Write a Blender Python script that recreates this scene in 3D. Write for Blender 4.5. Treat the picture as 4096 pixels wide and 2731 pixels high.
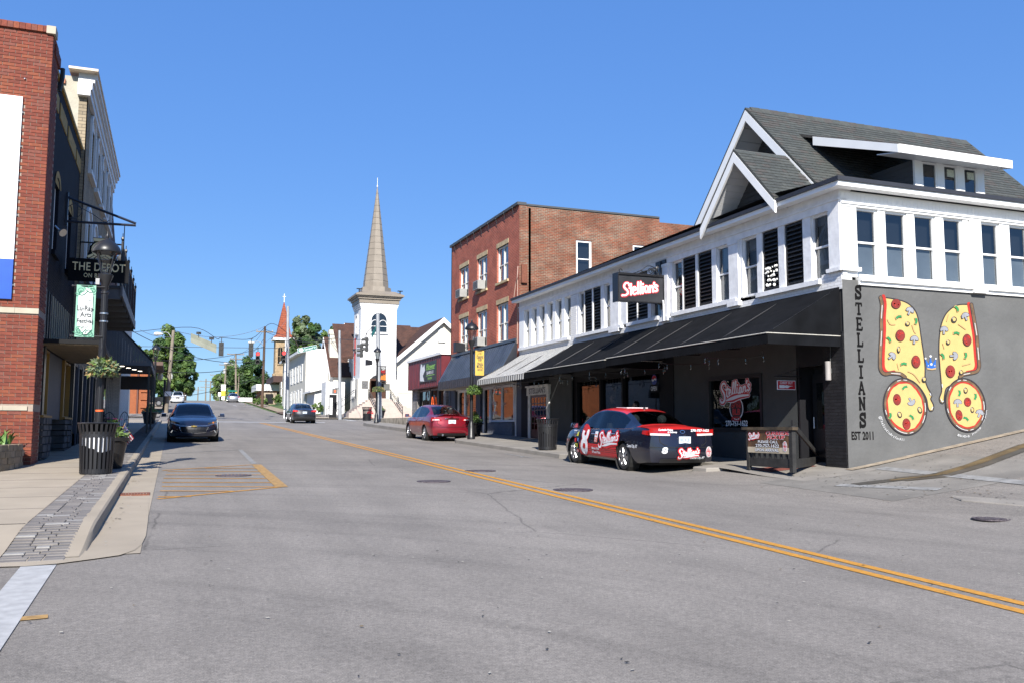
import bpy, bmesh, math, random
from mathutils import Vector, Matrix
from math import sin, cos, pi, sqrt, radians, atan2
random.seed(7)
SC = bpy.context.scene
for o in list(bpy.data.objects): bpy.data.objects.remove(o)
COL = SC.collection
# ------------------------------------------------------------------ camera
FPX, PW, PH = 3540.0, 4096.0, 2731.0
YAW, PITCH, ROLL, CAMH = radians(20.9), radians(5.55), radians(0.1), 1.5
FW = Vector((sin(YAW)*cos(PITCH), cos(YAW)*cos(PITCH), sin(PITCH)))
_r = Vector((cos(YAW), -sin(YAW), 0)); _u = _r.cross(FW)
RT = _r*cos(ROLL)+_u*sin(ROLL); UP = _u*cos(ROLL)-_r*sin(ROLL)
CAM = Vector((0, 0, CAMH))
cd = bpy.data.cameras.new('camera'); cam = bpy.data.objects.new('camera', cd); COL.objects.link(cam)
cd.sensor_width = 36; cd.lens = FPX/PW*36; cd.clip_start = 0.1; cd.clip_end = 3000
M = Matrix((RT, UP, -FW)).transposed().to_4x4(); M.translation = CAM
cam.matrix_world = M; SC.camera = cam
# ------------------------------------------------------------------ sky, sun, exposure
SUN_EL = radians(36); SUNDIR = Vector((0.30*cos(SUN_EL)/1.044, cos(SUN_EL)/1.044, -sin(SUN_EL))).normalized()   # way the light travels
W = bpy.data.worlds.new('World'); SC.world = W; W.use_nodes = True
nt = W.node_tree; bg = nt.nodes['Background']; sk = nt.nodes.new('ShaderNodeTexSky')
sk.sky_type = 'NISHITA'; sk.sun_disc = False; sk.sun_elevation = SUN_EL
sk.sun_rotation = atan2(-SUNDIR.x, -SUNDIR.y)
sk.air_density = 1.0; sk.dust_density = 0.1; sk.ozone_density = 4.0; sk.altitude = 100
gm = nt.nodes.new('ShaderNodeGamma'); gm.inputs[1].default_value = .35; hs = nt.nodes.new('ShaderNodeHueSaturation'); hs.inputs['Saturation'].default_value = 2.0; hs.inputs['Hue'].default_value = .515; hs.inputs['Value'].default_value = 1.85
nt.links.new(sk.outputs[0], gm.inputs[0]); nt.links.new(gm.outputs[0], hs.inputs['Color']); tn = nt.nodes.new('ShaderNodeMixRGB'); tn.blend_type = 'MULTIPLY'; tn.inputs[0].default_value = 1; tn.inputs[2].default_value = (.8, 1.12, 1.52, 1)
nt.links.new(hs.outputs[0], tn.inputs[1]); nt.links.new(tn.outputs[0], bg.inputs[0]); bg.inputs[1].default_value = 0.09
sl = bpy.data.lights.new('sun', 'SUN'); sl.energy = 5.0; sl.angle = radians(0.5); sl.color = (1.0, 0.955, 0.88)
so = bpy.data.objects.new('sun', sl); COL.objects.link(so); so.rotation_euler = SUNDIR.to_track_quat('-Z', 'Y').to_euler()
so.location = (-20, -40, 40)
SC.view_settings.view_transform = 'Standard'; SC.view_settings.look = 'None'
SC.view_settings.gamma = 1; SC.view_settings.exposure = 0.95
try: SC.cycles.max_bounces = 8; SC.cycles.transparent_max_bounces = 16; SC.cycles.use_denoising = True
except Exception: pass
# ------------------------------------------------------------------ measuring helpers (photo pixel + a known plane -> metres)
def ray(u, v): return FW+RT*((u-PW/2)/FPX)-UP*((v-PH/2)/FPX)
def onX(u, v, X): d = ray(u, v); return CAM+d*(X/d.x)
def onY(u, v, Y): d = ray(u, v); return CAM+d*(Y/d.y)
def grd(u, v, dz=0.0):
    d = ray(u, v); a = 2.0
    f = lambda t: (CAM+d*t).z-gz((CAM+d*t).x, (CAM+d*t).y)-dz
    while f(a) > 0 and a < 600: a *= 1.02
    lo, hi = a/1.02, a
    for _ in range(30):
        m = (lo+hi)/2
        if f(m) < 0: hi = m
        else: lo = m
    return CAM+d*lo
# ------------------------------------------------------------------ terrain heights
_PR = [(-60, -1.6), (-20, -.54), (0, 0), (45, 1.215), (67.5, 1.82), (82, 2.28), (104, 3.3), (142, 5.22), (156, 5.85), (168, 6.25), (182, 6.4), (205, 5.9), (260, 3.5), (420, -4), (700, -14)]
def road_z(Y):
    for (a, za), (b, zb) in zip(_PR, _PR[1:]):
        if Y <= b or b == 700:
            return za+(zb-za)*(Y-a)/(b-a)
def smooth(a, b, x): t = min(1, max(0, (x-a)/(b-a))); return t*t*(3-2*t)
def gz(X, Y):
    z = road_z(Y)
    if Y < 40:
        k = 1-smooth(15.5, 24, Y)
        s = 0
        if X > 10.3: s = .104*(min(X, 13)-10.3)
        if X > 13: s += .165*(X-13)
        z += s*k*smooth(2, 9.5, Y)
    if Y > 80:
        if X > 11: z += .05*(min(X, 30)-11)*smooth(80, 105, Y)
        if X < -3: z += .02*(-3-max(X, -30))*smooth(80, 105, Y)
    return z
# ------------------------------------------------------------------ materials
MATS = {}
def nd(t, k, **kw):
    n = t.nodes.new(k)
    for a, b in kw.items(): setattr(n, a, b)
    return n
def mat(name, col, rough=.6, metal=0, var=.12, scale=3.0, bump=0, bscale=40, coat=0, spec=.5, emit=None, estr=0, detail=5, trans=0):
    """plain surface with its own mottling and fine relief"""
    if name in MATS: return MATS[name]
    m = bpy.data.materials.new(name); m.use_nodes = True; t = m.node_tree; b = t.nodes['Principled BSDF']
    L = t.links.new
    c = (*col, 1)
    tc = nd(t, 'ShaderNodeTexCoord')
    if var > 0:
        n = nd(t, 'ShaderNodeTexNoise'); n.inputs['Scale'].default_value = scale; n.inputs['Detail'].default_value = detail
        L(tc.outputs['Object'], n.inputs['Vector'])
        r = nd(t, 'ShaderNodeMapRange'); r.inputs[1].default_value = .3; r.inputs[2].default_value = .7
        r.inputs[3].default_value = 1-var; r.inputs[4].default_value = 1+var
        L(n.outputs[0], r.inputs[0])
        h = nd(t, 'ShaderNodeVectorMath', operation='SCALE'); h.inputs[0].default_value = col
        L(r.outputs[0], h.inputs['Scale']); L(h.outputs[0], b.inputs['Base Color'])
    else: b.inputs['Base Color'].default_value = c
    b.inputs['Roughness'].default_value = rough; b.inputs['Metallic'].default_value = metal
    b.inputs['Specular IOR Level'].default_value = spec; b.inputs['Coat Weight'].default_value = coat; b.inputs['Coat Roughness'].default_value = .03
    if bump:
        n2 = nd(t, 'ShaderNodeTexNoise'); n2.inputs['Scale'].default_value = bscale; n2.inputs['Detail'].default_value = 4
        L(tc.outputs['Object'], n2.inputs['Vector'])
        bp = nd(t, 'ShaderNodeBump'); bp.inputs['Strength'].default_value = bump; bp.inputs['Distance'].default_value = .02
        L(n2.outputs[0], bp.inputs['Height']); L(bp.outputs[0], b.inputs['Normal'])
    if emit: b.inputs['Emission Color'].default_value = (*emit, 1); b.inputs['Emission Strength'].default_value = estr
    MATS[name] = m; return m
def brickmat(name, c1, c2, mortar, bw=.2, bh=.068, ms=.012, bump=.5, blotch=None, rough=.85, var=.25, spec=.3):
    if name in MATS: return MATS[name]
    m = bpy.data.materials.new(name); m.use_nodes = True; t = m.node_tree; b = t.nodes['Principled BSDF']; L = t.links.new
    uv = nd(t, 'ShaderNodeUVMap'); br = nd(t, 'ShaderNodeTexBrick')
    L(uv.outputs[0], br.inputs['Vector'])
    br.inputs['Color1'].default_value = (*c1, 1); br.inputs['Color2'].default_value = (*c2, 1); br.inputs['Mortar'].default_value = (*mortar, 1)
    br.inputs['Scale'].default_value = 1; br.inputs['Brick Width'].default_value = bw; br.inputs['Row Height'].default_value = bh
    br.inputs['Mortar Size'].default_value = ms/2; br.inputs['Mortar Smooth'].default_value = .2; br.inputs['Bias'].default_value = -.1
    n = nd(t, 'ShaderNodeTexNoise'); n.inputs['Scale'].default_value = 1.3; n.inputs['Detail'].default_value = 6; n.inputs['Roughness'].default_value = .7
    L(uv.outputs[0], n.inputs['Vector'])
    r = nd(t, 'ShaderNodeMapRange'); r.inputs[1].default_value = .3; r.inputs[2].default_value = .7; r.inputs[3].default_value = 1-var; r.inputs[4].default_value = 1+var
    L(n.outputs[0], r.inputs[0])
    h = nd(t, 'ShaderNodeVectorMath', operation='SCALE'); L(br.outputs[0], h.inputs[0]); L(r.outputs[0], h.inputs['Scale'])
    out = h.outputs[0]
    if blotch:
        n2 = nd(t, 'ShaderNodeTexNoise'); n2.inputs['Scale'].default_value = .55; n2.inputs['Detail'].default_value = 7; n2.inputs['Roughness'].default_value = .75
        mp = nd(t, 'ShaderNodeMapping'); mp.inputs['Scale'].default_value = (1, 2.2, 1); L(uv.outputs[0], mp.inputs[0]); L(mp.outputs[0], n2.inputs['Vector'])
        rr = nd(t, 'ShaderNodeMapRange'); rr.inputs[1].default_value = .46; rr.inputs[2].default_value = .6; L(n2.outputs[0], rr.inputs[0])
        mx = nd(t, 'ShaderNodeMix', data_type='RGBA'); L(rr.outputs[0], mx.inputs[0])
        sc = nd(t, 'ShaderNodeVectorMath', operation='MULTIPLY'); L(out, sc.inputs[0]); sc.inputs[1].default_value = blotch
        L(out, mx.inputs[6]); L(sc.outputs[0], mx.inputs[7]); out = mx.outputs[2]
    L(out, b.inputs['Base Color']); b.inputs['Roughness'].default_value = rough; b.inputs['Specular IOR Level'].default_value = spec
    bp = nd(t, 'ShaderNodeBump'); bp.inputs['Strength'].default_value = bump; bp.inputs['Distance'].default_value = .01; bp.invert = True
    L(br.outputs['Fac'], bp.inputs['Height']); L(bp.outputs[0], b.inputs['Normal'])
    MATS[name] = m; return m
def glassmat(name, tint=(.55, .6, .62), refl=1.0, base=.06, rough=.015):
    """window glass: see-through with a mirror sheen that grows at grazing angles"""
    if name in MATS: return MATS[name]
    m = bpy.data.materials.new(name); m.use_nodes = True; t = m.node_tree; t.nodes.clear(); L = t.links.new
    o = nd(t, 'ShaderNodeOutputMaterial'); tr = nd(t, 'ShaderNodeBsdfTransparent'); tr.inputs[0].default_value = (*tint, 1)
    gl = nd(t, 'ShaderNodeBsdfGlossy'); gl.inputs['Roughness'].default_value = rough; gl.inputs[0].default_value = (refl, refl, refl, 1)
    lw = nd(t, 'ShaderNodeLayerWeight'); lw.inputs[0].default_value = .5
    fr = nd(t, 'ShaderNodeMath', operation='POWER'); fr.inputs[1].default_value = 4.0; L(lw.outputs['Facing'], fr.inputs[0])
    ad = nd(t, 'ShaderNodeMath', operation='ADD'); ad.inputs[1].default_value = base; ad.use_clamp = True
    n = nd(t, 'ShaderNodeTexNoise'); n.inputs['Scale'].default_value = 1.1; n.inputs['Detail'].default_value = 1
    tc = nd(t, 'ShaderNodeTexCoord'); L(tc.outputs['Object'], n.inputs['Vector'])
    bp = nd(t, 'ShaderNodeBump'); bp.inputs['Strength'].default_value = .06; bp.inputs['Distance'].default_value = .1; L(n.outputs[0], bp.inputs['Height']); L(bp.outputs[0], gl.inputs['Normal'])
    mx = nd(t, 'ShaderNodeMixShader'); L(fr.outputs[0], ad.inputs[0]); L(ad.outputs[0], mx.inputs[0]); L(tr.outputs[0], mx.inputs[1]); L(gl.outputs[0], mx.inputs[2]); L(mx.outputs[0], o.inputs[0])
    MATS[name] = m; return m
# ------------------------------------------------------------------ mesh builder
class MB:
    def __init__(s): s.v = []; s.f = []; s.m = []
    def add(s, vs, fs, mi=0):
        k = len(s.v); s.v += [Vector(p) for p in vs]
        for f in fs: s.f.append([i+k for i in f]); s.m.append(mi)
        return s
    def box(s, x0, x1, y0, y1, z0, z1, mi=0):
        return s.add([(x0, y0, z0), (x1, y0, z0), (x1, y1, z0), (x0, y1, z0), (x0, y0, z1), (x1, y0, z1), (x1, y1, z1), (x0, y1, z1)],
                     [(0, 3, 2, 1), (4, 5, 6, 7), (0, 1, 5, 4), (1, 2, 6, 5), (2, 3, 7, 6), (3, 0, 4, 7)], mi)
    def hexa(s, p, mi=0):   # eight corners, bottom ring then top ring
        return s.add(p, [(0, 3, 2, 1), (4, 5, 6, 7), (0, 1, 5, 4), (1, 2, 6, 5), (2, 3, 7, 6), (3, 0, 4, 7)], mi)
    def fbox(s, F, r0, r1, z0, z1, n0, n1, mi=0):
        return s.hexa([F(r0, z0, n0), F(r1, z0, n0), F(r1, z0, n1), F(r0, z0, n1), F(r0, z1, n0), F(r1, z1, n0), F(r1, z1, n1), F(r0, z1, n1)], mi)
    def quad(s, a, b, c, d, mi=0): return s.add([a, b, c, d], [(0, 1, 2, 3)], mi)
    def poly(s, pts, mi=0): return s.add(pts, [tuple(range(len(pts)))], mi)
    def prism(s, pts, vec, mi=0):
        n = len(pts); vec = Vector(vec); a = [Vector(p) for p in pts]; b = [p+vec for p in a]
        return s.add(a+b, [tuple(range(n))[::-1], tuple(range(n, 2*n))]+[(i, (i+1) % n, n+(i+1) % n, n+i) for i in range(n)], mi)
    def tube(s, pts, r, n=8, cap=True, mi=0):
        pts = [Vector(p) for p in pts]; rs = r if isinstance(r, (list, tuple)) else [r]*len(pts); k = len(s.v); vs = []
        ref = None
        for i, p in enumerate(pts):
            d = (pts[min(i+1, len(pts)-1)]-pts[max(i-1, 0)])
            d = d.normalized() if d.length > 1e-9 else Vector((0, 0, 1))
            if ref is None: ref = Vector((1, 0, 0)) if abs(d.x) < .8 else Vector((0, 1, 0))
            a = (ref-d*ref.dot(d)).normalized(); b = d.cross(a); ref = a
            vs += [p+(a*cos(2*pi*j/n)+b*sin(2*pi*j/n))*rs[i] for j in range(n)]
        fs = [(i*n+j, i*n+(j+1) % n, (i+1)*n+(j+1) % n, (i+1)*n+j) for i in range(len(pts)-1) for j in range(n)]
        if cap: fs += [tuple(range(n))[::-1], tuple(range((len(pts)-1)*n, len(pts)*n))]
        return s.add(vs, fs, mi)
    def lathe(s, prof, c=(0, 0, 0), n=16, mi=0, ax=None, cap=True, sx=1, sy=1):
        c = Vector(c); Q = Vector((0, 0, 1)).rotation_difference(Vector(ax)) if ax else None
        vs = []
        for r, z in prof:
            for j in range(n):
                p = Vector((r*cos(2*pi*j/n)*sx, r*sin(2*pi*j/n)*sy, z))
                if Q: p = Q @ p
                vs.append(c+p)
        N = len(prof)
        fs = [(i*n+j, i*n+(j+1) % n, (i+1)*n+(j+1) % n, (i+1)*n+j) for i in range(N-1) for j in range(n)]
        if cap: fs += [tuple(range(n))[::-1], tuple(range((N-1)*n, N*n))]
        return s.add(vs, fs, mi)
    def sphere(s, c, r, nu=10, nv=6, mi=0, sz=1):
        prof = [(max(1e-4, r*sin(pi*i/nv)), -r*sz*cos(pi*i/nv)) for i in range(nv+1)]
        return s.lathe(prof, c, nu, mi, cap=False)
    def geo(s, g, F, r0, z0, sc, n, mi=0, sx=None):
        k = sx or sc
        return s.add([F(r0+p[0]*k, z0+p[1]*sc, n+(p[2] if len(p) > 2 else 0)) for p in g[0]], g[1], mi)
ORG = {}
NEED_UV = True
def mk(name, mb, m, parent=None, smooth=None, weld=0):
    me = bpy.data.meshes.new(name)
    org = ORG.get(parent.name, Vector((0, 0, 0))) if parent else Vector((0, 0, 0))
    me.from_pydata([tuple(p-org) for p in mb.v], [], mb.f)
    ms = m if isinstance(m, (list, tuple)) else [m]
    for x in ms: me.materials.append(x)
    if len(ms) > 1: me.polygons.foreach_set('material_index', mb.m)
    bm = bmesh.new(); bm.from_mesh(me)
    if weld: bmesh.ops.remove_doubles(bm, verts=bm.verts, dist=weld)
    bmesh.ops.recalc_face_normals(bm, faces=bm.faces); bm.to_mesh(me); bm.free()
    uv = me.uv_layers.new(name='UVMap'); dat = []
    for p in me.polygons:
        nx, ny, nz = (abs(c) for c in p.normal)
        for vi in p.vertices:
            q = me.vertices[vi].co+org
            dat += (q.y, q.z) if nx >= ny and nx >= nz else ((q.x, q.z) if ny >= nz else (q.x, q.y))
    uv.data.foreach_set('uv', dat)
    if smooth is not None:
        me.polygons.foreach_set('use_smooth', [True]*len(me.polygons)); me.set_sharp_from_angle(angle=radians(smooth))
    o = bpy.data.objects.new(name, me); COL.objects.link(o)
    if parent: o.parent = parent
    ORG[o.name] = org
    return o
def tag(o, label=None, cat=None, group=None, kind=None):
    if label: o['label'] = label
    if cat: o['category'] = cat
    if group: o['group'] = group
    if kind: o['kind'] = kind
    return o
def thing(name, label, cat, loc=(0, 0, 0), group=None):
    o = bpy.data.objects.new(name, None); COL.objects.link(o); o.location = loc; o.empty_display_size = .3
    ORG[o.name] = Vector(loc); return tag(o, label, cat, group)
def local(name, label, cat, group=None):   # built in its own coordinates, placed afterwards
    o = thing(name, label, cat, (0, 0, 0), group); return o
def struct(name, mb, m, smooth=None): return tag(mk(name, mb, m, None, smooth), kind='structure')
def dup(root, loc, rz, label, group=None, scale=None):
    r = root.copy(); COL.objects.link(r); r.location = loc; r.rotation_euler = (0, 0, rz); r['label'] = label
    if group: r['group'] = group
    if scale: r.scale = (scale,)*3
    for ch in list(root.children):
        c = ch.copy(); COL.objects.link(c); c.parent = r
        for g in list(ch.children):
            d = g.copy(); COL.objects.link(d); d.parent = c
    return r
def frame(O, R, N):
    O = Vector(O); R = Vector(R).normalized(); N = Vector(N).normalized(); Z = Vector((0, 0, 1))
    return lambda r, z, n: O+R*r+Z*z+N*n
FRX = lambda X, s=-1: frame((X, 0, 0), (0, 1, 0), (s, 0, 0))     # wall along the street, r = Y
FRY = lambda Y, s=-1: frame((0, Y, 0), (1, 0, 0), (0, s, 0))     # wall across, r = X
# ------------------------------------------------------------------ lettering
_TG = {}
def text(s, bold=0.0, shear=0.0, space=1.0):
    """built-in font as flat geometry: cap height 1, left baseline at the origin; returns (verts, faces, width)"""
    k = (s, bold, shear, space)
    if k in _TG: return _TG[k]
    cu = bpy.data.curves.new('t', 'FONT'); cu.body = s; cu.offset = bold; cu.shear = shear; cu.space_character = space; cu.resolution_u = 3
    o = bpy.data.objects.new('t', cu); me = o.to_mesh()
    vs = [(v.co.x, v.co.y) for v in me.vertices]; fs = [tuple(p.vertices) for p in me.polygons]
    o.to_mesh_clear(); bpy.data.objects.remove(o); bpy.data.curves.remove(cu)
    if not vs: vs = [(0, 0)]
    x0 = min(v[0] for v in vs); H = .69
    vs = [((x-x0)/H, y/H) for x, y in vs]; g = (vs, fs, max(v[0] for v in vs)); _TG[k] = g; return g
def catmull(p, n=5):
    if len(p) < 3: return list(p)
    q = [p[0]]+list(p)+[p[-1]]; out = []
    for i in range(1, len(q)-2):
        a, b, c, d = q[i-1], q[i], q[i+1], q[i+2]
        for j in range(n):
            t = j/n
            out.append(tuple(.5*(2*b[k]+(c[k]-a[k])*t+(2*a[k]-5*b[k]+4*c[k]-d[k])*t*t+(3*b[k]-a[k]-3*c[k]+d[k])*t**3) for k in range(len(b))))
    out.append(tuple(p[-1])); return out
def stroke(paths, w, sm=True, n=5):
    """pen strokes as flat ribbons with round ends; returns (verts, faces, width)"""
    V = []; Fc = []; dz = 0.0   # each step lies a hair above the last, so crossing strokes never share a plane
    for p in paths:
        q = catmull(p, n) if sm else list(p)
        k0 = len(V)
        for i, c in enumerate(q):
            a = q[max(0, i-1)]; b = q[min(len(q)-1, i+1)]
            dx, dy = b[0]-a[0], b[1]-a[1]; L = max(1e-6, sqrt(dx*dx+dy*dy)); ww = w*(c[2] if len(c) > 2 else 1)/2
            V += [(c[0]-dy/L*ww, c[1]+dx/L*ww, dz), (c[0]+dy/L*ww, c[1]-dx/L*ww, dz)]; dz += 2.5e-5
        for i in range(len(q)-1): Fc.append((k0+2*i, k0+2*i+1, k0+2*i+3, k0+2*i+2))
        for c in (q[0], q[-1]):
            k = len(V); ww = w*(c[2] if len(c) > 2 else 1)/2
            dz += 2.5e-5; V += [(c[0]+cos(2*pi*j/10)*ww, c[1]+sin(2*pi*j/10)*ww, dz) for j in range(10)]; Fc.append(tuple(range(k, k+10)))
    return (V, Fc, max(v[0] for v in V))
# brush-script house lettering, drawn as pen strokes (x, y, pen pressure)
SCRIPT = [[(.98, 1.30, .8), (.82, 1.52, 1.1), (.5, 1.5, 1.2), (.30, 1.22, 1.3), (.46, .92, 1.3), (.72, .6, 1.4), (.78, .2, 1.4), (.55, -.12, 1.3), (.2, -.1, 1.1), (.1, .12, .9)],
          [(1.2, 1.22), (1.12, .7), (1.14, .4), (1.32, .36)], [(.98, .98), (1.42, 1.04)],
          [(1.42, .62), (1.7, .76), (1.66, .96), (1.5, .92), (1.44, .6), (1.6, .4), (1.86, .52)],
          [(1.9, .6), (2.16, 1.3), (2.2, 1.56), (2.08, 1.5), (2.0, .9), (2.02, .5), (2.2, .5)],
          [(2.24, .6), (2.5, 1.36), (2.54, 1.64), (2.42, 1.58), (2.34, .96), (2.36, .56), (2.54, .56)],
          [(2.68, 1.06), (2.64, .74), (2.7, .56), (2.86, .62)], [(2.74, 1.32, 1.2), (2.75, 1.33, 1.2)],
          [(3.32, 1.06), (3.12, 1.1), (2.98, .86), (3.04, .64), (3.2, .7), (3.34, 1.08), (3.32, .74), (3.46, .68)],
          [(3.58, 1.14), (3.56, .76)], [(3.57, .9), (3.74, 1.16), (3.88, 1.1), (3.86, .8), (4.0, .76)],
          [(4.12, 1.62, 1.3), (4.06, 1.4, .8)],
          [(4.5, 1.26), (4.34, 1.34), (4.24, 1.2), (4.4, 1.04), (4.44, .88), (4.3, .78), (4.14, .86)]]
SWASH = [[(1.0, .02, .5), (1.9, .18, 1.7), (3.0, .36, 1.4), (4.3, .4, .9)]]
def script_sign(add, sc, wid=.2, out=.16, swash=True):
    """add(geo, layer) is called for the outline and the white lettering"""
    S = SCRIPT+(SWASH if swash else [])
    add(stroke(S, wid+2*out), 0); add(stroke(S, wid), 1)
# slab-serif wall lettering
def slab(ch):
    b = .25
    P = {'T': [[(.5, 0), (.5, 1)], [(.05, .93), (.95, .93)], [(.1, .7), (.1, .93)], [(.9, .7), (.9, .93)], [(.25, .07), (.75, .07)]],
         'E': [[(.25, 0), (.25, 1)], [(.05, .93), (.85, .93)], [(.05, .07), (.9, .07)], [(.25, .5), (.65, .5)], [(.85, .75), (.85, .93)], [(.88, .07), (.88, .3)], [(.65, .38), (.65, .62)]],
         'L': [[(.3, 0), (.3, 1)], [(.08, .93), (.55, .93)], [(.08, .07), (.9, .07)], [(.88, .07), (.88, .36)]],
         'I': [[(.5, 0), (.5, 1)], [(.22, .93), (.78, .93)], [(.22, .07), (.78, .07)]],
         'A': [[(.16, .05), (.5, .97)], [(.84, .05), (.5, .97)], [(.28, .36), (.72, .36)], [(0, .06), (.34, .06)], [(.64, .06), (1, .06)]],
         'N': [[(.2, 0), (.2, 1)], [(.8, 0), (.8, 1)], [(.2, .96), (.8, .04)], [(.02, .93), (.3, .93)], [(.64, .93), (.98, .93)], [(.04, .07), (.38, .07)]]}
    if ch == 'S': return stroke([[(.82, .74), (.78, .9), (.5, .95), (.22, .86), (.2, .66), (.5, .52), (.8, .38), (.8, .14), (.5, .05), (.22, .12), (.16, .3)], [(.84, .7), (.84, .98)], [(.14, .02), (.14, .32)]], b)
    V = []; Fc = []
    for p in P[ch]:
        (x0, y0), (x1, y1) = p; w = b if abs(x0-x1) < .01 and abs(y1-y0) > .8 else (.22 if ch in 'AN' and abs(y1-y0) > .8 else .16)
        d = Vector((x1-x0, y1-y0)).normalized()*1; nx, ny = -d.y*w/2, d.x*w/2; k = len(V)
        h = len(V)*2e-4; V += [(x0+nx, y0+ny, h), (x0-nx, y0-ny, h), (x1-nx, y1-ny, h), (x1+nx, y1+ny, h)]; Fc.append((k, k+1, k+2, k+3))
    return (V, Fc, 1)
# ================================================================== GROUND
def asphalt():
    m = bpy.data.materials.new('asphalt'); m.use_nodes = True; t = m.node_tree; b = t.nodes['Principled BSDF']; L = t.links.new
    tc = nd(t, 'ShaderNodeTexCoord')
    def noise(sc, det=4, ro=.6, scale=None):
        n = nd(t, 'ShaderNodeTexNoise'); n.inputs['Scale'].default_value = sc; n.inputs['Detail'].default_value = det; n.inputs['Roughness'].default_value = ro
        if scale:
            mp = nd(t, 'ShaderNodeMapping'); mp.inputs['Scale'].default_value = scale; L(tc.outputs['Object'], mp.inputs[0]); L(mp.outputs[0], n.inputs['Vector'])
        else: L(tc.outputs['Object'], n.inputs['Vector'])
        return n.outputs[0]
    def rng(x, a, b_, c, d):
        r = nd(t, 'ShaderNodeMapRange'); r.inputs[1].default_value = a; r.inputs[2].default_value = b_; r.inputs[3].default_value = c; r.inputs[4].default_value = d; L(x, r.inputs[0]); return r.outputs[0]
    def mul(x, y):
        k = nd(t, 'ShaderNodeMath', operation='MULTIPLY'); L(x, k.inputs[0]); L(y, k.inputs[1]); return k.outputs[0]
    f = rng(noise(95, 3, .8), .3, .7, .55, 1.45)              # stone speckle
    f = mul(f, rng(noise(24, 3, .7), .35, .65, .84, 1.16))
    f = mul(f, rng(noise(.35, 5), .3, .7, .84, 1.14))          # worn patches
    f = mul(f, rng(noise(1.0, 4, .6, (1.1, .1, 1)), .35, .7, 1.07, .86))   # wheel tracks along the street
    f = mul(f, rng(noise(3.2, 4, .7), .66, .74, 1, .74))       # drips
    sx = nd(t, 'ShaderNodeVectorMath', operation='SUBTRACT'); sx.inputs[1].default_value = (-7.5, -1.0, 0); L(tc.outputs['Object'], sx.inputs[0])   # turning-tyre arcs round the corner
    sp = nd(t, 'ShaderNodeSeparateXYZ'); L(sx.outputs[0], sp.inputs[0]); ln = nd(t, 'ShaderNodeVectorMath', operation='LENGTH'); L(sx.outputs[0], ln.inputs[0]); at = nd(t, 'ShaderNodeMath', operation='ARCTAN2'); L(sp.outputs[1], at.inputs[0]); L(sp.outputs[0], at.inputs[1])
    cb_ = nd(t, 'ShaderNodeCombineXYZ'); L(ln.outputs['Value'], cb_.inputs[0]); L(at.outputs[0], cb_.inputs[1]); an = nd(t, 'ShaderNodeTexNoise'); an.inputs['Scale'].default_value = 1.5; an.inputs['Detail'].default_value = 4; an.inputs['Roughness'].default_value = .65; L(cb_.outputs[0], an.inputs['Vector'])
    f = mul(f, rng(an.outputs[0], .5, .68, 1.03, .84))
    f = mul(f, rng(noise(8, 5, .75), .6, .72, 1, .82))
    ck = nd(t, 'ShaderNodeTexVoronoi', feature='DISTANCE_TO_EDGE'); ck.inputs['Scale'].default_value = .2
    mp = nd(t, 'ShaderNodeMixRGB'); mp.inputs[0].default_value = .12; nn = nd(t, 'ShaderNodeTexNoise'); nn.inputs['Scale'].default_value = 2.2; nn.inputs['Detail'].default_value = 5
    L(tc.outputs['Object'], nn.inputs['Vector']); L(tc.outputs['Object'], mp.inputs[1]); L(nn.outputs[1], mp.inputs[2]); L(mp.outputs[0], ck.inputs['Vector'])
    cr = rng(ck.outputs[0], .0, .004, .55, 1)
    mk_ = rng(noise(.25, 2), .5, .56, 1, 0)
    k = nd(t, 'ShaderNodeMath', operation='MAXIMUM'); L(cr, k.inputs[0]); L(mk_, k.inputs[1]); f = mul(f, k.outputs[0])
    h = nd(t, 'ShaderNodeVectorMath', operation='SCALE'); h.inputs[0].default_value = (.186, .169, .15); L(f, h.inputs['Scale']); L(h.outputs[0], b.inputs['Base Color'])
    b.inputs['Roughness'].default_value = .82; b.inputs['Specular IOR Level'].default_value = .35
    bp = nd(t, 'ShaderNodeBump'); bp.inputs['Strength'].default_value = .5; bp.inputs['Distance'].default_value = .008; L(noise(130, 3), bp.inputs['Height']); L(bp.outputs[0], b.inputs['Normal'])
    return m
ASPH = asphalt()
GRASS = mat('grass', (.06, .1, .02), .9, var=.45, scale=1.6, bump=.8, bscale=30, detail=8)
CONC = mat('concrete', (.29, .245, .185), .85, var=.1, scale=1.4, bump=.25, bscale=90, detail=8)
CONC2 = mat('concrete_grey', (.21, .192, .168), .85, var=.16, scale=1.8, bump=.3, bscale=70, detail=8)
YEL = mat('yellow_paint', (.43, .2, .02), .7, var=.22, scale=22, bump=.2, bscale=120, detail=8)
YELF = mat('yellow_paint_faded', (.3, .18, .06), .75, var=.3, scale=14, detail=8)
WHP = mat('white_paint', (.33, .33, .325), .7, var=.16, scale=9, bump=.15, bscale=100, detail=8)
WHF = mat('white_paint_faded', (.2, .198, .192), .8, var=.25, scale=6, detail=8)
RUST = mat('rusty_iron', (.15, .05, .026), .8, var=.35, scale=30, bump=.4, bscale=80)
IRON = mat('cast_iron', (.09, .075, .085), .6, metal=.4, var=.4, scale=30, bump=.4, bscale=90)
DARKJ = mat('joint_sand', (.04, .036, .032), .95, var=.2)
def sheet(name, xs, ys, zf, m, smooth=30):
    mb = MB(); n = len(xs)
    mb.add([(x, y, zf(x, y)) for y in ys for x in xs], [(j*n+i, j*n+i+1, (j+1)*n+i+1, (j+1)*n+i) for j in range(len(ys)-1) for i in range(n-1)])
    return struct(name, mb, m, smooth)
def lin(a, b, n): return [a+(b-a)*i/n for i in range(n+1)]
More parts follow.
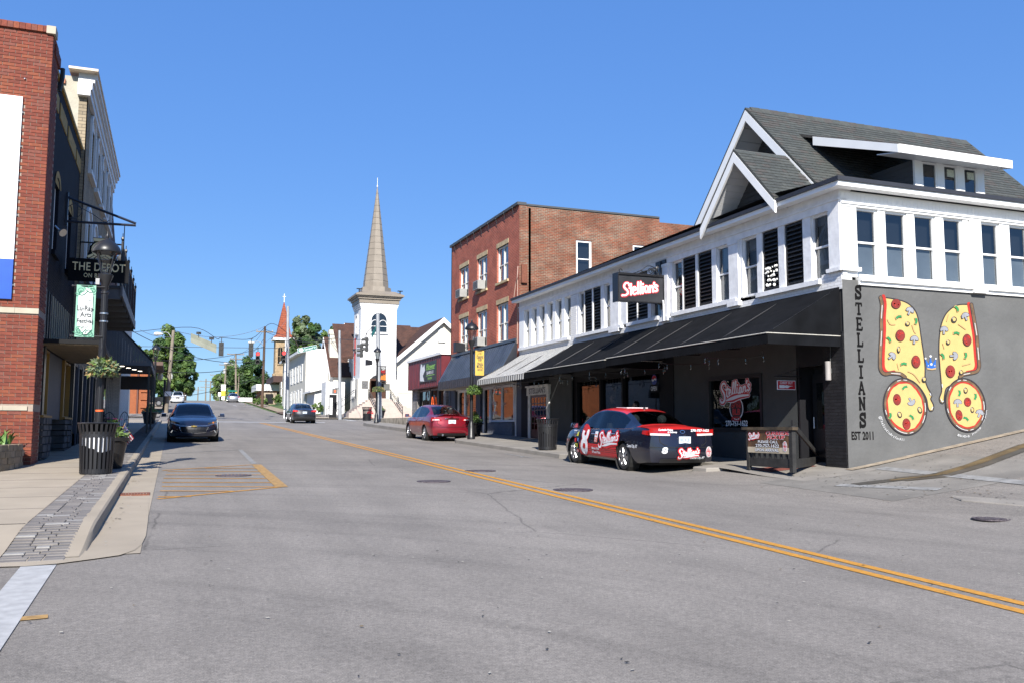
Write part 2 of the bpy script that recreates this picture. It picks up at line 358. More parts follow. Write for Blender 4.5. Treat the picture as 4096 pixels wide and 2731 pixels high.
sheet('ground', lin(-400, -60, 6)+lin(-50, 60, 44)+lin(80, 400, 6), lin(-60, 260, 64)+lin(280, 700, 10), lambda x, y: gz(x, y)-.1-(.25 if (y < 88) else 0), GRASS)
sheet('road', [-60, -40, -20, -10, -4, -.75, 0, 3, 6, 9]+lin(10.3, 13, 9)+lin(13.5, 20, 13)+[25, 30, 40, 60], lin(-30, 30, 60)+lin(31, 92, 30), gz, ASPH)
sheet('hill_road', [-1.1, 2, 5, 8, 10.2], lin(91, 300, 80), lambda x, y: gz(x, y)+.02*smooth(91, 92, y), ASPH)
# --- left sidewalk: slab, paver strip, kerb, gutter
def lh(Y): return .012+.125*smooth(9.4, 11.2, Y)
sheet('sidewalk', [-34, -12, -8, -5, -3, -1.47], [9.35+.5*i for i in range(6)]+lin(13, 72, 40), lambda x, y: road_z(y)+lh(y), CONC)
sheet('paver_bed', [-1.47, -.9], [9.3]+[9.8+.5*i for i in range(6)]+lin(13.2, 72, 40), lambda x, y: road_z(y)+lh(y)-.028, DARKJ)
for i in range(18):   # slab joints
    y = 11.2+i*1.5
    mb = MB(); z = road_z(y)+lh(y); mb.box(-6.5, -1.48, y-.006, y+.006, z-.01, z+.002); struct('slab_joint', mb, DARKJ)
def strip(name, prof, ys, m):   # cross-section [(x, dz)] carried along the street
    mb = MB(); n = len(prof); vs = []
    for y in ys: vs += [(x if not callable(x) else x(y), y, road_z(y)+(d(y) if callable(d) else d)) for x, d in prof]
    mb.add(vs, [(j*n+i, j*n+i+1, (j+1)*n+i+1, (j+1)*n+i) for j in range(len(ys)-1) for i in range(n-1)])
    return struct(name, mb, m, 35)
YK = [9.5+.35*i for i in range(8)]+lin(12.5, 71, 40)
strip('kerb', [(-.92, lambda y: lh(y)-.03), (-.92, lambda y: lh(y)+.004), (-.79, lambda y: lh(y)+.004), (-.765, lambda y: lh(y)-.015), (-.745, .012), (-.745, -.05)], YK, CONC)
strip('gutter_apron', [(-.75, .012), (-.5, .006), (-.25, .008), (-.245, -.05)], lin(9.6, 71, 45), CONC)
ap = [(-60, 2200), (0, 2203), (130, 2200), (262, 2176), (300, 2158), (352, 2166), (430, 2120), (520, 1995), (596, 1990), (592, 2080), (584, 2140), (566, 2176), (538, 2198), (478, 2218), (380, 2232), (228, 2252), (100, 2262), (-60, 2266)]
mb = MB(); mb.poly([grd(u, v, .012) for u, v in ap]); struct('corner_apron', mb, CONC)
# pavers one by one near the camera, the far ones as one mass
PVM = [mat('paver_%d' % i, c, .85, var=.14, scale=9, bump=.35, bscale=60) for i, c in enumerate([(.14, .126, .115), (.165, .15, .136), (.125, .115, .108), (.235, .225, .21)])]
def blockmesh(name, lx, ly, lz, ch, m):
    mb = MB(); a, b = lx/2, ly/2
    ring = lambda k, z: [(-a+k, -b+k, z), (a-k, -b+k, z), (a-k, b-k, z), (-a+k, b-k, z)]
    mb.add(ring(0, 0)+ring(0, lz-ch)+ring(ch, lz), [(0, 1, 5, 4), (1, 2, 6, 5), (2, 3, 7, 6), (3, 0, 4, 7), (4, 5, 9, 8), (5, 6, 10, 9), (6, 7, 11, 10), (7, 4, 8, 11), (8, 9, 10, 11)])
    o = mk(name, mb, m); me = o.data; bpy.data.objects.remove(o); return me
sw = bpy.data.objects['sidewalk']
PV = {}
for w in (.13, .19, .25):
    for i in range(4): PV[w, i] = blockmesh('paver', w-.008, .112, .034, .006, PVM[i])
far = MB(); cnt = 0; y = 9.42; rw = random.Random(3)
while y < 52:
    pat = rw.choice([(.19, .19, .19), (.25, .13, .19), (.13, .25, .19), (.19, .13, .25), (.19, .25, .13)]); x = -1.468
    for w in pat:
        z = road_z(y)+lh(y)-.029+rw.uniform(-.002, .002); i = rw.choices(range(4), (5, 4, 4, 1.5))[0]
        if cnt < 300:
            o = bpy.data.objects.new('paver', PV[w, i]); COL.objects.link(o); o.parent = sw; o.location = (x+w/2, y, z); o.rotation_euler = (.027, 0, rw.uniform(-.015, .015)); cnt += 1
        else: far.box(x+.004, x+w-.004, y-.056, y+.056, z, z+.034, i)
        x += w
    y += .12
tag(mk('paver_field', far, PVM, sw), kind='stuff')
# --- right sidewalk with its two parking bays
KX = [(16.85, 12.9), (16.8, 12.2), (16.82, 11.4), (17.0, 11.1), (17.45, 11.05), (17.75, 11.95), (22.2, 11.95), (22.9, 10.6), (23.4, 10.38), (33.4, 10.4), (34.2, 10.6), (35.0, 11.9), (41.5, 11.9), (43, 11.75), (58, 12.0), (61, 12.3), (63.5, 13.2), (65.5, 15), (66.5, 18), (66.6, 40)]
def rs(X, Y): return road_z(Y)+.13+.045*(min(X, 14)-10.3)
mb = MB(); vs = []
inner = [(13.2 if y < 62 else max(14.5, x+1.2), (y if y < 62 else y-3.5)) for y, x in KX]; inner[-2] = (18, 63); inner[-1] = (40, 63)
prof = []
for i, (y, x) in enumerate(KX):
    ix, iy = inner[i]; d = Vector((ix-x, iy-y)); d = d.normalized() if d.length > .01 else Vector((1, 0)); q = (x+d.x*.16, y+d.y*.16)
    prof.append([(x, y, gz(x, y)-.05 if y > 18 else road_z(y)-.05), (x+d.x*.015, y+d.y*.015, rs(x, y)-.02), (x+d.x*.04, y+d.y*.04, rs(x, y)), (*q, rs(*q)), (ix, iy, rs(ix, iy))])
k1, k2 = MB(), MB()
for a, b in zip(prof, prof[1:]):
    for j in range(3): k1.quad(a[j], b[j], b[j+1], a[j+1])
    k2.quad(a[3], b[3], b[4], a[4])
struct('kerb_right', k1, CONC2); struct('sidewalk_right', k2, CONC2)
# ramp at the alley corner with its red tactile pad
def rz(X, Y): t = smooth(14.9, 16.9, Y); return (gz(X, Y)+.006)*(1-t)+rs(X, Y)*t
sheet('corner_ramp', lin(11.35, 13.2, 6), lin(14.0, 16.86, 8), rz, CONC2)
REDP = mat('red_tactile', (.2, .055, .04), .8, var=.2, scale=12)
def pad(name, x0, x1, y0, y1, zf):
    mb = MB(); n = 8
    for j in range(n):
        for i in range(10):
            a, b = x0+(x1-x0)*i/10, x0+(x1-x0)*(i+.93)/10; c, d = y0+(y1-y0)*j/n, y0+(y1-y0)*(j+.93)/n
            mb.quad((a, c, zf(a, c)+.007), (b, c, zf(b, c)+.007), (b, d, zf(b, d)+.007), (a, d, zf(a, d)+.007))
    return struct(name, mb, REDP)
pad('tactile_paving', 11.75, 12.95, 15.55, 16.25, rz)
# island on the near side of the alley
ip = [(11.62, 6.0), (11.58, 9.3), (11.42, 9.95), (11.35, 10.4), (11.55, 10.8), (12.0, 11.05), (13.2, 11.3), (15, 11.45), (24, 11.6)]
iz = lambda x, y: road_z(y)+.14+.02*(x-11.4)+(.13*max(0, x-13.2))
k1, k2 = MB(), MB(); pr = []
for i, (x, y) in enumerate(ip):
    d = Vector((14.5-x, 8.2-y)).normalized() if x < 14 else Vector((0, -1)); q = (x+d.x*.15, y+d.y*.15); e = (max(14, x), min(y, 8.0)) if i else (14, 6)
    pr.append([(x, y, gz(x, y)-.05), (x+d.x*.012, y+d.y*.012, iz(x, y)-.015), (x+d.x*.03, y+d.y*.03, iz(x, y)), (*q, iz(*q)), (*e, iz(*e))])
for a, b in zip(pr, pr[1:]):
    for j in range(3): k1.quad(a[j], b[j], b[j+1], a[j+1])
    k2.quad(a[3], b[3], b[4], a[4])
struct('island_kerb', k1, CONC2); struct('island_sidewalk', k2, CONC2)
pad('tactile_paving_island', 12.9, 14.1, 9.6, 10.5, iz)
# alley apron in rougher concrete and its muddy streak
def flat(name, pts, m, dz=.006): mb = MB(); mb.poly([grd(u, v, dz) for u, v in pts]); return struct(name, mb, m)
def seg(name, a, b, w, m, dz=.006, n=1):
    A, B = grd(*a, dz), grd(*b, dz); mb = MB(); n = max(1, n)
    for i in range(n):
        P = [A.lerp(B, (i+k)/n) for k in (0, 1)]; d = (B-A); d.z = 0; d.normalize(); q = Vector((-d.y, d.x, 0))*w/2
        c = [P[0]+q, P[1]+q, P[1]-q, P[0]-q]
        mb.add([(p.x, p.y, gz(p.x, p.y)+dz) for p in c], [(0, 1, 2, 3)])
    return struct(name, mb, m)
MUD = mat('mud', (.1, .068, .028), .6, var=.45, scale=3, bump=.3, bscale=30, detail=8)
MUDD = mat('damp_stain', (.055, .05, .042), .55, var=.4, scale=3, detail=8)
mp_ = lambda ps, m, nm, dz: [seg(nm, a, b, w, m, dz, 3) for (a, w), (b, _) in zip(ps, ps[1:])]
ALC = mat('alley_concrete', (.17, .158, .14), .85, var=.25, scale=1.1, bump=.5, bscale=50, detail=9)
sheet('alley_apron', lin(10.75, 14.9, 9), lin(11.15, 14.6, 8), lambda x, y: gz(x, y)+.004+.0*x, ALC)
seg('alley_crossing_line', (3520, 1869), (4140, 1932), .28, WHF, .011, 8)
seg('alley_crossing_line', (3350, 1937), (3760, 1954), .28, WHF, .011, 6)
mp_([((3420, 1935), .3), ((3600, 1914), .5), ((3764, 1897), .45), ((3900, 1860), .45), ((4120, 1776), .5)], MUDD, 'damp_streak', .014)
mp_([((3560, 1918), .12), ((3764, 1893), .2), ((3900, 1852), .22), ((4120, 1770), .2)], MUD, 'mud_streak', .018)
seg('wall_foot_grit', (3394, 1876), (4110, 1716), .22, mat('grit', (.27, .22, .16), .9, var=.3, scale=6), .02, 8)
# --- painted markings
for dx in (-.125, .125):
    strip('yellow_centre_line', [(6.12+dx-.06, .006), (6.12+dx+.06, .006)], lin(-8, 67.5, 60), YEL)
S3 = lambda x, y: (x/2, 1784+y/2)
for a, b in [((1640, 172), (2060, 174)), ((1340, 198), (2085, 199)), ((1325, 225), (2130, 225)), ((1310, 253), (2170, 255)), ((1300, 286), (2205, 287)), ((1295, 318), (2262, 321)), ((1280, 353), (1890, 356)), ((1265, 400), (1530, 398)),
             ((1300, 190), (2045, 143)), ((1260, 418), (2265, 320))]:
    seg('hatch_line', S3(*a), S3(*b), .085, YEL, .007, 3)
seg('hatch_edge', S3(2052, 143), S3(2255, 322), .22, YELF, .0085, 3)
seg('parking_line', (640, 1813), (965, 1796), .1, WHF, .007, 4)
seg('parking_edge', (960, 1796), (1018, 1853), .13, WHF, .007, 3)
seg('stop_line', (860, 1685), (1300, 1688), 1.6, WHP, .007, 6)
seg('crosswalk_line', (1300, 1692), (1180, 1693), .4, WHF, .007, 3)
seg('far_crosswalk_line', (870, 1665), (945, 1665), .35, WHF, .007, 2)
seg('far_stop_line', (1340, 1668), (1420, 1682), .5, WHP, .008, 3)
for a, b in [((930, 1617), (948, 1623)), ((892, 1601), (915, 1611)), ((735, 1603), (740, 1612))]: seg('lane_dash', a, b, .14, WHP, .03)
flat('crosswalk_bar', [(82, 2264), (226, 2256), (20, 2568), (-60, 2690), (-280, 2690), (-100, 2480)], WHP, .008)
seg('yellow_remnant', (78, 2472), (192, 2462), .12, YELF, .007)
for a, b in [((2020, 1812), (2130, 1829)), ((2090, 1822), (2085, 1827))]: seg('bay_line', a, b, .09, WHF, .007)
# iron covers
def manhole(u, v, r, label):
    p = grd(u, v, .004); t = thing('manhole_cover', label, 'manhole cover', (p.x, p.y, gz(p.x, p.y)), 'manhole covers in the road')
    mb = MB(); mb.lathe([(r, -.01), (r, .008), (r*.93, .009), (r*.9, .004)], p, 28, cap=False); mk('rim', mb, IRON, t)
    mb = MB(); mb.lathe([(r*.9, .003), (r*.01, .004)], p, 28, cap=False)
    for i in range(-4, 5):
        for j in range(-4, 5):
            if i*i+j*j < 17: mb.box(p.x+i*r*.19-.02, p.x+i*r*.19+.02, p.y+j*r*.19-.02, p.y+j*r*.19+.02, p.z+.003, p.z+.011)
    mk('lid', mb, IRON, t)
for a in [(1921, 1881, .36, 'dark round manhole cover touching the far side of the double yellow line'), (1735, 1923, .33, 'worn manhole cover on the near side of the yellow line by the red car'),
          (2292, 1957, .36, 'dark manhole cover beside the yellow line in front of the black race car'), (934, 1899, .36, 'manhole cover inside the yellow hatched box'), (3964, 2073, .24, 'small round cover in the road before the red-padded island')]: manhole(*a)
t = thing('drain_grate', 'rust red iron drain grate set in the gutter by the kerb', 'drain grate', grd(545, 1977, .02)); mb = MB(); mb2 = MB()
p = grd(545, 1977, 0); x0, x1, y0, y1 = -.74, -.3, p.y-.22, p.y+.22; z = gz(p.x, p.y)
mb.box(x0, x1, y0, y0+.03, z, z+.022); mb.box(x0, x1, y1-.03, y1, z, z+.022); mb.box(x0, x0+.03, y0+.03, y1-.03, z, z+.022); mb.box(x1-.03, x1, y0+.03, y1-.03, z, z+.022); mk('frame', mb, RUST, t)
for i in range(9):
    m2 = MB(); xx = x0+.04+i*.044; m2.box(xx, xx+.028, y0+.03, y1-.03, z, z+.019); mk('bar', m2, RUST, t)
# ================================================================== RIGHT SIDE OF THE STREET
WHITE = mat('white_trim', (.8, .8, .79), .45, var=.04, scale=2)
WHITE2 = mat('white_peeling_paint', (.72, .72, .73), .6, var=.1, scale=5, bump=.25, bscale=14, detail=8)
WBRICK = brickmat('white_painted_brick', (.72, .71, .7), (.78, .77, .76), (.58, .57, .56), bump=.9, var=.08)
STUCCO = mat('grey_stucco', (.098, .098, .096), .8, var=.14, scale=1.3, bump=.5, bscale=9, detail=8)
DGREY = mat('charcoal_wall', (.045, .047, .046), .8, var=.1, scale=3, bump=.15, bscale=30)
BLK = mat('black_metal', (.012, .012, .014), .35, var=.1)
BLKM = mat('black_matte', (.011, .011, .013), .7, var=.15, spec=.2)
BBRICK = brickmat('black_painted_brick', (.016, .016, .018), (.022, .022, .025), (.012, .012, .013), bump=1.2, rough=.45)
SHING = [mat('shingle_%d' % i, c, .9, var=.2, scale=14, bump=.4, bscale=120) for i, c in enumerate([(.043, .048, .045), (.052, .056, .052), (.05, .046, .042), (.037, .041, .039)])]
SIDING = mat('dark_siding', (.055, .057, .06), .5, var=.08, scale=2)
GLASS = glassmat('window_glass', (.5, .54, .57), 1, .1)
GLASSD = glassmat('shop_glass', (.3, .32, .33), 1, .05)
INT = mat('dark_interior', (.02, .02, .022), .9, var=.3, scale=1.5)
CURT = mat('curtain', (.42, .38, .33), .9, var=.3, scale=6)
SHADE = mat('grey_film', (.3, .32, .34), .35, var=.12, scale=2)
NAVY = mat('navy_paint', (.03, .037, .055), .65, var=.15, scale=4, bump=.2)
def holed(mb, F, r0, r1, z0, z1, holes, n0, n1, mi=0):
    """wall face with openings and their reveals"""
    rs_ = sorted({r0, r1, *[h[0] for h in holes], *[h[1] for h in holes]}); zs = sorted({z0, z1, *[h[2] for h in holes], *[h[3] for h in holes]})
    for a, b in zip(rs_, rs_[1:]):
        for c, d in zip(zs, zs[1:]):
            m = ((a+b)/2, (c+d)/2)
            if not any(h[0] < m[0] < h[1] and h[2] < m[1] < h[3] for h in holes): mb.quad(F(a, c, n1), F(b, c, n1), F(b, d, n1), F(a, d, n1), mi)
    for a, b, c, d in holes:
        for p, q in (((a, c), (b, c)), ((b, c), (b, d)), ((b, d), (a, d)), ((a, d), (a, c))):
            mb.quad(F(p[0], p[1], n1), F(q[0], q[1], n1), F(q[0], q[1], n0), F(p[0], p[1], n0), mi)
def window(par, F, r0, r1, z0, z1, n=0, fw=.06, m=None, mid=True, back=None, glass=None, dep=.07, lower=None, split=.5, ctr=False, bd=.12):
    m = m or WHITE; glass = glass or GLASS
    if r0 > r1: r0, r1 = r1, r0
    mb = MB(); d0, d1 = n-dep, n
    mb.fbox(F, r0, r0+fw, z0, z1, d0, d1); mb.fbox(F, r1-fw, r1, z0, z1, d0, d1); mb.fbox(F, r0+fw, r1-fw, z0, z0+fw, d0, d1); mb.fbox(F, r0+fw, r1-fw, z1-fw, z1, d0, d1)
    zm = z0+(z1-z0)*split
    if mid: mb.fbox(F, r0+fw, r1-fw, zm-.02, zm+.02, d0+.01, d1-.01)
    if ctr: mb.fbox(F, (r0+r1)/2-.05, (r0+r1)/2+.05, z0+fw, z1-fw, d0+.005, d1-.005)
    w = mk('window', mb, m, par)
    for i, (a, b) in enumerate(((z0+fw, zm-.02), (zm+.02, z1-fw)) if mid else ((z0+fw, z1-fw),)):
        g = MB(); nn = n-dep*.6-(.0 if i else .015); g.quad(F(r0+fw, a, nn), F(r1-fw, a, nn), F(r1-fw, b, nn), F(r0+fw, b, nn)); mk('pane', g, glass, w)
    if back:
        b_ = MB(); nn = n-dep-bd; b_.quad(F(r0, z0, nn), F(r1, z0, nn), F(r1, z1, nn), F(r0, z1, nn)); mk('blind', b_, back, w)
    if lower:
        b_ = MB(); nn = n-dep-.02; b_.quad(F(r0+fw, z0+fw, nn), F(r1-fw, z0+fw, nn), F(r1-fw, zm, nn), F(r0+fw, zm, nn)); mk('window_film', b_, lower, w)
    return w
def shingles(par, O, A, B, inside, la, lb, limit=0):
    """courses of shingle tabs on a roof plane: O eave corner, A along the eave, B up the slope"""
    O, A, B = Vector(O), Vector(A).normalized(), Vector(B).normalized(); N = A.cross(B).normalized()
    if N.z < 0: N = -N
    mb = MB(); row = 0; b = 0; cnt = 0; rr = random.Random(5); ex = .14
    while b < lb:
        a = -rr.random()*.3
        while a < la:
            w = rr.choice((.14, .2, .26, .33)); a1 = min(a+w-.004, la); a_ = a; a = max(a, 0)
            ins = a1-a > .03 and inside(a+.01, b+.02) and inside(a1-.01, b+.02) and inside((a+a1)/2, b+ex*.9)
            if ins:
                q = lambda x, y, h: O+A*x+B*y+N*h
                vs = [q(a, b, .004), q(a1, b, .004), q(a1, b, .018), q(a, b, .018), q(a1, b+ex+.01, .006), q(a, b+ex+.01, .006)]; i = rr.choices(range(4), (5, 4, 3, 3))[0]
                if limit and cnt < limit:
                    m2 = MB(); m2.add(vs, [(0, 1, 2, 3), (3, 2, 4, 5), (0, 3, 5), (1, 4, 2)]); mk('shingle', m2, SHING[i], par); cnt += 1
                else: mb.add(vs, [(0, 1, 2, 3), (3, 2, 4, 5), (0, 3, 5), (1, 4, 2)], i)
            a = a_+w
        b += ex; row += 1
    tag(mk('shingle_field', mb, SHING, par), kind='stuff')
# ------------------------------------------------------------------ pizzeria building
XF = 13.0; YC = 14.66; YE = 33.2; FX = FRX(XF); FY = FRY(YC)
pz = thing('pizzeria_building', 'two-storey pizzeria with white upper windows, black awning and grey muralled side wall', 'building', (XF, YC, .6))
yu = lambda u, v=1300: onX(u, v, XF).y
mb = MB()   # grey side wall
mb.poly([FY(13.0, .3, 0), FY(13, 4.6, 0), FY(30, 4.6, 0), FY(30, 2.5, 0), FY(30, 2.3, 0)]); mk('side_wall', mb, STUCCO, pz)
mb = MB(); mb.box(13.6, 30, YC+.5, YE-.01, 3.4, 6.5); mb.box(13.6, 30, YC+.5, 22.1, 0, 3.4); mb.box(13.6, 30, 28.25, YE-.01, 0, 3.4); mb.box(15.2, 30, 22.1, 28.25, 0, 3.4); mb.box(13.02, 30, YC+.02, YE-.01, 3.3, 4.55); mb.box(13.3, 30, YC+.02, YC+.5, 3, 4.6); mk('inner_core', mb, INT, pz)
# upper storey: sills, friezes, eave
mb = MB(); mb.fbox(FX, YC+.004, YE, 4.4, 4.584, -.28, .002); mb.fbox(FX, YC+.006, 15.278, 4.584, 4.779, -.27, .004)
mk('brick_apron', mb, WBRICK, pz)
mb = MB()
for a, b in ((15.28, 17.5), (18.3, 21.4), (22.1, 24.0), (24.35, 27.8), (28.3, 33.15)): mb.fbox(FX, a, b, 4.585, 4.69, -.05, .09)
mk('sill', mb, WHITE2, pz)
mb = MB(); mb.fbox(FX, YC+.0, YE, 6.14, 6.3, -.3, .03); mb.fbox(FX, YC-.02, YE, 6.3, 6.34, -.3, .06); mb.fbox(FX, YC, YE, 6.34, 6.52, -.3, .02); mb.fbox(FX, YC-.02, YE, 6.52, 6.56, -.3, .07); mk('frieze', mb, WHITE2, pz)
mb = MB(); mb.fbox(FX, YC-.34, YE+.05, 6.5, 6.6, .1, .32); mb.box(12.901, 30, YC-.34, YC-.12, 6.501, 6.599); mk('eave_gutter', mb, WHITE, pz)
mb = MB(); mb.fbox(FX, YC-.38, YE+.1, 6.6, 6.69, -.1, .36); mb.box(13.101, 30, YC-.38, YC+.1, 6.602, 6.688)
mb.quad((12.7, YC-.3, 6.66), (30, YC-.3, 6.66), (30, 16.3, 6.84), (12.7, 16.3, 6.84)); mb.quad((12.7, 16.3, 6.84), (14.5, 16.3, 6.84), (14.5, YE, 6.84), (12.7, YE, 6.66)); mb.quad((14.5, 16.3, 6.84), (30, 16.3, 6.84), (30, YE, 6.86), (14.5, YE, 6.84))
mk('roof_edge', mb, mat('black_roof_felt', (.02, .022, .03), .6, var=.2, bump=.3), pz)
mb = MB(); mb.fbox(FX, YC-.3, YE, 6.565, 6.59, .0, .3); mb.box(13.001, 30, YC-.3, YC, 6.565, 6.59); mk('soffit', mb, mat('soffit_tan', (.42, .36, .28), .7), pz)
# windows and louvred shutters along the street front
WN = [(3245, 3315), (2970, 3026), (2866, 2913), (2690, 2728), (2604, 2642), (2417, 2440), (2315, 2336)]
SH = [(3139, 3210), (3050, 3112), (2792, 2846), (2731, 2781), (2548, 2589), (2506, 2546), (2372, 2402), (2337, 2367)]
W6 = [(2099.7, 2117), (2129.7, 2147), (2159.7, 2179), (2191.6, 2211), (2225.4, 2246.5), (2261.7, 2283.4)]
def vmid(u): return 1310-.29*(u-2082)
for i, (a, b) in enumerate(WN):
    y1, y0 = yu(a, vmid(a)), yu(b, vmid(b)); window(pz, FX, y0-.04, y1+.04, 4.69, 6.14, -.06, .05, WHITE2, back=SHADE if i != 3 else INT, lower=SHADE if i in (0, 1, 2) else None)
for a, b in W6: window(pz, FX, yu(b, vmid(b))-.03, yu(a, vmid(a))+.03, 4.69, 6.14, -.06, .045, WHITE, back=CURT, split=.46)
LV = mat('black_louvre', (.014, .014, .015), .45, var=.5, scale=16, bump=.4, bscale=40)
FOAM = mat('white_foam', (.75, .74, .7), .9, var=.1, bump=.6, bscale=30)
for k, (a, b) in enumerate(SH):
    y1, y0 = yu(a, vmid(a)), yu(b, vmid(b)); mb = MB(); mb.fbox(FX, y0, y0+.05, 4.7, 6.13, -.09, -.03); mb.fbox(FX, y1-.05, y1, 4.7, 6.13, -.09, -.03); mb.fbox(FX, y0+.05, y1-.05, 4.7, 4.76, -.09, -.03); mb.fbox(FX, y0+.05, y1-.05, 6.07, 6.13, -.09, -.03); mb.fbox(FX, y0, y1, 4.7, 6.13, -.13, -.11)
    s = mk('shutter', mb, LV, pz); m2 = None
    for j in range(13):
        z = 4.77+j*.1; c = MB(); c.hexa([FX(y0+.05, z, -.1), FX(y1-.05, z, -.1), FX(y1-.05, z, -.035), FX(y0+.05, z, -.035), FX(y0+.05, z+.085, -.105), FX(y1-.05, z+.085, -.105), FX(y1-.05, z+.09, -.095), FX(y0+.05, z+.09, -.095)]); c.fbox(FX, y0+.05, y1-.05, z-.012, z+.012, -.05, -.018); mk('slat', c, LV, s)
    if k == 1:
        fo = MB(); rr = random.Random(2)
        for j in range(5):
            for q in range(9):
                if rr.random() < .62: fo.sphere(FX(y0+.08+q*(y1-y0-.16)/8, 4.84+j*.1+rr.uniform(-.02, .02), -.015), rr.uniform(.018, .042), 6, 4)
        mk('foam_bead', fo, FOAM, s)
# posts between them and the pilasters with their sill blocks
P = [(3315, 3368), (3210, 3245), (3112, 3139), (3026, 3050), (2913, 2970), (2846, 2866), (2781, 2792), (2728, 2731), (2642, 2690), (2589, 2604), (2546, 2548), (2440, 2506), (2402, 2417), (2367, 2372), (2336, 2337), (2306, 2315), (2283.4, 2284)]
for a, b in P:
    y1, y0 = yu(a, vmid(a)), yu(b, vmid(b))
    if y1-y0 < .05: c = (y0+y1)/2; y0, y1 = c-.025, c+.025
    mb = MB(); mb.fbox(FX, y0+.012, y1-.012, 4.69, 6.14, -.12, .0); mk('post', mb, WHITE2, pz)
for a, b in ((2921, 2958), (2649, 2676), (2446, 2480)):
    y1, y0 = yu(a, vmid(a)), yu(b, vmid(b)); mb = MB(); mb.fbox(FX, y0, y1, 4.62, 6.14, 0, .05); mb.fbox(FX, y0-.04, y1+.04, 4.5, 4.62, -.02, .1); mb.fbox(FX, y0-.02, y1+.02, 6.06, 6.14, .0, .07); mk('pilaster', mb, WHITE2, pz)
mb = MB(); mb.fbox(FX, YC, 15.0, 4.86, 6.14, -.1, .03); mb.fbox(FX, YC-.04, 15.05, 4.78, 4.86, -.1, .08); mk('corner_post', mb, WHITE2, pz)
mb = MB(); y1, y0 = yu(2284, 1290), yu(2307, 1290); mb.fbox(FX, y0, y1, 4.45, 6.14, -.2, .01); mk('brick_pier', mb, WBRICK, pz)
for a, b in zip(W6, W6[1:]):
    y0, y1 = yu(b[0], vmid(b[0]))+.03, yu(a[1], vmid(a[1]))-.03; mb = MB(); mb.fbox(FX, y0+.004, y1-.004, 4.69, 6.14, -.12, .02); mk('post', mb, WHITE, pz)
mb = MB(); mb.fbox(FX, yu(2099.7, 1310)+.04, YE-.01, 4.69, 6.14, -.12, .02); mk('post', mb, WHITE, pz)
# side-wall windows above the mural
bl = [13.45, 13.96, 14.25, 14.77, 15.07, 15.58, 15.91, 16.39, 17.04, 17.51, 17.91, 18.42]
for a, b in zip(bl[::2], bl[1::2]):
    window(pz, FY, a-.05, b+.05, 4.69, 6.17, -.03, .05, WHITE, back=INT, lower=SHADE)
for a, b in ((13.0, 13.4), (14.01, 14.2), (14.82, 15.02), (15.63, 15.86), (16.44, 16.6), (16.95, 16.99), (17.56, 17.86), (18.47, 22)):
    mb = MB(); mb.fbox(FY, a+.002, b-.002, 4.66, 6.17, -.12, .01); mk('post', mb, WHITE, pz)
mb = MB(); mb.fbox(FY, 16.62, 16.93, 4.58, 6.17, -.12, .06); mb.fbox(FY, 16.57, 16.98, 4.5, 4.58, -.1, .12); mk('pilaster', mb, WHITE, pz)
mb = MB(); mb.fbox(FY, 12.98, 13.42, 4.86, 6.17, -.1, .02); mb.fbox(FY, 12.95, 13.45, 4.78, 4.86, -.1, .09); mk('corner_board', mb, WHITE, pz)
for a, b in ((13.42, 16.6), (16.96, 22)): mb = MB(); mb.fbox(FY, a, b, 4.58, 4.66, -.1, .11); mb.fbox(FY, a, b, 4.5, 4.58, -.1, .05); mk('sill', mb, WHITE, pz)
mb = MB(); mb.fbox(FY, 13, 22, 6.17, 6.22, -.1, .04); mb.fbox(FY, 13, 22, 6.22, 6.26, -.1, .07); mk('head_trim', mb, WHITE, pz)
for i in range(60):
    mb = MB(); a = 13.03+i*.105; mb.fbox(FY, a, a+.1, 6.26, 6.47, -.05, .02); mk('beadboard', mb, WHITE, pz)
mb = MB(); mb.fbox(FY, 13, 30, 6.2, 6.5, -.3, .012); mk('frieze', mb, WHITE, pz)
# roofs
SL = 1.03; XG, YR, ZR = 14.3, 19.45, 10.12; XE = 22.2
rf = MB(); y0, z0 = 16.15, ZR-SL*(YR-16.15); y9 = 22.8; z9 = ZR-SL*(y9-YR)
rf.prism([(XG-.135, y0, z0), (XG-.135, YR, ZR), (XG-.135, y9, z9), (XG-.135, y9, z9-.06), (XG-.135, YR, ZR-.07), (XG-.135, y0, z0-.06)], (XE-XG+.135, 0, 0))
roof = mk('roof', rf, SHING[0], pz)
B = Vector((0, YR-y0, ZR-z0)); lb = B.length
def notdormer(a, b):
    return a < XE-XG+.08 and b < lb-.05
shingles(roof, (XG-.13, y0, z0), (1, 0, 0), B, notdormer, XE-XG+.13, lb, 220)
mb = MB()
for i in range(26): a = XG+.02+i*.3; mb.hexa([Vector((a, YR-.14, ZR-.135)), Vector((a+.3, YR-.14, ZR-.125)), Vector((a+.3, YR+.14, ZR-.125)), Vector((a, YR+.14, ZR-.135)), Vector((a, YR-.01, ZR+.03)), Vector((a+.3, YR-.01, ZR+.04)), Vector((a+.3, YR+.01, ZR+.04)), Vector((a, YR+.01, ZR+.03))], i % 3)
mk('ridge_cap', mb, SHING, pz)
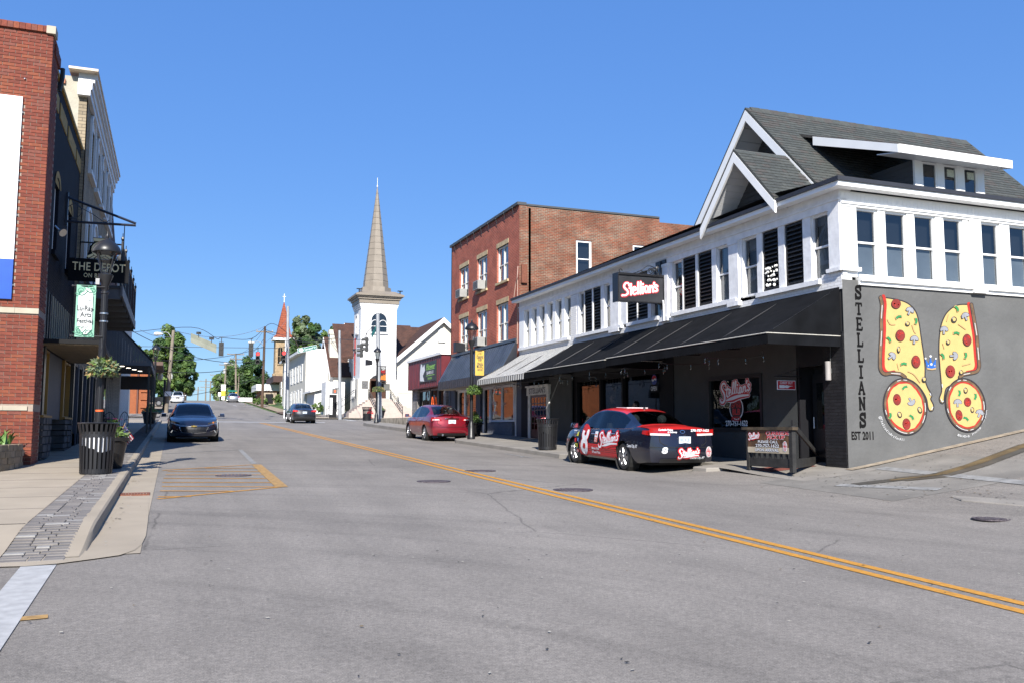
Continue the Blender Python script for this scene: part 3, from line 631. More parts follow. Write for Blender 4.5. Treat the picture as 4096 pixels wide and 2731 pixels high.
def gable(xg, yr, zr, sl, hb, dep, bw, xback, nm):
    """white rake boards, boarded soffit and dark lap siding of a gable facing the street"""
    yb = hb/sl
    for s in (-1, 1):
        mb = MB(); mb.prism([(xg-.02, yr, zr-.02), (xg-.02, yr+s*yb, zr-hb-.02), (xg-.02, yr+s*yb-(s*.0), zr-hb-.02-bw), (xg-.02, yr, zr-.02-bw)], (.05, 0, 0)); mk('rake_board', mb, WHITE, pz)
        n = 12
        for i in range(n):
            a0, a1 = i/n, (i+.93)/n; mb = MB(); q = lambda t, x, d: (x, yr+s*yb*t, zr-hb*t-.14-d)
            mb.hexa([q(a0, xg+.03, .02), q(a1, xg+.03, .02), q(a1, xback, .02), q(a0, xback, .02), q(a0, xg+.03, 0), q(a1, xg+.03, 0), q(a1, xback, 0), q(a0, xback, 0)]); mk('soffit_board', mb, mat('soffit_white', (.66, .67, .68), .5, var=.05), pz)
    k = 0; z = zr-hb
    while z < zr-.2:
        hw0 = (zr-z-.15)/sl; hw1 = max(.01, (zr-z-.15-.13)/sl); mb = MB()
        mb.add([(xback-.01, yr-hw0, z), (xback-.01, yr+hw0, z), (xback+.008, yr+hw1, z+.13), (xback+.008, yr-hw1, z+.13), (xback+.02, yr-hw0, z), (xback+.02, yr+hw0, z)], [(0, 1, 2, 3), (0, 4, 5, 1)]); mk('siding_board', mb, SIDING, pz); z += .125
gable(XG-.12, YR, ZR-.06, SL, 3.3, .6, .3, XG+.75, 'main'); 
XL, YL, ZL = 12.72, 17.82, 8.3
lo = MB(); lo.prism([(XL-.115, YL-1.5, ZL-1.57), (XL-.115, YL, ZL), (XL-.115, YL+1.5, ZL-1.57), (XL-.115, YL+1.5, ZL-1.63), (XL-.115, YL, ZL-.06), (XL-.115, YL-1.5, ZL-1.63)], (2.7, 0, 0)); lr = mk('gable_roof', lo, SHING[1], pz)
shingles(lr, (XL-.11, YL-1.5, ZL-1.57), (1, 0, 0), (0, 1.5, 1.57), lambda a, b: b < 2.13 and XL+a < 14.35+max(0, 0), 2.5, 2.15, 60)
gable(XL-.1, YL, ZL-.06, 1.045, 1.6, .5, .26, XL+.62, 'low')
# dormer
YD = 15.85; FD = FRY(YD)
dm = MB(); dm.hexa([Vector(p) for p in [(15.2, 15.2, 7.86), (18.75, 15.2, 7.86), (18.75, 18.6, 8.62+.55), (15.2, 18.6, 8.62+.55), (15.2, 15.2, 7.95), (18.75, 15.2, 7.95), (18.75, 18.6, 9.24), (15.2, 18.6, 9.24)]]); dr = mk('dormer_roof', dm, SHING[2], pz)
mb = MB(); mb.box(15.22, 18.72, 15.17, 15.22, 7.735, 7.93); mb.hexa([Vector(p) for p in [(15.17, 15.17, 7.73), (15.22, 15.17, 7.73), (15.22, 18.0, 8.75), (15.17, 18.0, 8.75), (15.17, 15.17, 7.92), (15.22, 15.17, 7.92), (15.22, 18.0, 8.98), (15.17, 18.0, 8.98)]]); mk('dormer_fascia', mb, WHITE, pz)
mb = MB(); mb.hexa([Vector(p) for p in [(15.2, 15.22, 7.735), (18.7, 15.22, 7.735), (18.7, YD, 7.86), (15.2, YD, 7.86), (15.2, 15.22, 7.755), (18.7, 15.22, 7.755), (18.7, YD, 7.88), (15.2, YD, 7.88)]]); mk('dormer_soffit', mb, mat('soffit_white', (.66, .67, .68)), pz)
for i in range(9):
    z = 6.75+i*.125; mb = MB(); yb_ = YR-(ZR-z)/SL; 
    if yb_ > YD: mb.box(16.28, 16.3+.004*i, YD, yb_+.1, z, z+.12); mk('siding_board', mb, SIDING, pz)
mb = MB(); mb.box(16.32, 18.4, YD+.12, 18, 6.7, 7.86); mk('dormer_core', mb, INT, pz)
for a, b in ((16.28, 16.5), (16.98, 17.17), (17.62, 17.82), (18.27, 18.5)): mb = MB(); mb.fbox(FD, a, b, 6.7, 7.86, 0, .06); mk('post', mb, WHITE, pz)
PAPER = mat('window_label', (.5, .52, .42), .7, var=.3, scale=30)
for i, (a, b) in enumerate(((16.5, 16.98), (17.17, 17.62), (17.82, 18.27))):
    w = window(pz, FD, a, b, 6.7, 7.84, .05, .045, WHITE, split=.42, back=None, dep=.05)
    if i: mb = MB(); mb.fbox(FD, a+.16, b-.07, 7.56, 7.74, -.012+.02, .024); mk('paper_label', mb, PAPER, w)
# ------------------------------------------------------------------ ground floor front
ZG = .3
mb = MB(); holed(mb, FX, 16.2, 21.4, ZG, 3.5, [(17.44, 19.72, 1.43, 2.8)], -.15, 0); mk('front_wall', mb, DGREY, pz)
mb = MB(); holed(mb, FX, 22.15, 28.2, ZG, 3.5, [(22.3, 24.6, 1.05, 3.08), (24.7, 26.15, 1.05, 3.08), (26.25, 27.95, 1.05, 3.08)], -.5, -.1); mk('shopfront', mb, BLKM, pz)
for i in range(17):
    a = 28.2+i*.118; mb = MB(); mb.fbox(FX, a+.003, a+.115, ZG, 3.5, -.05, .0); mk('wall_board', mb, DGREY, pz)
for a, b, k in ((32.2, 33.0, 0), (21.4, 22.15, .03)): mb = MB(); mb.fbox(FX, a, b, ZG, 3.5, -.1, k); mk('pillar', mb, BLKM, pz)
mb = MB(); mb.fbox(FX, 14.68, 15.3, ZG, 3.5, -.6, .02); mk('corner_pillar', mb, BBRICK, pz)
# big lettered window
LWH = mat('decal_white', (.75, .76, .78), .4, var=.03); LRD = mat('decal_red', (.5, .03, .03), .4, var=.05); LBK = mat('decal_black', (.01, .01, .012), .4, var=0)
mb = MB(); mb.fbox(FX, 17.44, 17.52, 1.43, 2.8, -.12, .03); mb.fbox(FX, 19.64, 19.72, 1.43, 2.8, -.12, .03); mb.fbox(FX, 17.52, 19.64, 1.43, 1.52, -.12, .03); mb.fbox(FX, 17.52, 19.64, 2.72, 2.8, -.12, .03); w = mk('display_window', mb, BLK, pz)
mb = MB(); mb.quad(FX(17.52, 1.52, -.04), FX(19.64, 1.52, -.04), FX(19.64, 2.72, -.04), FX(17.52, 2.72, -.04)); mk('pane', mb, GLASSD, w)
mb = MB(); mb.quad(FX(17.3, 1.3, -.28), FX(19.9, 1.3, -.28), FX(19.9, 2.9, -.28), FX(17.3, 2.9, -.28)); mk('interior', mb, INT, w)
FM = frame((XF, 0, 0), (0, -1, 0), (-1, 0, 0))   # reads left to right for someone in the street
def put(par, name, F, g, r, z, s, n, m, sx=None): mb = MB(); mb.geo(g, F, r, z, s, n, 0, sx); return mk(name, mb, m, par)
S = .285
put(w, 'lettering_outline', FM, stroke(SCRIPT+SWASH, .46), -19.25, 2.19, S, -.036, LWH); put(w, 'lettering_outline', FM, stroke(SCRIPT+SWASH, .38), -19.25, 2.19, S, -.033, LRD); put(w, 'lettering', FM, stroke(SCRIPT+SWASH, .17), -19.25, 2.19, S, -.03, LWH)
def badge(par, F, r, z, s, n, base=True):
    """round house badge with four lines of words"""
    circ = ([(cos(2*pi*i/24)*.95, sin(2*pi*i/24)*.95+.2) for i in range(24)], [tuple(range(24))], 1); c2 = ([(x*.9, (y-.2)*.9+.2) for x, y in circ[0]], circ[1], 1)
    if base: put(par, 'badge', F, circ, r, z, s, n, LWH)
    put(par, 'badge', F, c2, r, z, s, n+.003, LBK)
    for tx, yy, h in (('HOME', .62, .34), ('OF THE', .26, .27), ('8LB', -.32, .48), ('PIZZA', -.82, .34)):
        g = text(tx, .04); sc = h*s; wd = min(1.3*s, g[2]*sc); put(par, 'badge_word', F, g, r-wd/2, z+yy*s, sc, n+.006, LRD, wd/g[2]); 
badge(w, FM, -18.55, 1.93, .3, -.036)
g = text('270-757-1622', .03); put(w, 'phone_number', FM, g, -19.02, 1.56, .13, -.036, LWH, .92/g[2])
# shopfront panes
mb = MB()
for a, b in ((22.3, 24.6), (24.7, 26.15), (26.25, 27.95)):
    p = MB(); p.quad(FX(a, 1.05, -.2), FX(b, 1.05, -.2), FX(b, 3.08, -.2), FX(a, 3.08, -.2)); mk('pane', p, GLASSD, bpy.data.objects['shopfront'])
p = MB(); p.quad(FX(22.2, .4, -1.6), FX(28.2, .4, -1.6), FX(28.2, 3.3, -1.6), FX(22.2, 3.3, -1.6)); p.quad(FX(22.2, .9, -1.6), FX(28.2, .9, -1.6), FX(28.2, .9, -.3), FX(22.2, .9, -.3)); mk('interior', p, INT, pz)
# carved out room behind the shopfront: core starts further back
# corner entrance
mb = MB(); mb.fbox(FX, 15.3, 16.2, ZG, 3.5, -.5, -.42); mb.fbox(FX, 15.3, 16.2, 2.85, 3.5, -.42, 0); mb.fbox(FX, 15.3, 15.36, .3, 2.85, -.42, -.02); mb.fbox(FX, 16.14, 16.2, .3, 2.85, -.42, -.02); mk('entrance', mb, BLK, pz)
mb = MB(); mb.fbox(FX, 15.42, 16.1, .72, 2.7, -.4, -.34); d = mk('door', mb, BLK, pz); p = MB(); p.fbox(FX, 15.5, 15.95, 1.5, 2.5, -.34, -.33); mk('pane', p, GLASSD, d); p = MB(); p.tube([FX(16.03, 1.5, -.3), FX(16.03, 1.75, -.3)], .012); mk('handle', p, WHITE, d)
# white framed door with carved name board
yd0, yd1 = 30.1, 32.15
mb = MB(); mb.fbox(FX, yd0, yd0+.22, .7, 2.75, 0, .06); mb.fbox(FX, yd1-.22, yd1, .7, 2.75, 0, .06); mb.fbox(FX, yd0-.06, yd1+.06, 2.75, 3.08, 0, .09); mb.fbox(FX, yd0-.1, yd1+.1, 3.06, 3.12, 0, .14); mb.fbox(FX, yd0-.02, yd0+.24, .7, 1.05, 0, .08); mb.fbox(FX, yd1-.24, yd1+.02, .7, 1.05, 0, .08); dfm = mk('door_frame', mb, mat('aged_white', (.55, .54, .52), .7, var=.2, scale=5), pz)
mb = MB(); mb.fbox(FX, yd0+.22, yd1-.22, .7, 2.75, .0, .03); d = mk('door', mb, BLK, pz)
for i in range(5):
    for j in range(5):
        p = MB(); a = yd0+.32+i*.29; zz = 1.45+j*.25; p.fbox(FX, a, a+.2, zz, zz+.21, .03, .036); mk('pane', p, GLASSD, d)
g = text("STELLIAN'S", .02); put(dfm, 'carved_name', FM, g, -yd1+.22, 2.82, .2, .094, LBK, (yd1-yd0-.44)/g[2])
# ------------------------------------------------------------------ painted side wall
MUR = {k: mat('mural_'+k, tuple(q*.56 for q in c), .7, var=v, scale=6, detail=6) for k, c, v in (('cheese', (.82, .6, .22), .06), ('crust', (.22, .13, .065), .4), ('line', (.035, .03, .035), .1), ('sauce', (.62, .03, .015), .2), ('pepperoni', (.33, .03, .02), .3), ('pepper', (.03, .33, .1), .15), ('olive', (.03, .03, .03), .1), ('mushroom', (.42, .43, .47), .12), ('blue', (.02, .16, .62), .1), ('white', (.8, .8, .8), .03), ('gold', (.65, .45, .2), .1), ('shade', (.72, .46, .2), .1))}
MF = lambda x, y: (3480+x/2.53, 1160+y/2.53)
def mp2(x, y, k): p = onY(*MF(x, y), YC); p.y = YC-.004-.0025*k; return p
def mural(par, name, pts, m, k, sm=True, n=4):
    q = catmull(pts+pts[:1], n)[:-1] if sm else pts
    mb = MB(); mb.poly([mp2(x, y, k) for x, y in q]); return mk(name, mb, MUR[m], par)
def mline(par, name, paths, w, m, k, sm=True):
    g = stroke(paths, w, sm); mb = MB(); mb.add([mp2(p[0], p[1], k)-Vector((0, p[2]*.9, 0)) for p in g[0]], g[1]); return mk(name, mb, MUR[m], par)
def ell(cx, cy, rx, ry, rot=0, n=16): return [(cx+rx*cos(a)*cos(rot)-ry*sin(a)*sin(rot), cy+rx*cos(a)*sin(rot)+ry*sin(a)*cos(rot)) for a in [2*pi*i/n for i in range(n)]]
LS = [(105, 80), (190, 85), (330, 115), (410, 160), (465, 230), (495, 340), (515, 480), (540, 640), (555, 780), (556, 900), (580, 980), (622, 1060), (612, 1098), (640, 1160), (634, 1212), (606, 1220), (585, 1185), (570, 1100), (535, 1030), (480, 960), (400, 905), (350, 880), (300, 850), (210, 845), (140, 850), (100, 800), (92, 700), (105, 560), (112, 420), (122, 280), (118, 160)]
RS_ = [(1010, 150), (920, 150), (850, 170), (770, 240), (720, 350), (700, 480), (695, 620), (705, 780), (718, 930), (722, 1020), (700, 1090), (712, 1136), (742, 1136), (752, 1060), (770, 990), (830, 950), (880, 905), (930, 850), (1010, 835), (1080, 815), (1105, 760), (1095, 640), (1085, 500), (1070, 370), (1045, 270), (1030, 180)]
mp1 = mk('mural_painting', MB().poly([mp2(x, y, 0) for x, y in catmull(LS+LS[:1], 4)[:-1]]), MUR['cheese'], pz)
mline(mp1, 'outline', [LS+LS[:1]], 12, 'line', 1)
cl = [(103, 78), (118, 160), (110, 290), (112, 420), (104, 560), (98, 700), (104, 800), (145, 845), (210, 838), (300, 845), (350, 878)]
mline(mp1, 'sauce_edge', [[(x+30, y-12) for x, y in cl[:-2]]], 36, 'sauce', 2); mline(mp1, 'crust_edge', [cl], 40, 'line', 3); mline(mp1, 'crust_edge', [cl], 27, 'crust', 4)
mp2_ = mk('mural_painting', MB().poly([mp2(x, y, 0) for x, y in catmull(RS_+RS_[:1], 4)[:-1]]), MUR['cheese'], pz)
mline(mp2_, 'outline', [RS_+RS_[:1]], 12, 'line', 1)
cr = [(1022, 150), (1035, 220), (1055, 340), (1075, 460), (1085, 580), (1095, 700), (1100, 770), (1075, 820), (1005, 838), (945, 850), (905, 875)]
mline(mp2_, 'sauce_edge', [[(x-26, y-8) for x, y in cr[:-2]]], 34, 'sauce', 2); mline(mp2_, 'crust_edge', [cr], 40, 'line', 3); mline(mp2_, 'crust_edge', [cr], 27, 'crust', 4)
for cx, cy, rx, ry, rot in ((350, 1175, 215, 285, -.18), (960, 1160, 198, 270, -.2)):
    e = ell(cx, cy, rx, ry, rot, 28); md = mural(pz, 'mural_painting', e, 'crust', 5, False); mline(md, 'outline', [e+e[:2]], 14, 'line', 6)
    mural(md, 'sauce_edge', ell(cx, cy, rx-26, ry-30, rot, 28), 'sauce', 6, False); mural(md, 'cheese', [(x+random.uniform(-5, 5), y+random.uniform(-5, 5)) for x, y in ell(cx, cy, rx-42, ry-48, rot, 30)], 'cheese', 7)
    rr = random.Random(4); hl = ell(cx, cy, rx-12, ry-13, rot, 40)
    mline(md, 'crust_light', [[hl[i], hl[(i+1) % 40]] for i in range(40) if rr.random() < .3], 7, 'white', 6)
mline(mp1, 'crust_light', [[cl[1], cl[2]], [cl[3], cl[4]], [cl[8], cl[9]]], 7, 'white', 5); mline(mp2_, 'crust_light', [[cr[2], cr[3]], [cr[4], cr[5]], [cr[8], cr[9]]], 7, 'white', 5)
for x, y, rx, ry in ((256, 143, 45, 47), (299, 462, 44, 55), (457, 722, 41, 60), (265, 1104, 37, 55), (361, 1352, 38, 56), (975, 507, 40, 57), (806, 820, 44, 60), (978, 1130, 34, 44), (892, 1263, 32, 53)):
    o = mural(pz, 'mural_pepperoni', ell(x, y, rx+4, ry+4, -.1), 'line', 8, False); mural(o, 'slice', ell(x, y, rx, ry, -.1), 'pepperoni', 9, False)
    rr = random.Random(int(x))
    for _ in range(6): a = rr.uniform(0, 6.3); q = rr.uniform(.2, .7); mural(o, 'fleck', ell(x+cos(a)*rx*q, y+sin(a)*ry*q, 8, 11, rr.uniform(0, 3), 6), 'sauce', 10, False)
for x, y, rx, ry, r in ((372, 346, 24, 23, 0), (282, 602, 17, 34, 0), (540, 902, 24, 30, 0), (842, 304, 29, 32, 0), (783, 530, 21, 25, 0), (914, 832, 22, 26, 0), (291, 1259, 24, 34, -.2), (495, 1212, 24, 36, -.3), (958, 1014, 22, 33, 0), (1026, 1210, 20, 31, 0)):
    o = mural(pz, 'mural_olive', ell(x, y, rx, ry, r), 'olive', 8, False); mural(o, 'hole', ell(x+1, y-3, rx*.55, ry*.6, r), 'cheese', 9, False); mline(o, 'glint', [[(x-rx*.7, y-ry*.3), (x-rx*.3, y-ry*.8)]], 4, 'white', 9, False)
for x, y, a in ((395, 212, .35), (440, 500, .05), (215, 665, .9), (740, 405, 0), (955, 268, -.4), (845, 662, 1.5), (410, 1128, 2.6), (878, 1135, 0), (1100, 1240, .3)):
    R2 = lambda px, py: (x+px*cos(a)-py*sin(a), y+px*sin(a)+py*cos(a))
    cap_ = [R2(*p) for p in [(-40, 8), (-34, -18), (-10, -34), (14, -34), (36, -16), (42, 8), (22, 14), (8, 2), (8, 44), (-10, 44), (-8, 2), (-24, 14)]]
    o = mural(pz, 'mural_mushroom', [R2(px*1.12, py*1.12) for px, py in [(-40, 8), (-34, -18), (-10, -34), (14, -34), (36, -16), (42, 8), (22, 14), (10, 2), (10, 42), (-12, 42), (-10, 2), (-24, 14)]], 'line', 8, False); mural(o, 'cap', cap_, 'mushroom', 9, False)
for x, y, a in ((282, 278, -.3), (456, 318, 1.7), (184, 500, 1.0), (334, 745, 0), (870, 192, 1.1), (868, 440, .2), (727, 665, 1.15), (958, 660, 1.75), (342, 985, -.5), (194, 1268, 1.8), (412, 1282, .9), (894, 1040, 1.7), (1055, 1075, 1.75), (962, 1298, .6)):
    R2 = lambda px, py: (x+px*cos(a)-py*sin(a), y+px*sin(a)+py*cos(a)); q = [R2(*p) for p in [(-30, -8), (0, -18), (30, -10), (28, 12), (0, 4), (-28, 16)]]
    o = mural(pz, 'mural_pepper', [R2(px*1.18, py*1.25) for px, py in [(-30, -8), (0, -18), (30, -10), (28, 12), (0, 4), (-28, 16)]], 'shade', 8, False); mural(o, 'strip', q, 'pepper', 9, False)
cw = mural(pz, 'mural_crown', [(572, 785), (552, 690), (590, 745), (607, 670), (628, 745), (662, 690), (662, 785), (620, 795)], 'blue', 3, False)
mural(cw, 'crown_band', [(572, 782), (620, 792), (662, 782), (662, 800), (620, 806), (574, 800)], 'gold', 4, False)
for x, y, r in ((557, 690, 10), (607, 668, 13), (661, 692, 9), (615, 748, 13), (585, 762, 6), (650, 762, 6)): mural(cw, 'crown_jewel', ell(x, y, r, r), 'white', 5, False)
for pts, w in (([(170, 300), (200, 350), (250, 352)], 9), ([(420, 360), (440, 420), (455, 440)], 9), ([(380, 820), (440, 850), (500, 930)], 10), ([(270, 740), (285, 800)], 8), ([(790, 250), (770, 320)], 8), ([(890, 350), (960, 400)], 9), ([(730, 540), (745, 590)], 8), ([(1010, 740), (930, 760)], 9)): mline(mp1, 'cheese_shade', [pts], w, 'shade', 6)
for pts in ([(608, 1060), (600, 1040)], [(628, 1180), (615, 1205)], [(722, 950), (726, 980)], [(712, 1100), (722, 1125), (735, 1118)]): mline(mp1, 'cheese_light', [pts], 9, 'white', 7)
# wall lettering
FMY = FRY(YC)
BLKP = mat('black_letter_paint', (.006, .006, .006), .8, var=.2, spec=.1)
zt = [onY(3420, 1050+v/1.568, YC).z for v in (147, 252, 345, 440, 540, 640, 738, 838, 942)]; zb = [onY(3420, 1050+v/1.568, YC).z for v in (228, 330, 428, 527, 625, 724, 825, 923, 1028)]
x0 = onY(3412, 1400, YC).x
for i, ch in enumerate('STELLIANS'):
    g = slab(ch); w = .185; put(pz, 'wall_letter', FMY, g, 13.335-.02+(.0 if ch != 'I' else 0), zb[i], zt[i]-zb[i], .006, BLKP, w)
a, b = onY(3406, 1755, YC), onY(3494, 1755, YC); g = text('EST 2011', .03); put(pz, 'wall_letter', FMY, g, a.x, a.z-.005, .16, .006, BLKP, (b.x-a.x)/g[2])
def arc_text(par, s, cx, cy, rx, ry, a0, a1, h, flip=1):
    n = len(s)
    for i, ch in enumerate(s):
        if ch == ' ': continue
        an = a0+(a1-a0)*(i+.5)/n; g = text(ch, .02); px, py = cx+rx*cos(an), cy+ry*sin(an)
        tx, ty = -rx*sin(an)*flip, ry*cos(an)*flip; L_ = sqrt(tx*tx+ty*ty); tx /= L_; ty /= L_; nx, ny = ty, -tx
        mb = MB(); mb.add([mp2(px+(x-g[2]/2)*h*.8*tx+y*h*nx, py+(x-g[2]/2)*h*.8*ty+y*h*ny, 4) for x, y in g[0]], g[1]); mk('signature_letter', mb, MUR['white'], par)
arc_text(pz, '@TheStudioArtforAll', 360, 1180, 285, 345, 2.85, 1.62, 26, -1)
arc_text(pz, 'BETH ATCHER', 960, 1170, 240, 318, 1.92, 1.38, 22, -1); arc_text(pz, 'APRIL JERNIGAN', 960, 1160, 225, 300, .68, .18, 17, -1)
arc_text(pz, 'JENNA KITTINGER', 960, 1165, 232, 312, 1.28, .8, 15, -1)
# ------------------------------------------------------------------ awnings
AWN = mat('black_awning_cloth', (.0065, .007, .0085), .9, var=.35, scale=2.2, bump=.3, bscale=5, detail=7, spec=.08)
PIPE = mat('awning_piping', (.45, .43, .38), .6, var=.2, scale=8)
def awning(name, label, ya, yb, xo, zt_, zo, m, panels, val=.22, mats=None, ends=True):
    t = thing(name, label, 'awning', (XF, (ya+yb)/2, zo)); n = panels
    stripes = mats is not None
    for i in range(n):
        a, b = ya+(yb-ya)*i/n, ya+(yb-ya)*(i+1)/n; mm = mats[i % len(mats)] if stripes else m
        mb = MB(); k = 3
        for j in range(k):
            t0, t1 = j/k, (j+1)/k; sag = lambda q: -.05*sin(pi*q); P_ = lambda y, q: (XF+.0-(XF-xo)*q, y, zt_-(zt_-zo)*q+sag(q))
            mb.quad(P_(a, t0), P_(b, t0), P_(b, t1), P_(a, t1))
        pn = mk('awning_panel', mb, mm, t, 60)
        mb = MB(); q = max(2, int((b-a)/.11)) if not stripes else 2     # scalloped valance
        for j in range(q):
            c0, c1 = a+(b-a)*j/q, a+(b-a)*(j+1)/q; mb.poly([(xo-.005, c0, zo-.01), (xo-.005, c1, zo-.01), (xo-.012, c1, zo-val+.02), (xo-.015, (c0+c1)/2, zo-val-.012), (xo-.012, c0, zo-val+.02)])
        mk('valance', mb, mm, pn)
    if not stripes:
        mb = MB(); mb.tube([(xo-.01, ya, zo), (xo-.01, yb, zo)], .013, 6); 
        if ends: mb.tube([(xo-.01, ya-.004, zo), (XF, ya-.004, zo)], .01, 6)
        mk('piping', mb, PIPE, t)
    if ends:
        mb = MB(); mb.add([(XF, ya, zt_), (xo, ya, zo), (XF, ya, zo)], [(0, 1, 2)]); mb.quad((xo, ya, zo-.012), (XF, ya, zo-.012), (XF, ya, zo-val), (xo, ya, zo-val)); mk('end_panel', mb, m, t)
    mb = MB()
    for i in range(max(2, int((yb-ya)/1.6))+1):
        y = ya+.05+(yb-ya-.1)*i/max(2, int((yb-ya)/1.6)); mb.tube([(XF, y, zo+.02), (xo+.03, y, zo-.02)], .018, 6); mb.tube([(XF, y, zt_-.03), (xo+.03, y, zo-.01)], .015, 6)
    mb.tube([(xo+.03, ya+.03, zo-.02), (xo+.03, yb-.03, zo-.02)], .018, 6); mk('awning_frame', mb, BLK, t)
    return t
awning('awning', 'long black cloth awning over the corner door and lettered window', 14.75, 21.88, 11.15, 4.45, 3.41, AWN, 8)
awning('awning', 'black cloth awning with scalloped hem beside the striped one', 21.96, 28.0, 11.15, 4.42, 3.38, AWN, 7, ends=True)
awning('awning', 'grey and white striped awning with scalloped hem by the brick building', 28.06, 33.1, 11.15, 4.41, 3.36, None, 46, .2, [mat('awning_white', (.6, .59, .55), .8, var=.12), mat('awning_stripe', (.07, .07, .075), .8, var=.2)], ends=False)
# ------------------------------------------------------------------ hanging box sign
sg = thing('hanging_sign', 'black box sign with red and white neon script hanging over the awning', 'sign', (12.2, 21.9, 5)); FS = FRY(21.78)
mb = MB(); mb.box(11.5, 12.94, 21.8, 22.05, 5.02, 5.8); mk('sign_box', mb, mat('sign_black', (.022, .023, .027), .4, var=.3, scale=3), sg)
mb = MB(); mb.box(11.47, 11.5, 21.76, 22.09, 5.0, 5.82); mb.box(12.94, 12.97, 21.76, 22.09, 5.0, 5.82); mb.box(11.5, 12.94, 21.76, 21.8, 5.76, 5.82); mb.box(11.5, 12.94, 21.76, 21.8, 5.0, 5.03); mb.box(11.5, 12.94, 21.8, 22.09, 5.8, 5.82); mk('sign_rim', mb, BLK, sg)
NS = [[(.95, 1.1), (.8, 1.35), (.5, 1.3), (.36, 1.0), (.5, .78), (.72, .6), (.75, .3), (.5, .12), (.15, .1)], [(1.12, 1.28), (1.1, .25)], [(.95, .88), (1.3, .92)], [(1.34, .6), (1.66, .74), (1.6, .98), (1.42, .94), (1.32, .5), (1.5, .28), (1.75, .42)], [(1.92, 1.5), (1.88, .38)], [(2.2, 1.56), (2.16, .4)], [(2.44, 1.1), (2.42, .45)], [(2.46, 1.36), (2.47, 1.37)], [(3.0, 1.1), (2.78, 1.16), (2.66, .9), (2.7, .62), (2.86, .56), (3.0, .8), (3.02, 1.16), (3.04, .58)], [(3.24, 1.2), (3.24, .62)], [(3.25, .95), (3.4, 1.2), (3.55, 1.14), (3.58, .66)], [(3.74, 1.56), (3.68, 1.42)], [(4.1, 1.24), (3.9, 1.34), (3.78, 1.16), (4.02, .98), (4.06, .8), (3.86, .7), (3.7, .76)]]
NW = mat('neon_white', (.75, .75, .74), .35, var=.05); NR = mat('neon_red', (.6, .03, .04), .4, var=.05)
put(sg, 'lettering_outline', FS, stroke(NS, .36), 11.58, 5.14, .285, -.018, NR); put(sg, 'lettering', FS, stroke(NS, .2), 11.58, 5.14, .285, -.014, NW)
mb = MB()
for p in NS: 
    if len(p) > 2: mb.tube([(11.58+x*.285, 21.765, 5.14+y*.285) for x, y in catmull(p, 3)], .007, 5)
mk('neon_tube', mb, mat('neon_tube', (.8, .8, .78), .15, var=0), sg)
mb = MB(); mb.box(12.9, 12.98, 21.88, 21.96, 4.85, 6.25); mb.box(12.93, 12.99, 21.65, 22.2, 6.16, 6.26); mk('bracket_post', mb, BLK, sg)
mb = MB(); sp = lambda cx, cz, r, a0, a1, k: [(cx+r*(1-.7*i/k)*cos(a0+(a1-a0)*i/k), 21.92, cz+r*(1-.7*i/k)*sin(a0+(a1-a0)*i/k)) for i in range(k+1)]
mb.tube([(11.72, 21.92, 5.82)]+sp(11.66, 5.9, .08, -.6, -6.5, 14), .013, 6); mb.tube([(x, 21.92, z) for x, z in catmull([(12.0, 5.83), (12.25, 5.92), (12.5, 6.08), (12.7, 6.06), (12.84, 5.95), (12.86, 5.84)], 5)], .014, 6)
mb.tube(sp(12.62, 5.94, .1, 3.6, -7, 20), .012, 6); mb.tube([(x, 21.92, z) for x, z in catmull([(12.18, 5.9), (12.3, 5.93), (12.42, 5.88), (12.45, 5.83)], 5)], .012, 6); mb.tube([(x, 21.92, z) for x, z in catmull([(12.88, 6.12), (12.8, 6.05), (12.8, 5.92), (12.86, 5.84)], 5)], .012, 6); mk('scrollwork', mb, BLK, sg)
mb = MB(); mb.tube(catmull([(12.99, 22.0, 5.06), (12.9, 21.75, 5.08), (12.88, 21.7, 4.95), (12.9, 21.72, 4.5)], 5), .022, 6); mk('conduit', mb, WHITE2, sg)
# ------------------------------------------------------------------ brick three-storey building
XB = 13.0; YB0, YB1 = 33.2, 42.72
FRB = brickmat('front_red_brick', (.36, .085, .05), (.27, .062, .038), (.42, .27, .2), ms=.012, bump=.5, var=.3)
SDB = brickmat('side_old_brick', (.175, .05, .026), (.105, .038, .024), (.2, .145, .1), ms=.016, bump=.8, var=.35, blotch=(1.25, 1.7, 1.9))
STONE = mat('tan_stone', (.44, .34, .2), .85, var=.2, scale=5, bump=.3)
bb = thing('brick_building', 'three-storey red brick building with tan stone lintels and pale window frames', 'building', (13, 38, 1))
FB = FRX(XB); WY = [(34.5, 35.9), (37.2, 38.6), (39.9, 41.3)]
H3, H2 = (7.72, 9.27), (5.13, 6.78)
mb = MB(); holed(mb, FB, YB0, YB1, 3.4, 10.6, [(a, b, z0, z1) for a, b in WY for z0, z1 in (H3, H2)], -.14, 0); mk('front_wall', mb, FRB, bb)
for a, b in WY:
    for z0, z1 in (H3, H2):
        mb = MB(); mb.fbox(FB, a-.04, b+.06, z1, z1+.2, -.1, .012); mk('lintel', mb, STONE, bb); mb = MB(); mb.fbox(FB, a-.06, b+.06, z0-.1, z0, -.1, .07); mk('sill', mb, STONE, bb)
        window(bb, FB, a, b, z0, z1, -.07, .07, mat('old_white', (.68, .67, .62), .6, var=.08), back=CURT, ctr=True, split=.48, bd=.18)
mb = MB(); mb.fbox(FB, YB0, YB1, 3.4, 10.5, -.5, -.4); mk('inner_wall', mb, INT, bb)
FSB = FRY(YB0)
mb = MB(); holed(mb, FSB, 13.0, 19.57, 4.0, 10.58, [(15.55, 16.27, 7.75, 9.33), (18.24, 18.96, 7.75, 9.33)], -.14, 0); holed(mb, FSB, 19.57, 30, 4.0, 10.42, [], -.1, 0); mb.fbox(FSB, 19.5, 19.57, 10.42, 10.58, -.3, 0.001); mk('side_wall', mb, SDB, bb)
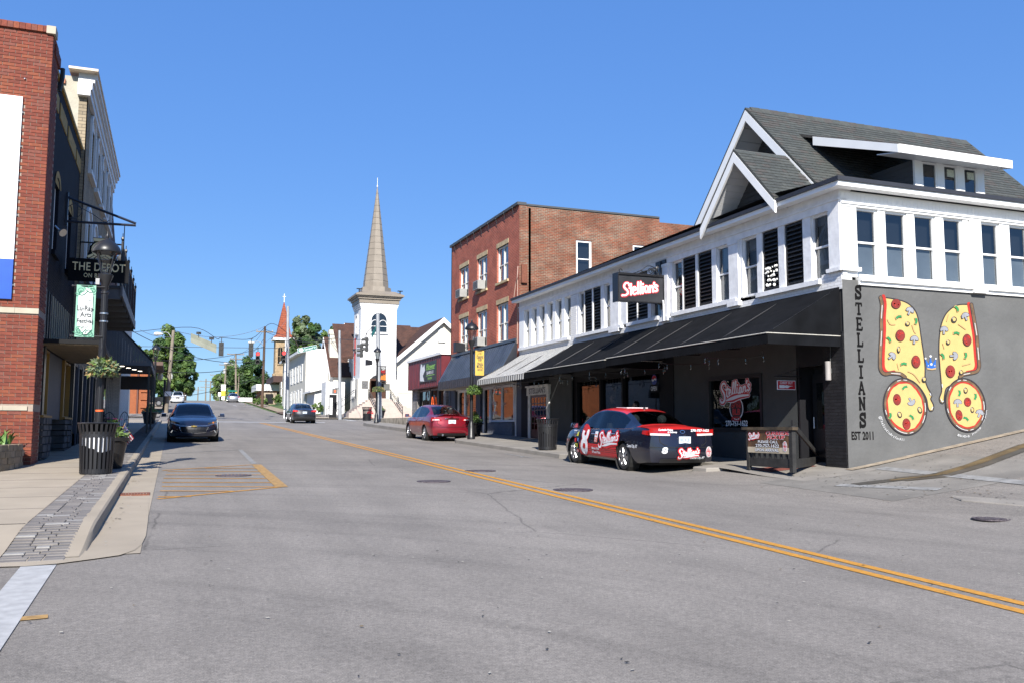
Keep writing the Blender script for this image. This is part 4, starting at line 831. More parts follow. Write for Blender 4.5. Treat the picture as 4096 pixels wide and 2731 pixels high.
for a, b in ((15.55, 16.27), (18.24, 18.96)): window(bb, FSB, a, b, 7.75, 9.33, -.04, .08, WHITE, back=INT, split=.5); 
mb = MB(); mb.box(13.4, 30, YB0+.3, YB1-.1, 3, 10.3); mb.box(13.4, 30, YB0+.2, YB0+.3, 3, 7.7); mk('inner_core', mb, INT, bb)
mb = MB(); mb.box(13, 30, YB1-.1, YB1, 1, 10.5); mk('back_wall', mb, FRB, bb)
mb = MB(); mb.fbox(FB, YB0-.02, YB1+.03, 10.6, 10.72, -.3, .1); mb.box(13.301, 19.55, YB0-.04, YB0+.25, 10.585, 10.66); mk('coping', mb, mat('coping_grey', (.05, .055, .06), .6), bb)
mb = MB()
for i in range(9): y = YB0+.6+i*1.02; mb.tube([FB(y, 10.6, .1), FB(y, 10.72, .12), FB(y, 10.3, .03)], .012, 5)
mk('gutter_hook', mb, BLK, bb)
AC = mat('air_conditioner', (.27, .27, .26), .6, var=.1)
for (a, b), z in ((WY[1], H3[0]), (WY[2], H3[0]), (WY[1], H2[0]), (WY[2], H2[0])):
    mb = MB(); mb.fbox(FB, a+.55, a+1.25, z+.05, z+.45, -.1, .26); o = mk('air_conditioner', mb, AC, bb); mb = MB()
    for k in range(6): mb.fbox(FB, a+.6, a+1.2, z+.1+k*.055, z+.12+k*.055, .26, .266)
    mk('grille', mb, BLKM, o)
mb = MB(); mb.tube(catmull([FB(33.3, 8.05, .03), FB(33.32, 7.6, .05), FB(33.55, 7.35, .03), FB(33.85, 6.6, .02)], 5), .02, 6); mb.tube([FB(33.36, 7.5, .02), FB(33.36, 6.0, .02), FB(33.4, 4.9, .02)], .018, 6); mk('service_cable', mb, mat('cable_pink', (.4, .27, .22), .7), bb)
mb = MB(); mb.box(13.05, 13.3, 33.08, 33.19, 7.35, 8.1); mk('meter_bracket', mb, RUST, bb)
# standing-seam canopy
GAL = mat('dark_metal_roofing', (.075, .085, .1), .35, metal=.5, var=.3, scale=1.5, bump=.1, bscale=3, detail=7)
t = thing('metal_canopy', 'dark grey standing-seam metal canopy on the red brick building', 'canopy', (12.6, 38, 4)); n = 30; ya, yb = 33.4, 42.3; xo, zo, zt_ = 12.25, 3.74, 5.04
for i in range(n):
    a, b = ya+(yb-ya)*i/n, ya+(yb-ya)*(i+1)/n; mb = MB(); mb.hexa([Vector(p) for p in [(12.97, a, zt_-.03), (12.97, b, zt_-.03), (xo, b, zo-.03), (xo, a, zo-.03), (12.97, a, zt_), (12.97, b, zt_), (xo, b, zo), (xo, a, zo)]]); o = mk('roof_panel', mb, GAL, t)
    mb = MB(); mb.tube([(12.97, a+.03, zt_+.012), (xo, a+.03, zo+.012)], .016, 4); mk('seam', mb, GAL, o)
for i in range(60):
    a = ya+(yb-ya)*i/60; mb = MB(); mb.box(xo-.01-(.02 if i % 2 else 0), xo+.02, a, a+.145, 3.36, 3.74); mk('fascia_rib', mb, mat('black_ribbed', (.02, .022, .03), .35, var=.2), t)
mb = MB(); mb.add([(12.97, ya-.005, zt_), (xo, ya-.005, zo), (xo, ya-.005, 3.36), (12.97, ya-.005, 3.36)], [(0, 1, 2, 3)]); mk('end_panel', mb, mat('black_ribbed', (.02, .022, .03)), t)
mb = MB(); mb.box(xo, 12.97, ya, yb, 3.34, 3.37); mk('soffit', mb, mat('soffit_tan2', (.4, .35, .28), .7), t)
mb = MB(); mb.box(12.9, 12.99, ya, yb, 5.0, 5.12); mk('flashing', mb, GAL, t)
# shop fronts below it
PXB = lambda x: onX(1780+x/2.85, 1640, 13.0).y
def shopwall(par, segs, z0, z1):
    for a, b, m, nm in segs: mb = MB(); mb.fbox(FB, a, b, z0, z1, -.3, 0); mk(nm, mb, m, par)
shopwall(bb, [(33.0, PXB(815), mat('navy_brick', (.05, .06, .085)), 'pier'), (PXB(400), PXB(350), NAVY, 'pier'), (PXB(115), PXB(40), NAVY, 'pier')], .8, 3.5)
mb = MB(); mb.fbox(FB, 33.0, 42.7, 3.3, 3.5, -.3, -.02); mk('beam', mb, mat('aged_white', (.55, .54, .52)), bb)
for a, b, s in ((PXB(755), PXB(480), .55), (PXB(480), PXB(400), .2), (PXB(815), PXB(765), .2), (PXB(350), PXB(195), .5), (PXB(195), PXB(115), .2)):
    zs = 1.75 if s == .55 else 1.15
    w = window(bb, FB, a, b, zs, 3.3, -.12, .09, WHITE2, mid=False, ctr=(s == .55), glass=GLASSD, back=mat('painted_reflection', (.045, .022, .013), .6, var=.3, scale=1.2) if s == .55 else None, bd=.4)  # brown backing, no blind: brick reflection from across the street painted in
    if s == .55:
        SOFT = mat('window_writing', (.6, .56, .58), .6, var=.1)
        for tx, yy, zz, hh in (('Faith', .25, 2.5, .2), ('&', .5, 2.32, .12), ('grace', .3, 2.1, .18), ('LODGE', 1.5, 2.98, .13), ('A.M.', 1.6, 2.45, .13)): g = text(tx, 0, .2); put(w, 'window_lettering', FM, g, -b+yy, zz, hh, -.145, SOFT)
    if s == .5:
        bl_ = MB()
        for k in range(22): bl_.fbox(FB, a+.1, b-.1, 1.3+k*.09, 1.345+k*.09, -.25, -.22)
        mk('blind_slat', bl_, mat('blind', (.35, .37, .36), .6), w)
mb = MB(); mb.fbox(FB, PXB(755), PXB(480), .8, 1.72, -.3, -.02); mk('stall_riser', mb, brickmat('navy_grey_brick', (.13, .14, .17), (.15, .16, .19), (.11, .12, .14), bump=.8), bb)
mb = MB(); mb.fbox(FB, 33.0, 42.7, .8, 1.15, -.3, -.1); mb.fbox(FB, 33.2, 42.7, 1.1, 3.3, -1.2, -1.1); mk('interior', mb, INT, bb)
mb = MB(); mb.fbox(FB, PXB(815), PXB(740), .9, 1.12, -.1, .5); mk('doorstep', mb, CONC2, bb)
# ------------------------------------------------------------------ florist
fb = thing('florist_shop', 'low florist shop with maroon ribbed fascia and stone piers', 'building', (13, 47, 1.4)); FF = FRX(12.7)
MAR = mat('maroon_ribbed', (.115, .018, .025), .4, var=.2, scale=2)
for i in range(40):
    a = 43.3+i*.172; mb = MB(); mb.fbox(FF, a, a+.172, 3.68, 5.22, -.06, .0 if i % 2 else .02); mk('fascia_rib', mb, MAR, fb)
mb = MB(); mb.box(12.7, 13.3, 43.28, 43.3, 3.68, 5.22); mb.box(12.7, 14, 43.3, 50.18, 3.64, 3.68); mk('fascia_side', mb, MAR, fb)
mb = MB(); mb.box(12.62, 13.6, 43.2, 50.3, 5.22, 5.34); mk('coping', mb, WHITE, fb)
mb = MB(); mb.box(13.3, 22, 43.0, 50.2, 1, 5.2); mk('wall', mb, WHITE2, fb)
sgn = MB(); FFM = frame((12.7, 0, 0), (0, -1, 0), (-1, 0, 0)); a0, a1 = onX(1681, 1600, 12.68).y, onX(1745, 1600, 12.68).y; sgn.fbox(FF, a1, a0, 3.95, 5.0, .02, .05); so_ = mk('shop_sign', sgn, mat('sign_black2', (.02, .022, .02), .4, var=.2), fb)
LIME = mat('lime_print', (.3, .6, .12), .5, var=0); wd = a0-a1
put(so_, 'sign_flower', FFM, ([(0, .08), (.3, .02), (.2, .35), (.34, .6), (.3, .95), (.18, .78), (.14, .95), (.05, 1.0), (.0, .6)], [tuple(range(9))], 1), -a0+.02, 3.97, 1.0, .056, LWH, wd*.95)
for tx, rr_, zz, hh, m_, ww in (('Flower', .4, 4.62, .25, LIME, .56), ('BARN II', .44, 4.33, .17, LWH, .4), ('754-5393', .5, 4.05, .11, LIME, .26)): g = text(tx, .02, .25 if tx[0] == 'F' else 0); put(so_, 'lettering', FFM, g, -a0+rr_*wd, zz, hh, .056, m_, ww*wd/g[2])
for zz in (4.57, 4.25): put(so_, 'rule', FFM, ([(0, 0), (1, 0), (1, .03), (0, .03)], [(0, 1, 2, 3)], 1), -a0+.4*wd, zz, 1, .056, LIME, .52*wd)
STN = brickmat('stacked_stone', (.3, .28, .26), (.2, .19, .18), (.06, .06, .06), bw=.34, bh=.08, ms=.014, bump=1.5, var=.4)
for a, b in ((49.0, 50.15), (43.3, 43.75)): mb = MB(); mb.fbox(FB, a, b, 1.0, 3.66, -.3, .05); mk('stone_pier', mb, STN, fb)
for a, b in ((43.8, 45.1), (45.2, 46.6), (46.7, 48.9)): window(fb, FB, a, b, 1.2, 3.6, -.06, .1, BLK, mid=False, glass=GLASSD, back=mat('painted_reflection', (.1, .045, .025)), bd=.1)  # backed in the same brown, a painted reflection rather than a blind
mb = MB(); nn_ = [FB(46.2, 2.5+.0, .03)]; mb.tube([FB(46.1+.16*cos(a), 2.65+.5*sin(a), -.03) for a in lin(0, 6.28, 16)], .02, 5, False); mk('neon_open_sign', mb, mat('neon_orange', (.6, .1, .03), .4, emit=(1, .15, .03), estr=.6), fb)
# retaining wall and raised lot beyond the florist
mb = MB(); mb.box(13.3, 13.55, 50.3, 62.5, 1.2, 2.12); mb.box(13.55, 40, 62.3, 62.5, 1.4, 2.12); tag(mk('retaining_wall', mb, mat('stained_concrete', (.3, .26, .2), .9, var=.4, scale=2.5, bump=.4)), 'low stained concrete retaining wall beside the red hydrant', 'wall')
mb = MB(); mb.quad((13.5, 50.2, 2.06), (60, 50.2, 2.1), (60, 62.4, 2.1), (13.5, 62.4, 2.06)); struct('parking_lot', mb, ASPH)
# ================================================================== LEFT SIDE OF THE STREET
XA = -2.74; FLX = frame((XA, 0, 0), (0, 1, 0), (1, 0, 0)); FLM = frame((XA, 0, 0), (0, 1, 0), (1, 0, 0)); FW21 = FRY(21.0)
yl = lambda u, v=1600, X=XA: onX(u, v, X).y
RB = [mat('red_brick_%d' % i, c, .85, var=.22, scale=14, bump=.35, bscale=60) for i, c in enumerate([(.165, .037, .02), (.135, .03, .017), (.185, .048, .022), (.15, .045, .03)])]
MORT = mat('mortar', (.27, .22, .18), .9, var=.12, scale=20, bump=.3)
LIME_ = mat('limestone', (.36, .32, .25), .8, var=.1, scale=4)
cb = thing('corner_brick_building', 'tall red brick building at the sidewalk corner with stone bands', 'building', (-4, 21, .7))
mb = MB(); mb.box(-12, XA-.012, 21.012, 22.15, .4, 10.12); wl = mk('wall', mb, MORT, cb)
mb = MB(); mb.box(-12, XA-.3, 22.15, 28.6, .4, 9.6); mk('wall_core', mb, INT, cb)
zA, zB_, zC, zD = onY(60, 1254, 21).z, onY(60, 1231, 21).z, onY(60, 1640, 21).z, onY(60, 1621, 21).z
CH = .0745; BLn = .236; BM = [blockmesh('brick', .2245, .03, .0635, .0, RB[i]) for i in range(4)]
BMh = [blockmesh('brick', .106, .03, .0635, .0, RB[i]) for i in range(4)]
rest = MB(); cnt = 0; rr = random.Random(11); z = .72; row = 0
px0, px1 = -9, onY(75, 700, 21).x; pz0, pz1 = onY(30, 1198, 21).z, onY(60, 388, 21).z
while z < 10.04:
    if not (zA-CH < z < zB_-.01) and not (zC-CH < z < zD-.01 and True):
        x = XA; first = True
        while x > -5.6:
            L_ = (.118 if (row % 2 and first) else BLn); x1 = x-L_; first = False
            c = (x+x1)/2
            if not (c < px1-.05 and pz0+.05 < z < pz1-.1):
                i = rr.choices(range(4), (5, 4, 3, 2))[0]
                if cnt < 300 and c > -3.62 and z < 7.3:
                    o = bpy.data.objects.new('brick', BMh[i] if L_ < .2 else BM[i]); COL.objects.link(o); o.parent = wl; o.location = Vector((c, 21.0+.012-rr.uniform(.0, .003), z))-ORG[cb.name]; cnt += 1
                else: rest.box(x1+.006, x-.006, 20.997-rr.uniform(0, .003), 21.02, z, z+.0635, i)
            x = x1
        for k in range(4 if row % 2 else 5):   # return side of the pier
            a = 21.0+.002+k*BLn+(0 if row % 2 else -.118); b = a+BLn-.011; a = max(a, 21.003)
            if b > 21.1: rest.box(XA-.03, XA+rr.uniform(0, .003), a, min(b, 22.15), z, z+.0635, rr.randrange(4))
    z += CH; row += 1
tag(mk('brick_field', rest, RB, wl), kind='stuff')
for a, b, x1 in ((zA, zB_, XA+.004), (zC, zD, onY(109, 1630, 21).x)):
    x = x1
    for L_ in (.45, .9, .9, .9): mb = MB(); mb.box(x-L_+.004, x, 20.975, 21.05, a+.004, b-.004); mk('stone_band', mb, LIME_, cb); x -= L_
for i in range(26):   # soldier course cap
    mb = MB(); a = XA+.03-i*.115; mb.box(a-.108, a, 20.94, 21.3, 10.05, 10.19) if i else mb.box(a-.16, a+.02, 20.93, 21.3, 10.03, 10.2); mk('cap_brick' if i else 'cap_stone', mb, RB[i % 4] if i else LIME_, cb)
mb = MB(); mb.box(XA-.1, XA+.03, 21.3, 22.2, 9.7, 9.95); mk('corbel', mb, RB[1], cb)
mb = MB(); mb.tube([(XA+.07, 22.22, 9.75), (XA+.07, 22.22, 9.5), (XA+.02, 22.22, 9.2)], .05, 6); mk('downspout', mb, BLK, cb)
# big blank wall panel
wp = thing('wall_panel', 'big white panel with a blue lower strip on the red brick wall', 'wall sign', (-4, 20.95, 5)); zmid = onY(55, 1040, 21).z
mb = MB(); mb.box(-7, px1, 20.94, 20.985, zmid+.002, pz1); mk('white_field', mb, mat('panel_white', (.8, .82, .85), .35, var=.03), wp)
mb = MB(); mb.box(-7, px1, 20.94, 20.985, pz0, zmid-.002); mk('blue_field', mb, mat('panel_blue', (.012, .07, .36), .35, var=.08), wp)
mb = MB()
for k in range(7): mb.lathe([(.018, 0), (.018, .02), (.006, .026)], (px1+.012, 20.99, pz0+.3+k*.75), 8, ax=(0, -1, 0))
mk('fixing_screw', mb, mat('steel', (.5, .5, .5), .3, metal=1, var=0), wp)
# curved block planter with lily leaves
pl = thing('block_planter', 'curved tan concrete block planter against the red brick wall', 'planter', (-3.2, 19.6, .7)); TANB = [mat('tan_block_%d' % i, c, .9, var=.2, scale=8, bump=.6, bscale=40) for i, c in enumerate([(.24, .19, .13), (.21, .17, .115), (.265, .22, .16)])]
arc = [(-2.86+.0, 20.86), (-2.86, 20.3), (-2.92, 19.75), (-3.05, 19.2), (-3.26, 18.7), (-3.56, 18.3), (-3.95, 18.05), (-4.4, 17.95), (-5.0, 17.95), (-5.6, 17.95)]
AP = catmull([(x, y) for x, y in arc], 8); Ls = [0]
for a, b in zip(AP, AP[1:]): Ls.append(Ls[-1]+sqrt((a[0]-b[0])**2+(a[1]-b[1])**2))
def at_len(s):
    for i in range(len(Ls)-1):
        if Ls[i+1] >= s: t_ = (s-Ls[i])/max(1e-6, Ls[i+1]-Ls[i]); return Vector((AP[i][0]+(AP[i+1][0]-AP[i][0])*t_, AP[i][1]+(AP[i+1][1]-AP[i][1])*t_))
    return Vector(AP[-1])
for c in range(4):
    s = .05+.14*(c % 2); zb0 = .66+c*.125
    while s < Ls[-1]-.3:
        a, b = at_len(s), at_len(s+.27); d = (b-a).normalized(); n = Vector((d.y, -d.x)) if (Vector((d.y, -d.x)).dot(Vector((-4.2, 20.5))-a) > 0) else Vector((-d.y, d.x)); j = rr.uniform(0, .02)
        q = [a-n*j+d*.004, b-n*j-d*.004, b+n*.2, a+n*.2]; mb = MB(); mb.hexa([Vector((*p, zb0)) for p in q]+[Vector((*p, zb0+.121)) for p in q]); mk('block', mb, TANB[rr.randrange(3)], pl); s += .278
mb = MB(); mb.poly([Vector((p[0]-.05, p[1]+.08, 1.1)) for p in AP[::4]]+[Vector((-5.6, 20.9, 1.1))]); mk('soil', mb, mat('soil', (.05, .035, .025), .95), pl)
LEAF = mat('lily_leaf', (.09, .17, .035), .5, var=.35, scale=6)
def blade(mb, p, ang, L_, w, lean, mi=0):
    p = Vector(p); d = Vector((cos(ang), sin(ang), 0)); s = Vector((-d.y, d.x, 0)); pts = []
    for i in range(6):
        t_ = i/5; c = p+d*(lean*L_*t_**1.6)+Vector((0, 0, L_*(t_-.45*lean*t_**2.4))); ww = w*(.5+.9*t_ if t_ < .4 else 1.15*(1-t_)**.7+.02); pts += [c-s*ww, c+Vector((0, 0, -ww*.5)), c+s*ww]
    mb.add(pts, [(i*3+j, i*3+j+1, i*3+j+4, i*3+j+3) for i in range(5) for j in range(2)], mi)
for cx, cy in ((-3.15, 20.0), (-3.5, 19.5), (-3.75, 19.0), (-3.2, 20.6)):
    k = thing('lily_plant', {(-3.15, 20.0): 'long-leaved lily plant at the right end of the block planter', (-3.5, 19.5): 'long-leaved lily plant in the middle of the block planter', (-3.75, 19.0): 'long-leaved lily plant at the frame edge in the block planter', (-3.2, 20.6): 'long-leaved lily plant close to the brick wall in the planter'}[cx, cy], 'plant', (cx, cy, 1.1), 'lily plants in the block planter')
    for i in range(13): mb = MB(); blade(mb, (cx+rr.uniform(-.1, .1), cy+rr.uniform(-.1, .1), 1.08), rr.uniform(0, 6.3), rr.uniform(.35, .6), .035, rr.uniform(.3, 1.0)); mk('leaf', mb, LEAF, k, 60)
# ------------------------------------------------------------------ navy shop
NVB = brickmat('navy_painted_brick', (.0065, .0075, .0125), (.0085, .01, .0165), (.004, .0045, .007), bump=1.3, rough=.8, var=.35, spec=.15)
GOLD = mat('gold_paint', (.3, .19, .04), .75, var=.25, scale=8, bump=.5)
XD = -2.84; FD_ = frame((XD, 0, 0), (0, 1, 0), (1, 0, 0))
nv = thing('navy_shop_building', 'navy painted brick shop with gold squares under its roofline and flat canopy', 'building', (XD, 25, .8)); Y0, Y1 = 22.15, 28.62
aw = [(23.35, 24.15), (26.2, 27.05)]
mb = MB(); holed(mb, FD_, Y0, Y1, 3.3, 9.72, [(a, b, 5.7, 7.35) for a, b in aw], -.16, 0); mk('front_wall', mb, NVB, nv)
mb = MB(); mb.fbox(FD_, Y0, Y1, 9.72, 9.82, -.35, .05); mk('coping', mb, GOLD, nv)
for a, b in ((22.22, 23.2), (23.5, 24.95), (25.28, 27.15), (27.42, 28.85-.25)): mb = MB(); mb.fbox(FD_, a, b, 8.98, 9.36, 0, .02); mk('gold_square', mb, GOLD, nv)
for a, b in aw:
    window(nv, FD_, a, b, 5.7, 7.35, -.08, .07, WHITE2, back=INT, dep=.06); mb = MB(); c = (a+b)/2; r0, r1 = (b-a)/2, (b-a)/2+.16
    P_ = [(c+cos(t)*r0*1.0, 7.35+sin(t)*.18) for t in lin(0, pi, 10)]; Q_ = [(c+cos(t)*r1, 7.35+sin(t)*.34) for t in lin(0, pi, 10)]
    for i in range(10): mb.add([FD_(*P_[i], .025), FD_(*P_[i+1], .025), FD_(*Q_[i+1], .025), FD_(*Q_[i], .025)], [(0, 1, 2, 3)])
    mb.poly([FD_(*p, .002) for p in P_]); mk('arch', mb, GOLD, nv); mb = MB(); mb.fbox(FD_, a-.08, b+.08, 5.58, 5.7, 0, .08); mk('sill', mb, NVB, nv)
mb = MB(); mb.lathe([(.02, 0), (.09, .12), (.1, .16)], (XD+.1, 23.7, 6.25), 10, ax=(.6, -.6, -.5)); mb.tube([(XD, 23.7, 6.35), (XD+.1, 23.7, 6.25)], .02); mk('floodlight', mb, mat('steel', (.5, .5, .5)), nv)
mb = MB(); mb.fbox(FD_, Y0, Y1, 3.45, 4.62, 0, .05); mk('sign_band', mb, BLKM, nv)
BAT = mat('batten_tan', (.36, .31, .22), .7, var=.1)
for i in range(15): a = 22.3+i*.42; mb = MB(); mb.fbox(FD_, a, a+.045, 3.48, 4.6, .05, .075); mk('batten', mb, BAT if 3 <= i <= 11 else BLK, nv)  # middle battens tan as if sunlit, outer ones black: sunlight put into the colour
mb = MB(); mb.box(XD, -1.62, 22.02, 28.5, 3.36, 3.45); mk('canopy', mb, mat('canopy_black', (.012, .012, .013), .7, spec=.15), nv); mb = MB()
for i in range(9): a = XD+.02+i*.133; mb = MB(); mb.box(a, a+.128, 22.05, 28.48, 3.335, 3.36); mk('canopy_board', mb, mat('canopy_wood', (.13, .095, .05), .7, var=.25, scale=3), nv)
# recessed shop front
STB = mat('rough_stone', (.06, .062, .066), .95, var=.35, scale=5, bump=1.0, bscale=8); MUS = mat('mustard_trim', (.22, .125, .02), .6, var=.1)
GLL = glassmat('street_glass', (.35, .37, .4), 1, .25)
mb = MB(); mb.fbox(FLX, 22.1, 28.6, .6, 3.4, -1.4, -1.3); mb.fbox(FLX, 21.9, 28.6, .55, .62, -1.4, 0); mk('interior', mb, INT, nv)
def zu(v, u, X=XA): return onX(u, v, X).z
sf = [(145, 156, 'post', .6, 3.34), (156, 176, 'door', .7, 3.2), (176, 183, 'post', .6, 3.34), (183, 205, 'win', 1.75, 3.3), (172, 206, 'stone', .6, 1.72), (206, 258, 'panel', 1.7, 3.3), (258, 262, 'mpost', 1.7, 3.3), (262, 289, 'win', 1.75, 3.3), (259, 289, 'stone', .65, 1.72), (289, 296, 'post', .6, 3.34), (296, 321, 'win', 1.3, 3.3), (296, 321, 'riser', .6, 1.3)]
for u0, u1, k, z0, z1 in sf:
    a, b = yl(u0), yl(u1)
    if k in ('post', 'mpost', 'panel', 'riser'): mb = MB(); mb.fbox(FLX, a, b, z0, z1, -.25, -.03 if k != 'panel' else -.1); mk({'post': 'post', 'mpost': 'mustard_post', 'panel': 'navy_panel', 'riser': 'stall_riser'}[k], mb, {'post': BLK, 'mpost': MUS, 'panel': NAVY, 'riser': NAVY}[k], nv)
    elif k == 'stone':
        z = z0; j = 0
        while z < z1-.02:
            h = rr.uniform(.13, .2); y = a-.0; 
            while y < b-.03:
                w_ = min(b-y, rr.uniform(.3, .6)); mb = MB(); e = rr.uniform(.0, .05); mb.hexa([FLX(y+.008, z+.006, -.3), FLX(y+w_-.008, z+.006, -.3), FLX(y+w_-.02, z+.014, e), FLX(y+.02, z+.014, e), FLX(y+.008, min(z+h, z1)-.006, -.3), FLX(y+w_-.008, min(z+h, z1)-.006, -.3), FLX(y+w_-.02, min(z+h, z1)-.014, e), FLX(y+.02, min(z+h, z1)-.014, e)]); mk('stone', mb, STB, nv); y += w_
            z += h
        mb = MB(); mb.fbox(FLX, a-.02, b+.02, z1, z1+.05, -.3, .03); mk('ledge', mb, MUS, nv)
    else: window(nv, FLX, a, b, z0, z1, -.08, .05, BLK if k == 'door' else MUS, mid=False, glass=GLL)
# ------------------------------------------------------------------ swinging pub-style sign
ds = thing('hanging_shop_sign', 'dark board sign with gold letters and a locomotive emblem hanging from an iron bracket', 'sign', (-2, 25.7, 5.3)); YS = 25.7; FSg = FRY(YS)
BOARD = mat('sign_dark_board', (.005, .0055, .007), .6, var=.5, scale=2.2, spec=.1)
mb = MB(); mb.box(-2.72, -1.24, YS, YS+.06, 5.33, 5.94); mk('board', mb, BOARD, ds)
GL = mat('gold_letter', (.78, .64, .36), .45, var=.08)
g = text('THE DEPOT', .012, 0, 1.05); put(ds, 'lettering', FSg, g, -2.62, 5.62, .215, .006, GL, 1.28/g[2]); g = text('ON BROAD', .012, 0, 1.1); put(ds, 'lettering', FSg, g, -2.34, 5.44, .11, .006, GL, .72/g[2])
mb = MB(); cx, cz = -1.98, 6.2
em = mk('emblem_back', mb.poly([FSg(x, z, -.0) for x, z in [(cx-.32, 5.95), (cx-.27, 6.1), (cx-.24, 6.28), (cx-.15, 6.4), (cx-.18, 6.52), (cx+.18, 6.52), (cx+.15, 6.4), (cx+.24, 6.28), (cx+.27, 6.1), (cx+.32, 5.95)]]), BOARD, ds)
put(em, 'emblem_ring', FSg, stroke([[(cos(t)*.18, sin(t)*.18) for t in lin(0, 2*pi, 20)]], .05, False), cx, cz, 1, .008, GL)
mb = MB(); mb.poly([FSg(cx+cos(t)*.13, cz+sin(t)*.13, .012) for t in lin(0, 2*pi*.96, 20)]); mk('emblem_lamp', mb, mat('gold_pale', (.55, .5, .36), .5), em)
mb = MB(); mb.poly([FSg(cx-.15, 6.42, .01), FSg(cx+.15, 6.42, .01), FSg(cx+.17, 6.5, .01), FSg(cx-.17, 6.5, .01)]); mk('emblem_stack', mb, GL, em)
for i in range(6): t_ = -2.5+i*.37; mb = MB(); mb.poly([FSg(cx+cos(t_-.13)*.2, cz+sin(t_-.13)*.2-.02, .01), FSg(cx+cos(t_+.13)*.2, cz+sin(t_+.13)*.2-.02, .01), FSg(cx+cos(t_+.13)*.36, max(5.96, cz+sin(t_+.13)*.36-.02), .01), FSg(cx+cos(t_-.13)*.36, max(5.96, cz+sin(t_-.13)*.36-.02), .01)]); mk('emblem_cowcatcher', mb, GL, em)
IR = mat('blue_black_iron', (.015, .018, .03), .35, var=.2)
mb = MB(); mb.box(XD, XD+.05, YS-.05, YS+.05, 6.78, 7.68); mb.tube([(XD+.03, YS, 7.55), (-1.12, YS, 6.98)], .035, 6); mb.tube([(XD+.03, YS, 6.9), (-1.12, YS, 6.93)], .035, 6); mk('bracket', mb, IR, ds)
mb = MB(); mb.tube([(-2.55, YS, 6.9), (-2.55, YS, 5.9)], .012, 5); mb.tube([(-1.4, YS, 6.95), (-1.4, YS, 5.9)], .012, 5); mb.tube(catmull([(XD+.05, YS, 7.3), (-2.6, YS, 7.4), (-2.45, YS, 7.2), (-2.6, YS, 7.0), (XD+.08, YS, 7.0)], 5), .01, 5); mb.tube(catmull([(-2.6, YS, 7.35), (-2.2, YS, 7.15), (-1.9, YS, 6.96), (-1.78, YS, 7.02)], 5), .01, 5); mk('hanger', mb, IR, ds)
# ------------------------------------------------------------------ tan building
TAN = brickmat('tan_brick', (.27, .22, .15), (.22, .18, .125), (.13, .11, .085), bw=.3, bh=.1, ms=.016, bump=.9, var=.25)
XT = -2.75; FT = frame((XT, 0, 0), (0, 1, 0), (1, 0, 0)); tb = thing('tan_building', 'tan brick building with white cornice and arched white window surrounds', 'building', (XT, 34, 1)); TY0, TY1 = 28.65, 40.3
TW = [(30.15, 31.45), (32.5, 33.8), (34.7, 36.0), (36.8, 38.1), (38.6, 39.9)]
mb = MB(); holed(mb, FT, TY0, TY1, 3.3, 11.4, [(a, b, z0, z1) for a, b in TW for z0, z1 in ((9.5, 11.0), (6.2, 8.0))], -.2, 0); mk('front_wall', mb, TAN, tb)
TRIM = mat('grey_white_trim', (.58, .59, .6), .5, var=.06)
for a, b in TW:
    for z0, z1 in ((9.5, 11.0), (6.2, 8.0)):
        window(tb, FT, a, b, z0, z1, -.1, .06, TRIM, back=INT); mb = MB(); c = (a+b)/2; r0, r1 = (b-a)/2, (b-a)/2+.18
        mb.fbox(FT, a-.18, a, z0, z1, 0, .07); mb.fbox(FT, b, b+.18, z0, z1, 0, .07); mb.fbox(FT, a-.24, b+.24, z0-.14, z0, 0, .12)
        ar = lambda r, k: [(c+cos(t)*r, z1+sin(t)*r*.55+(.0)) for t in lin(0, pi, 10)]
        P_, Q_ = ar(r0, 0), ar(r1, 0)
        for i in range(10): mb.hexa([FT(*P_[i], 0), FT(*P_[i+1], 0), FT(*P_[i+1], .07), FT(*P_[i], .07), FT(*Q_[i], 0), FT(*Q_[i+1], 0), FT(*Q_[i+1], .07), FT(*Q_[i], .07)])
        mb.poly([FT(*p, .012) for p in P_]); mk('window_surround', mb, TRIM, tb)
for z0, z1, n in ((11.35, 11.55, .1), (11.55, 11.78, .14), (11.78, 11.9, .2), (11.9, 12.06, .26)): mb = MB(); mb.fbox(FT, TY0-.3+n, TY1+.1, z0, z1, -.25, n); mk('cornice', mb, TRIM, tb)
mb = MB(); mb.fbox(FT, TY0-.35, TY1+.12, 12.06, 12.13, -.5, .3); mk('cornice_cap', mb, mat('cap_cream', (.62, .52, .4), .7), tb)
STU = mat('cream_stucco', (.36, .335, .27), .9, var=.1, scale=2.5, bump=.5, bscale=14, detail=8)
mb = MB(); mb.poly([(XT-.22, TY0, 9.0), (-12, TY0, 9.0), (-12, TY0, 11.6), (XT-.62, TY0, 11.75), (XT-.62, TY0, 11.95), (XT-.22, TY0, 11.95)]); mk('side_wall', mb, STU, tb)
mb = MB(); mb.box(XT-.22, XT-.0, TY0-.004, TY0+.3, 3.4, 11.36); mk('quoin_edge', mb, TAN, tb)
mb = MB(); mb.hexa([Vector(p) for p in [(-12, TY0-.08, 11.55), (XT-.6, TY0-.08, 11.68), (XT-.6, TY0+.3, 11.68), (-12, TY0+.3, 11.55), (-12, TY0-.08, 11.68), (XT-.6, TY0-.08, 11.82), (XT-.6, TY0+.3, 11.82), (-12, TY0+.3, 11.68)]]); mk('tile_coping', mb, mat('terracotta', (.4, .16, .09), .8, var=.2), tb)
mb = MB(); mb.box(-12, XT-.3, TY0+.3, TY1, 1, 11.3); mk('inner_core', mb, INT, tb)
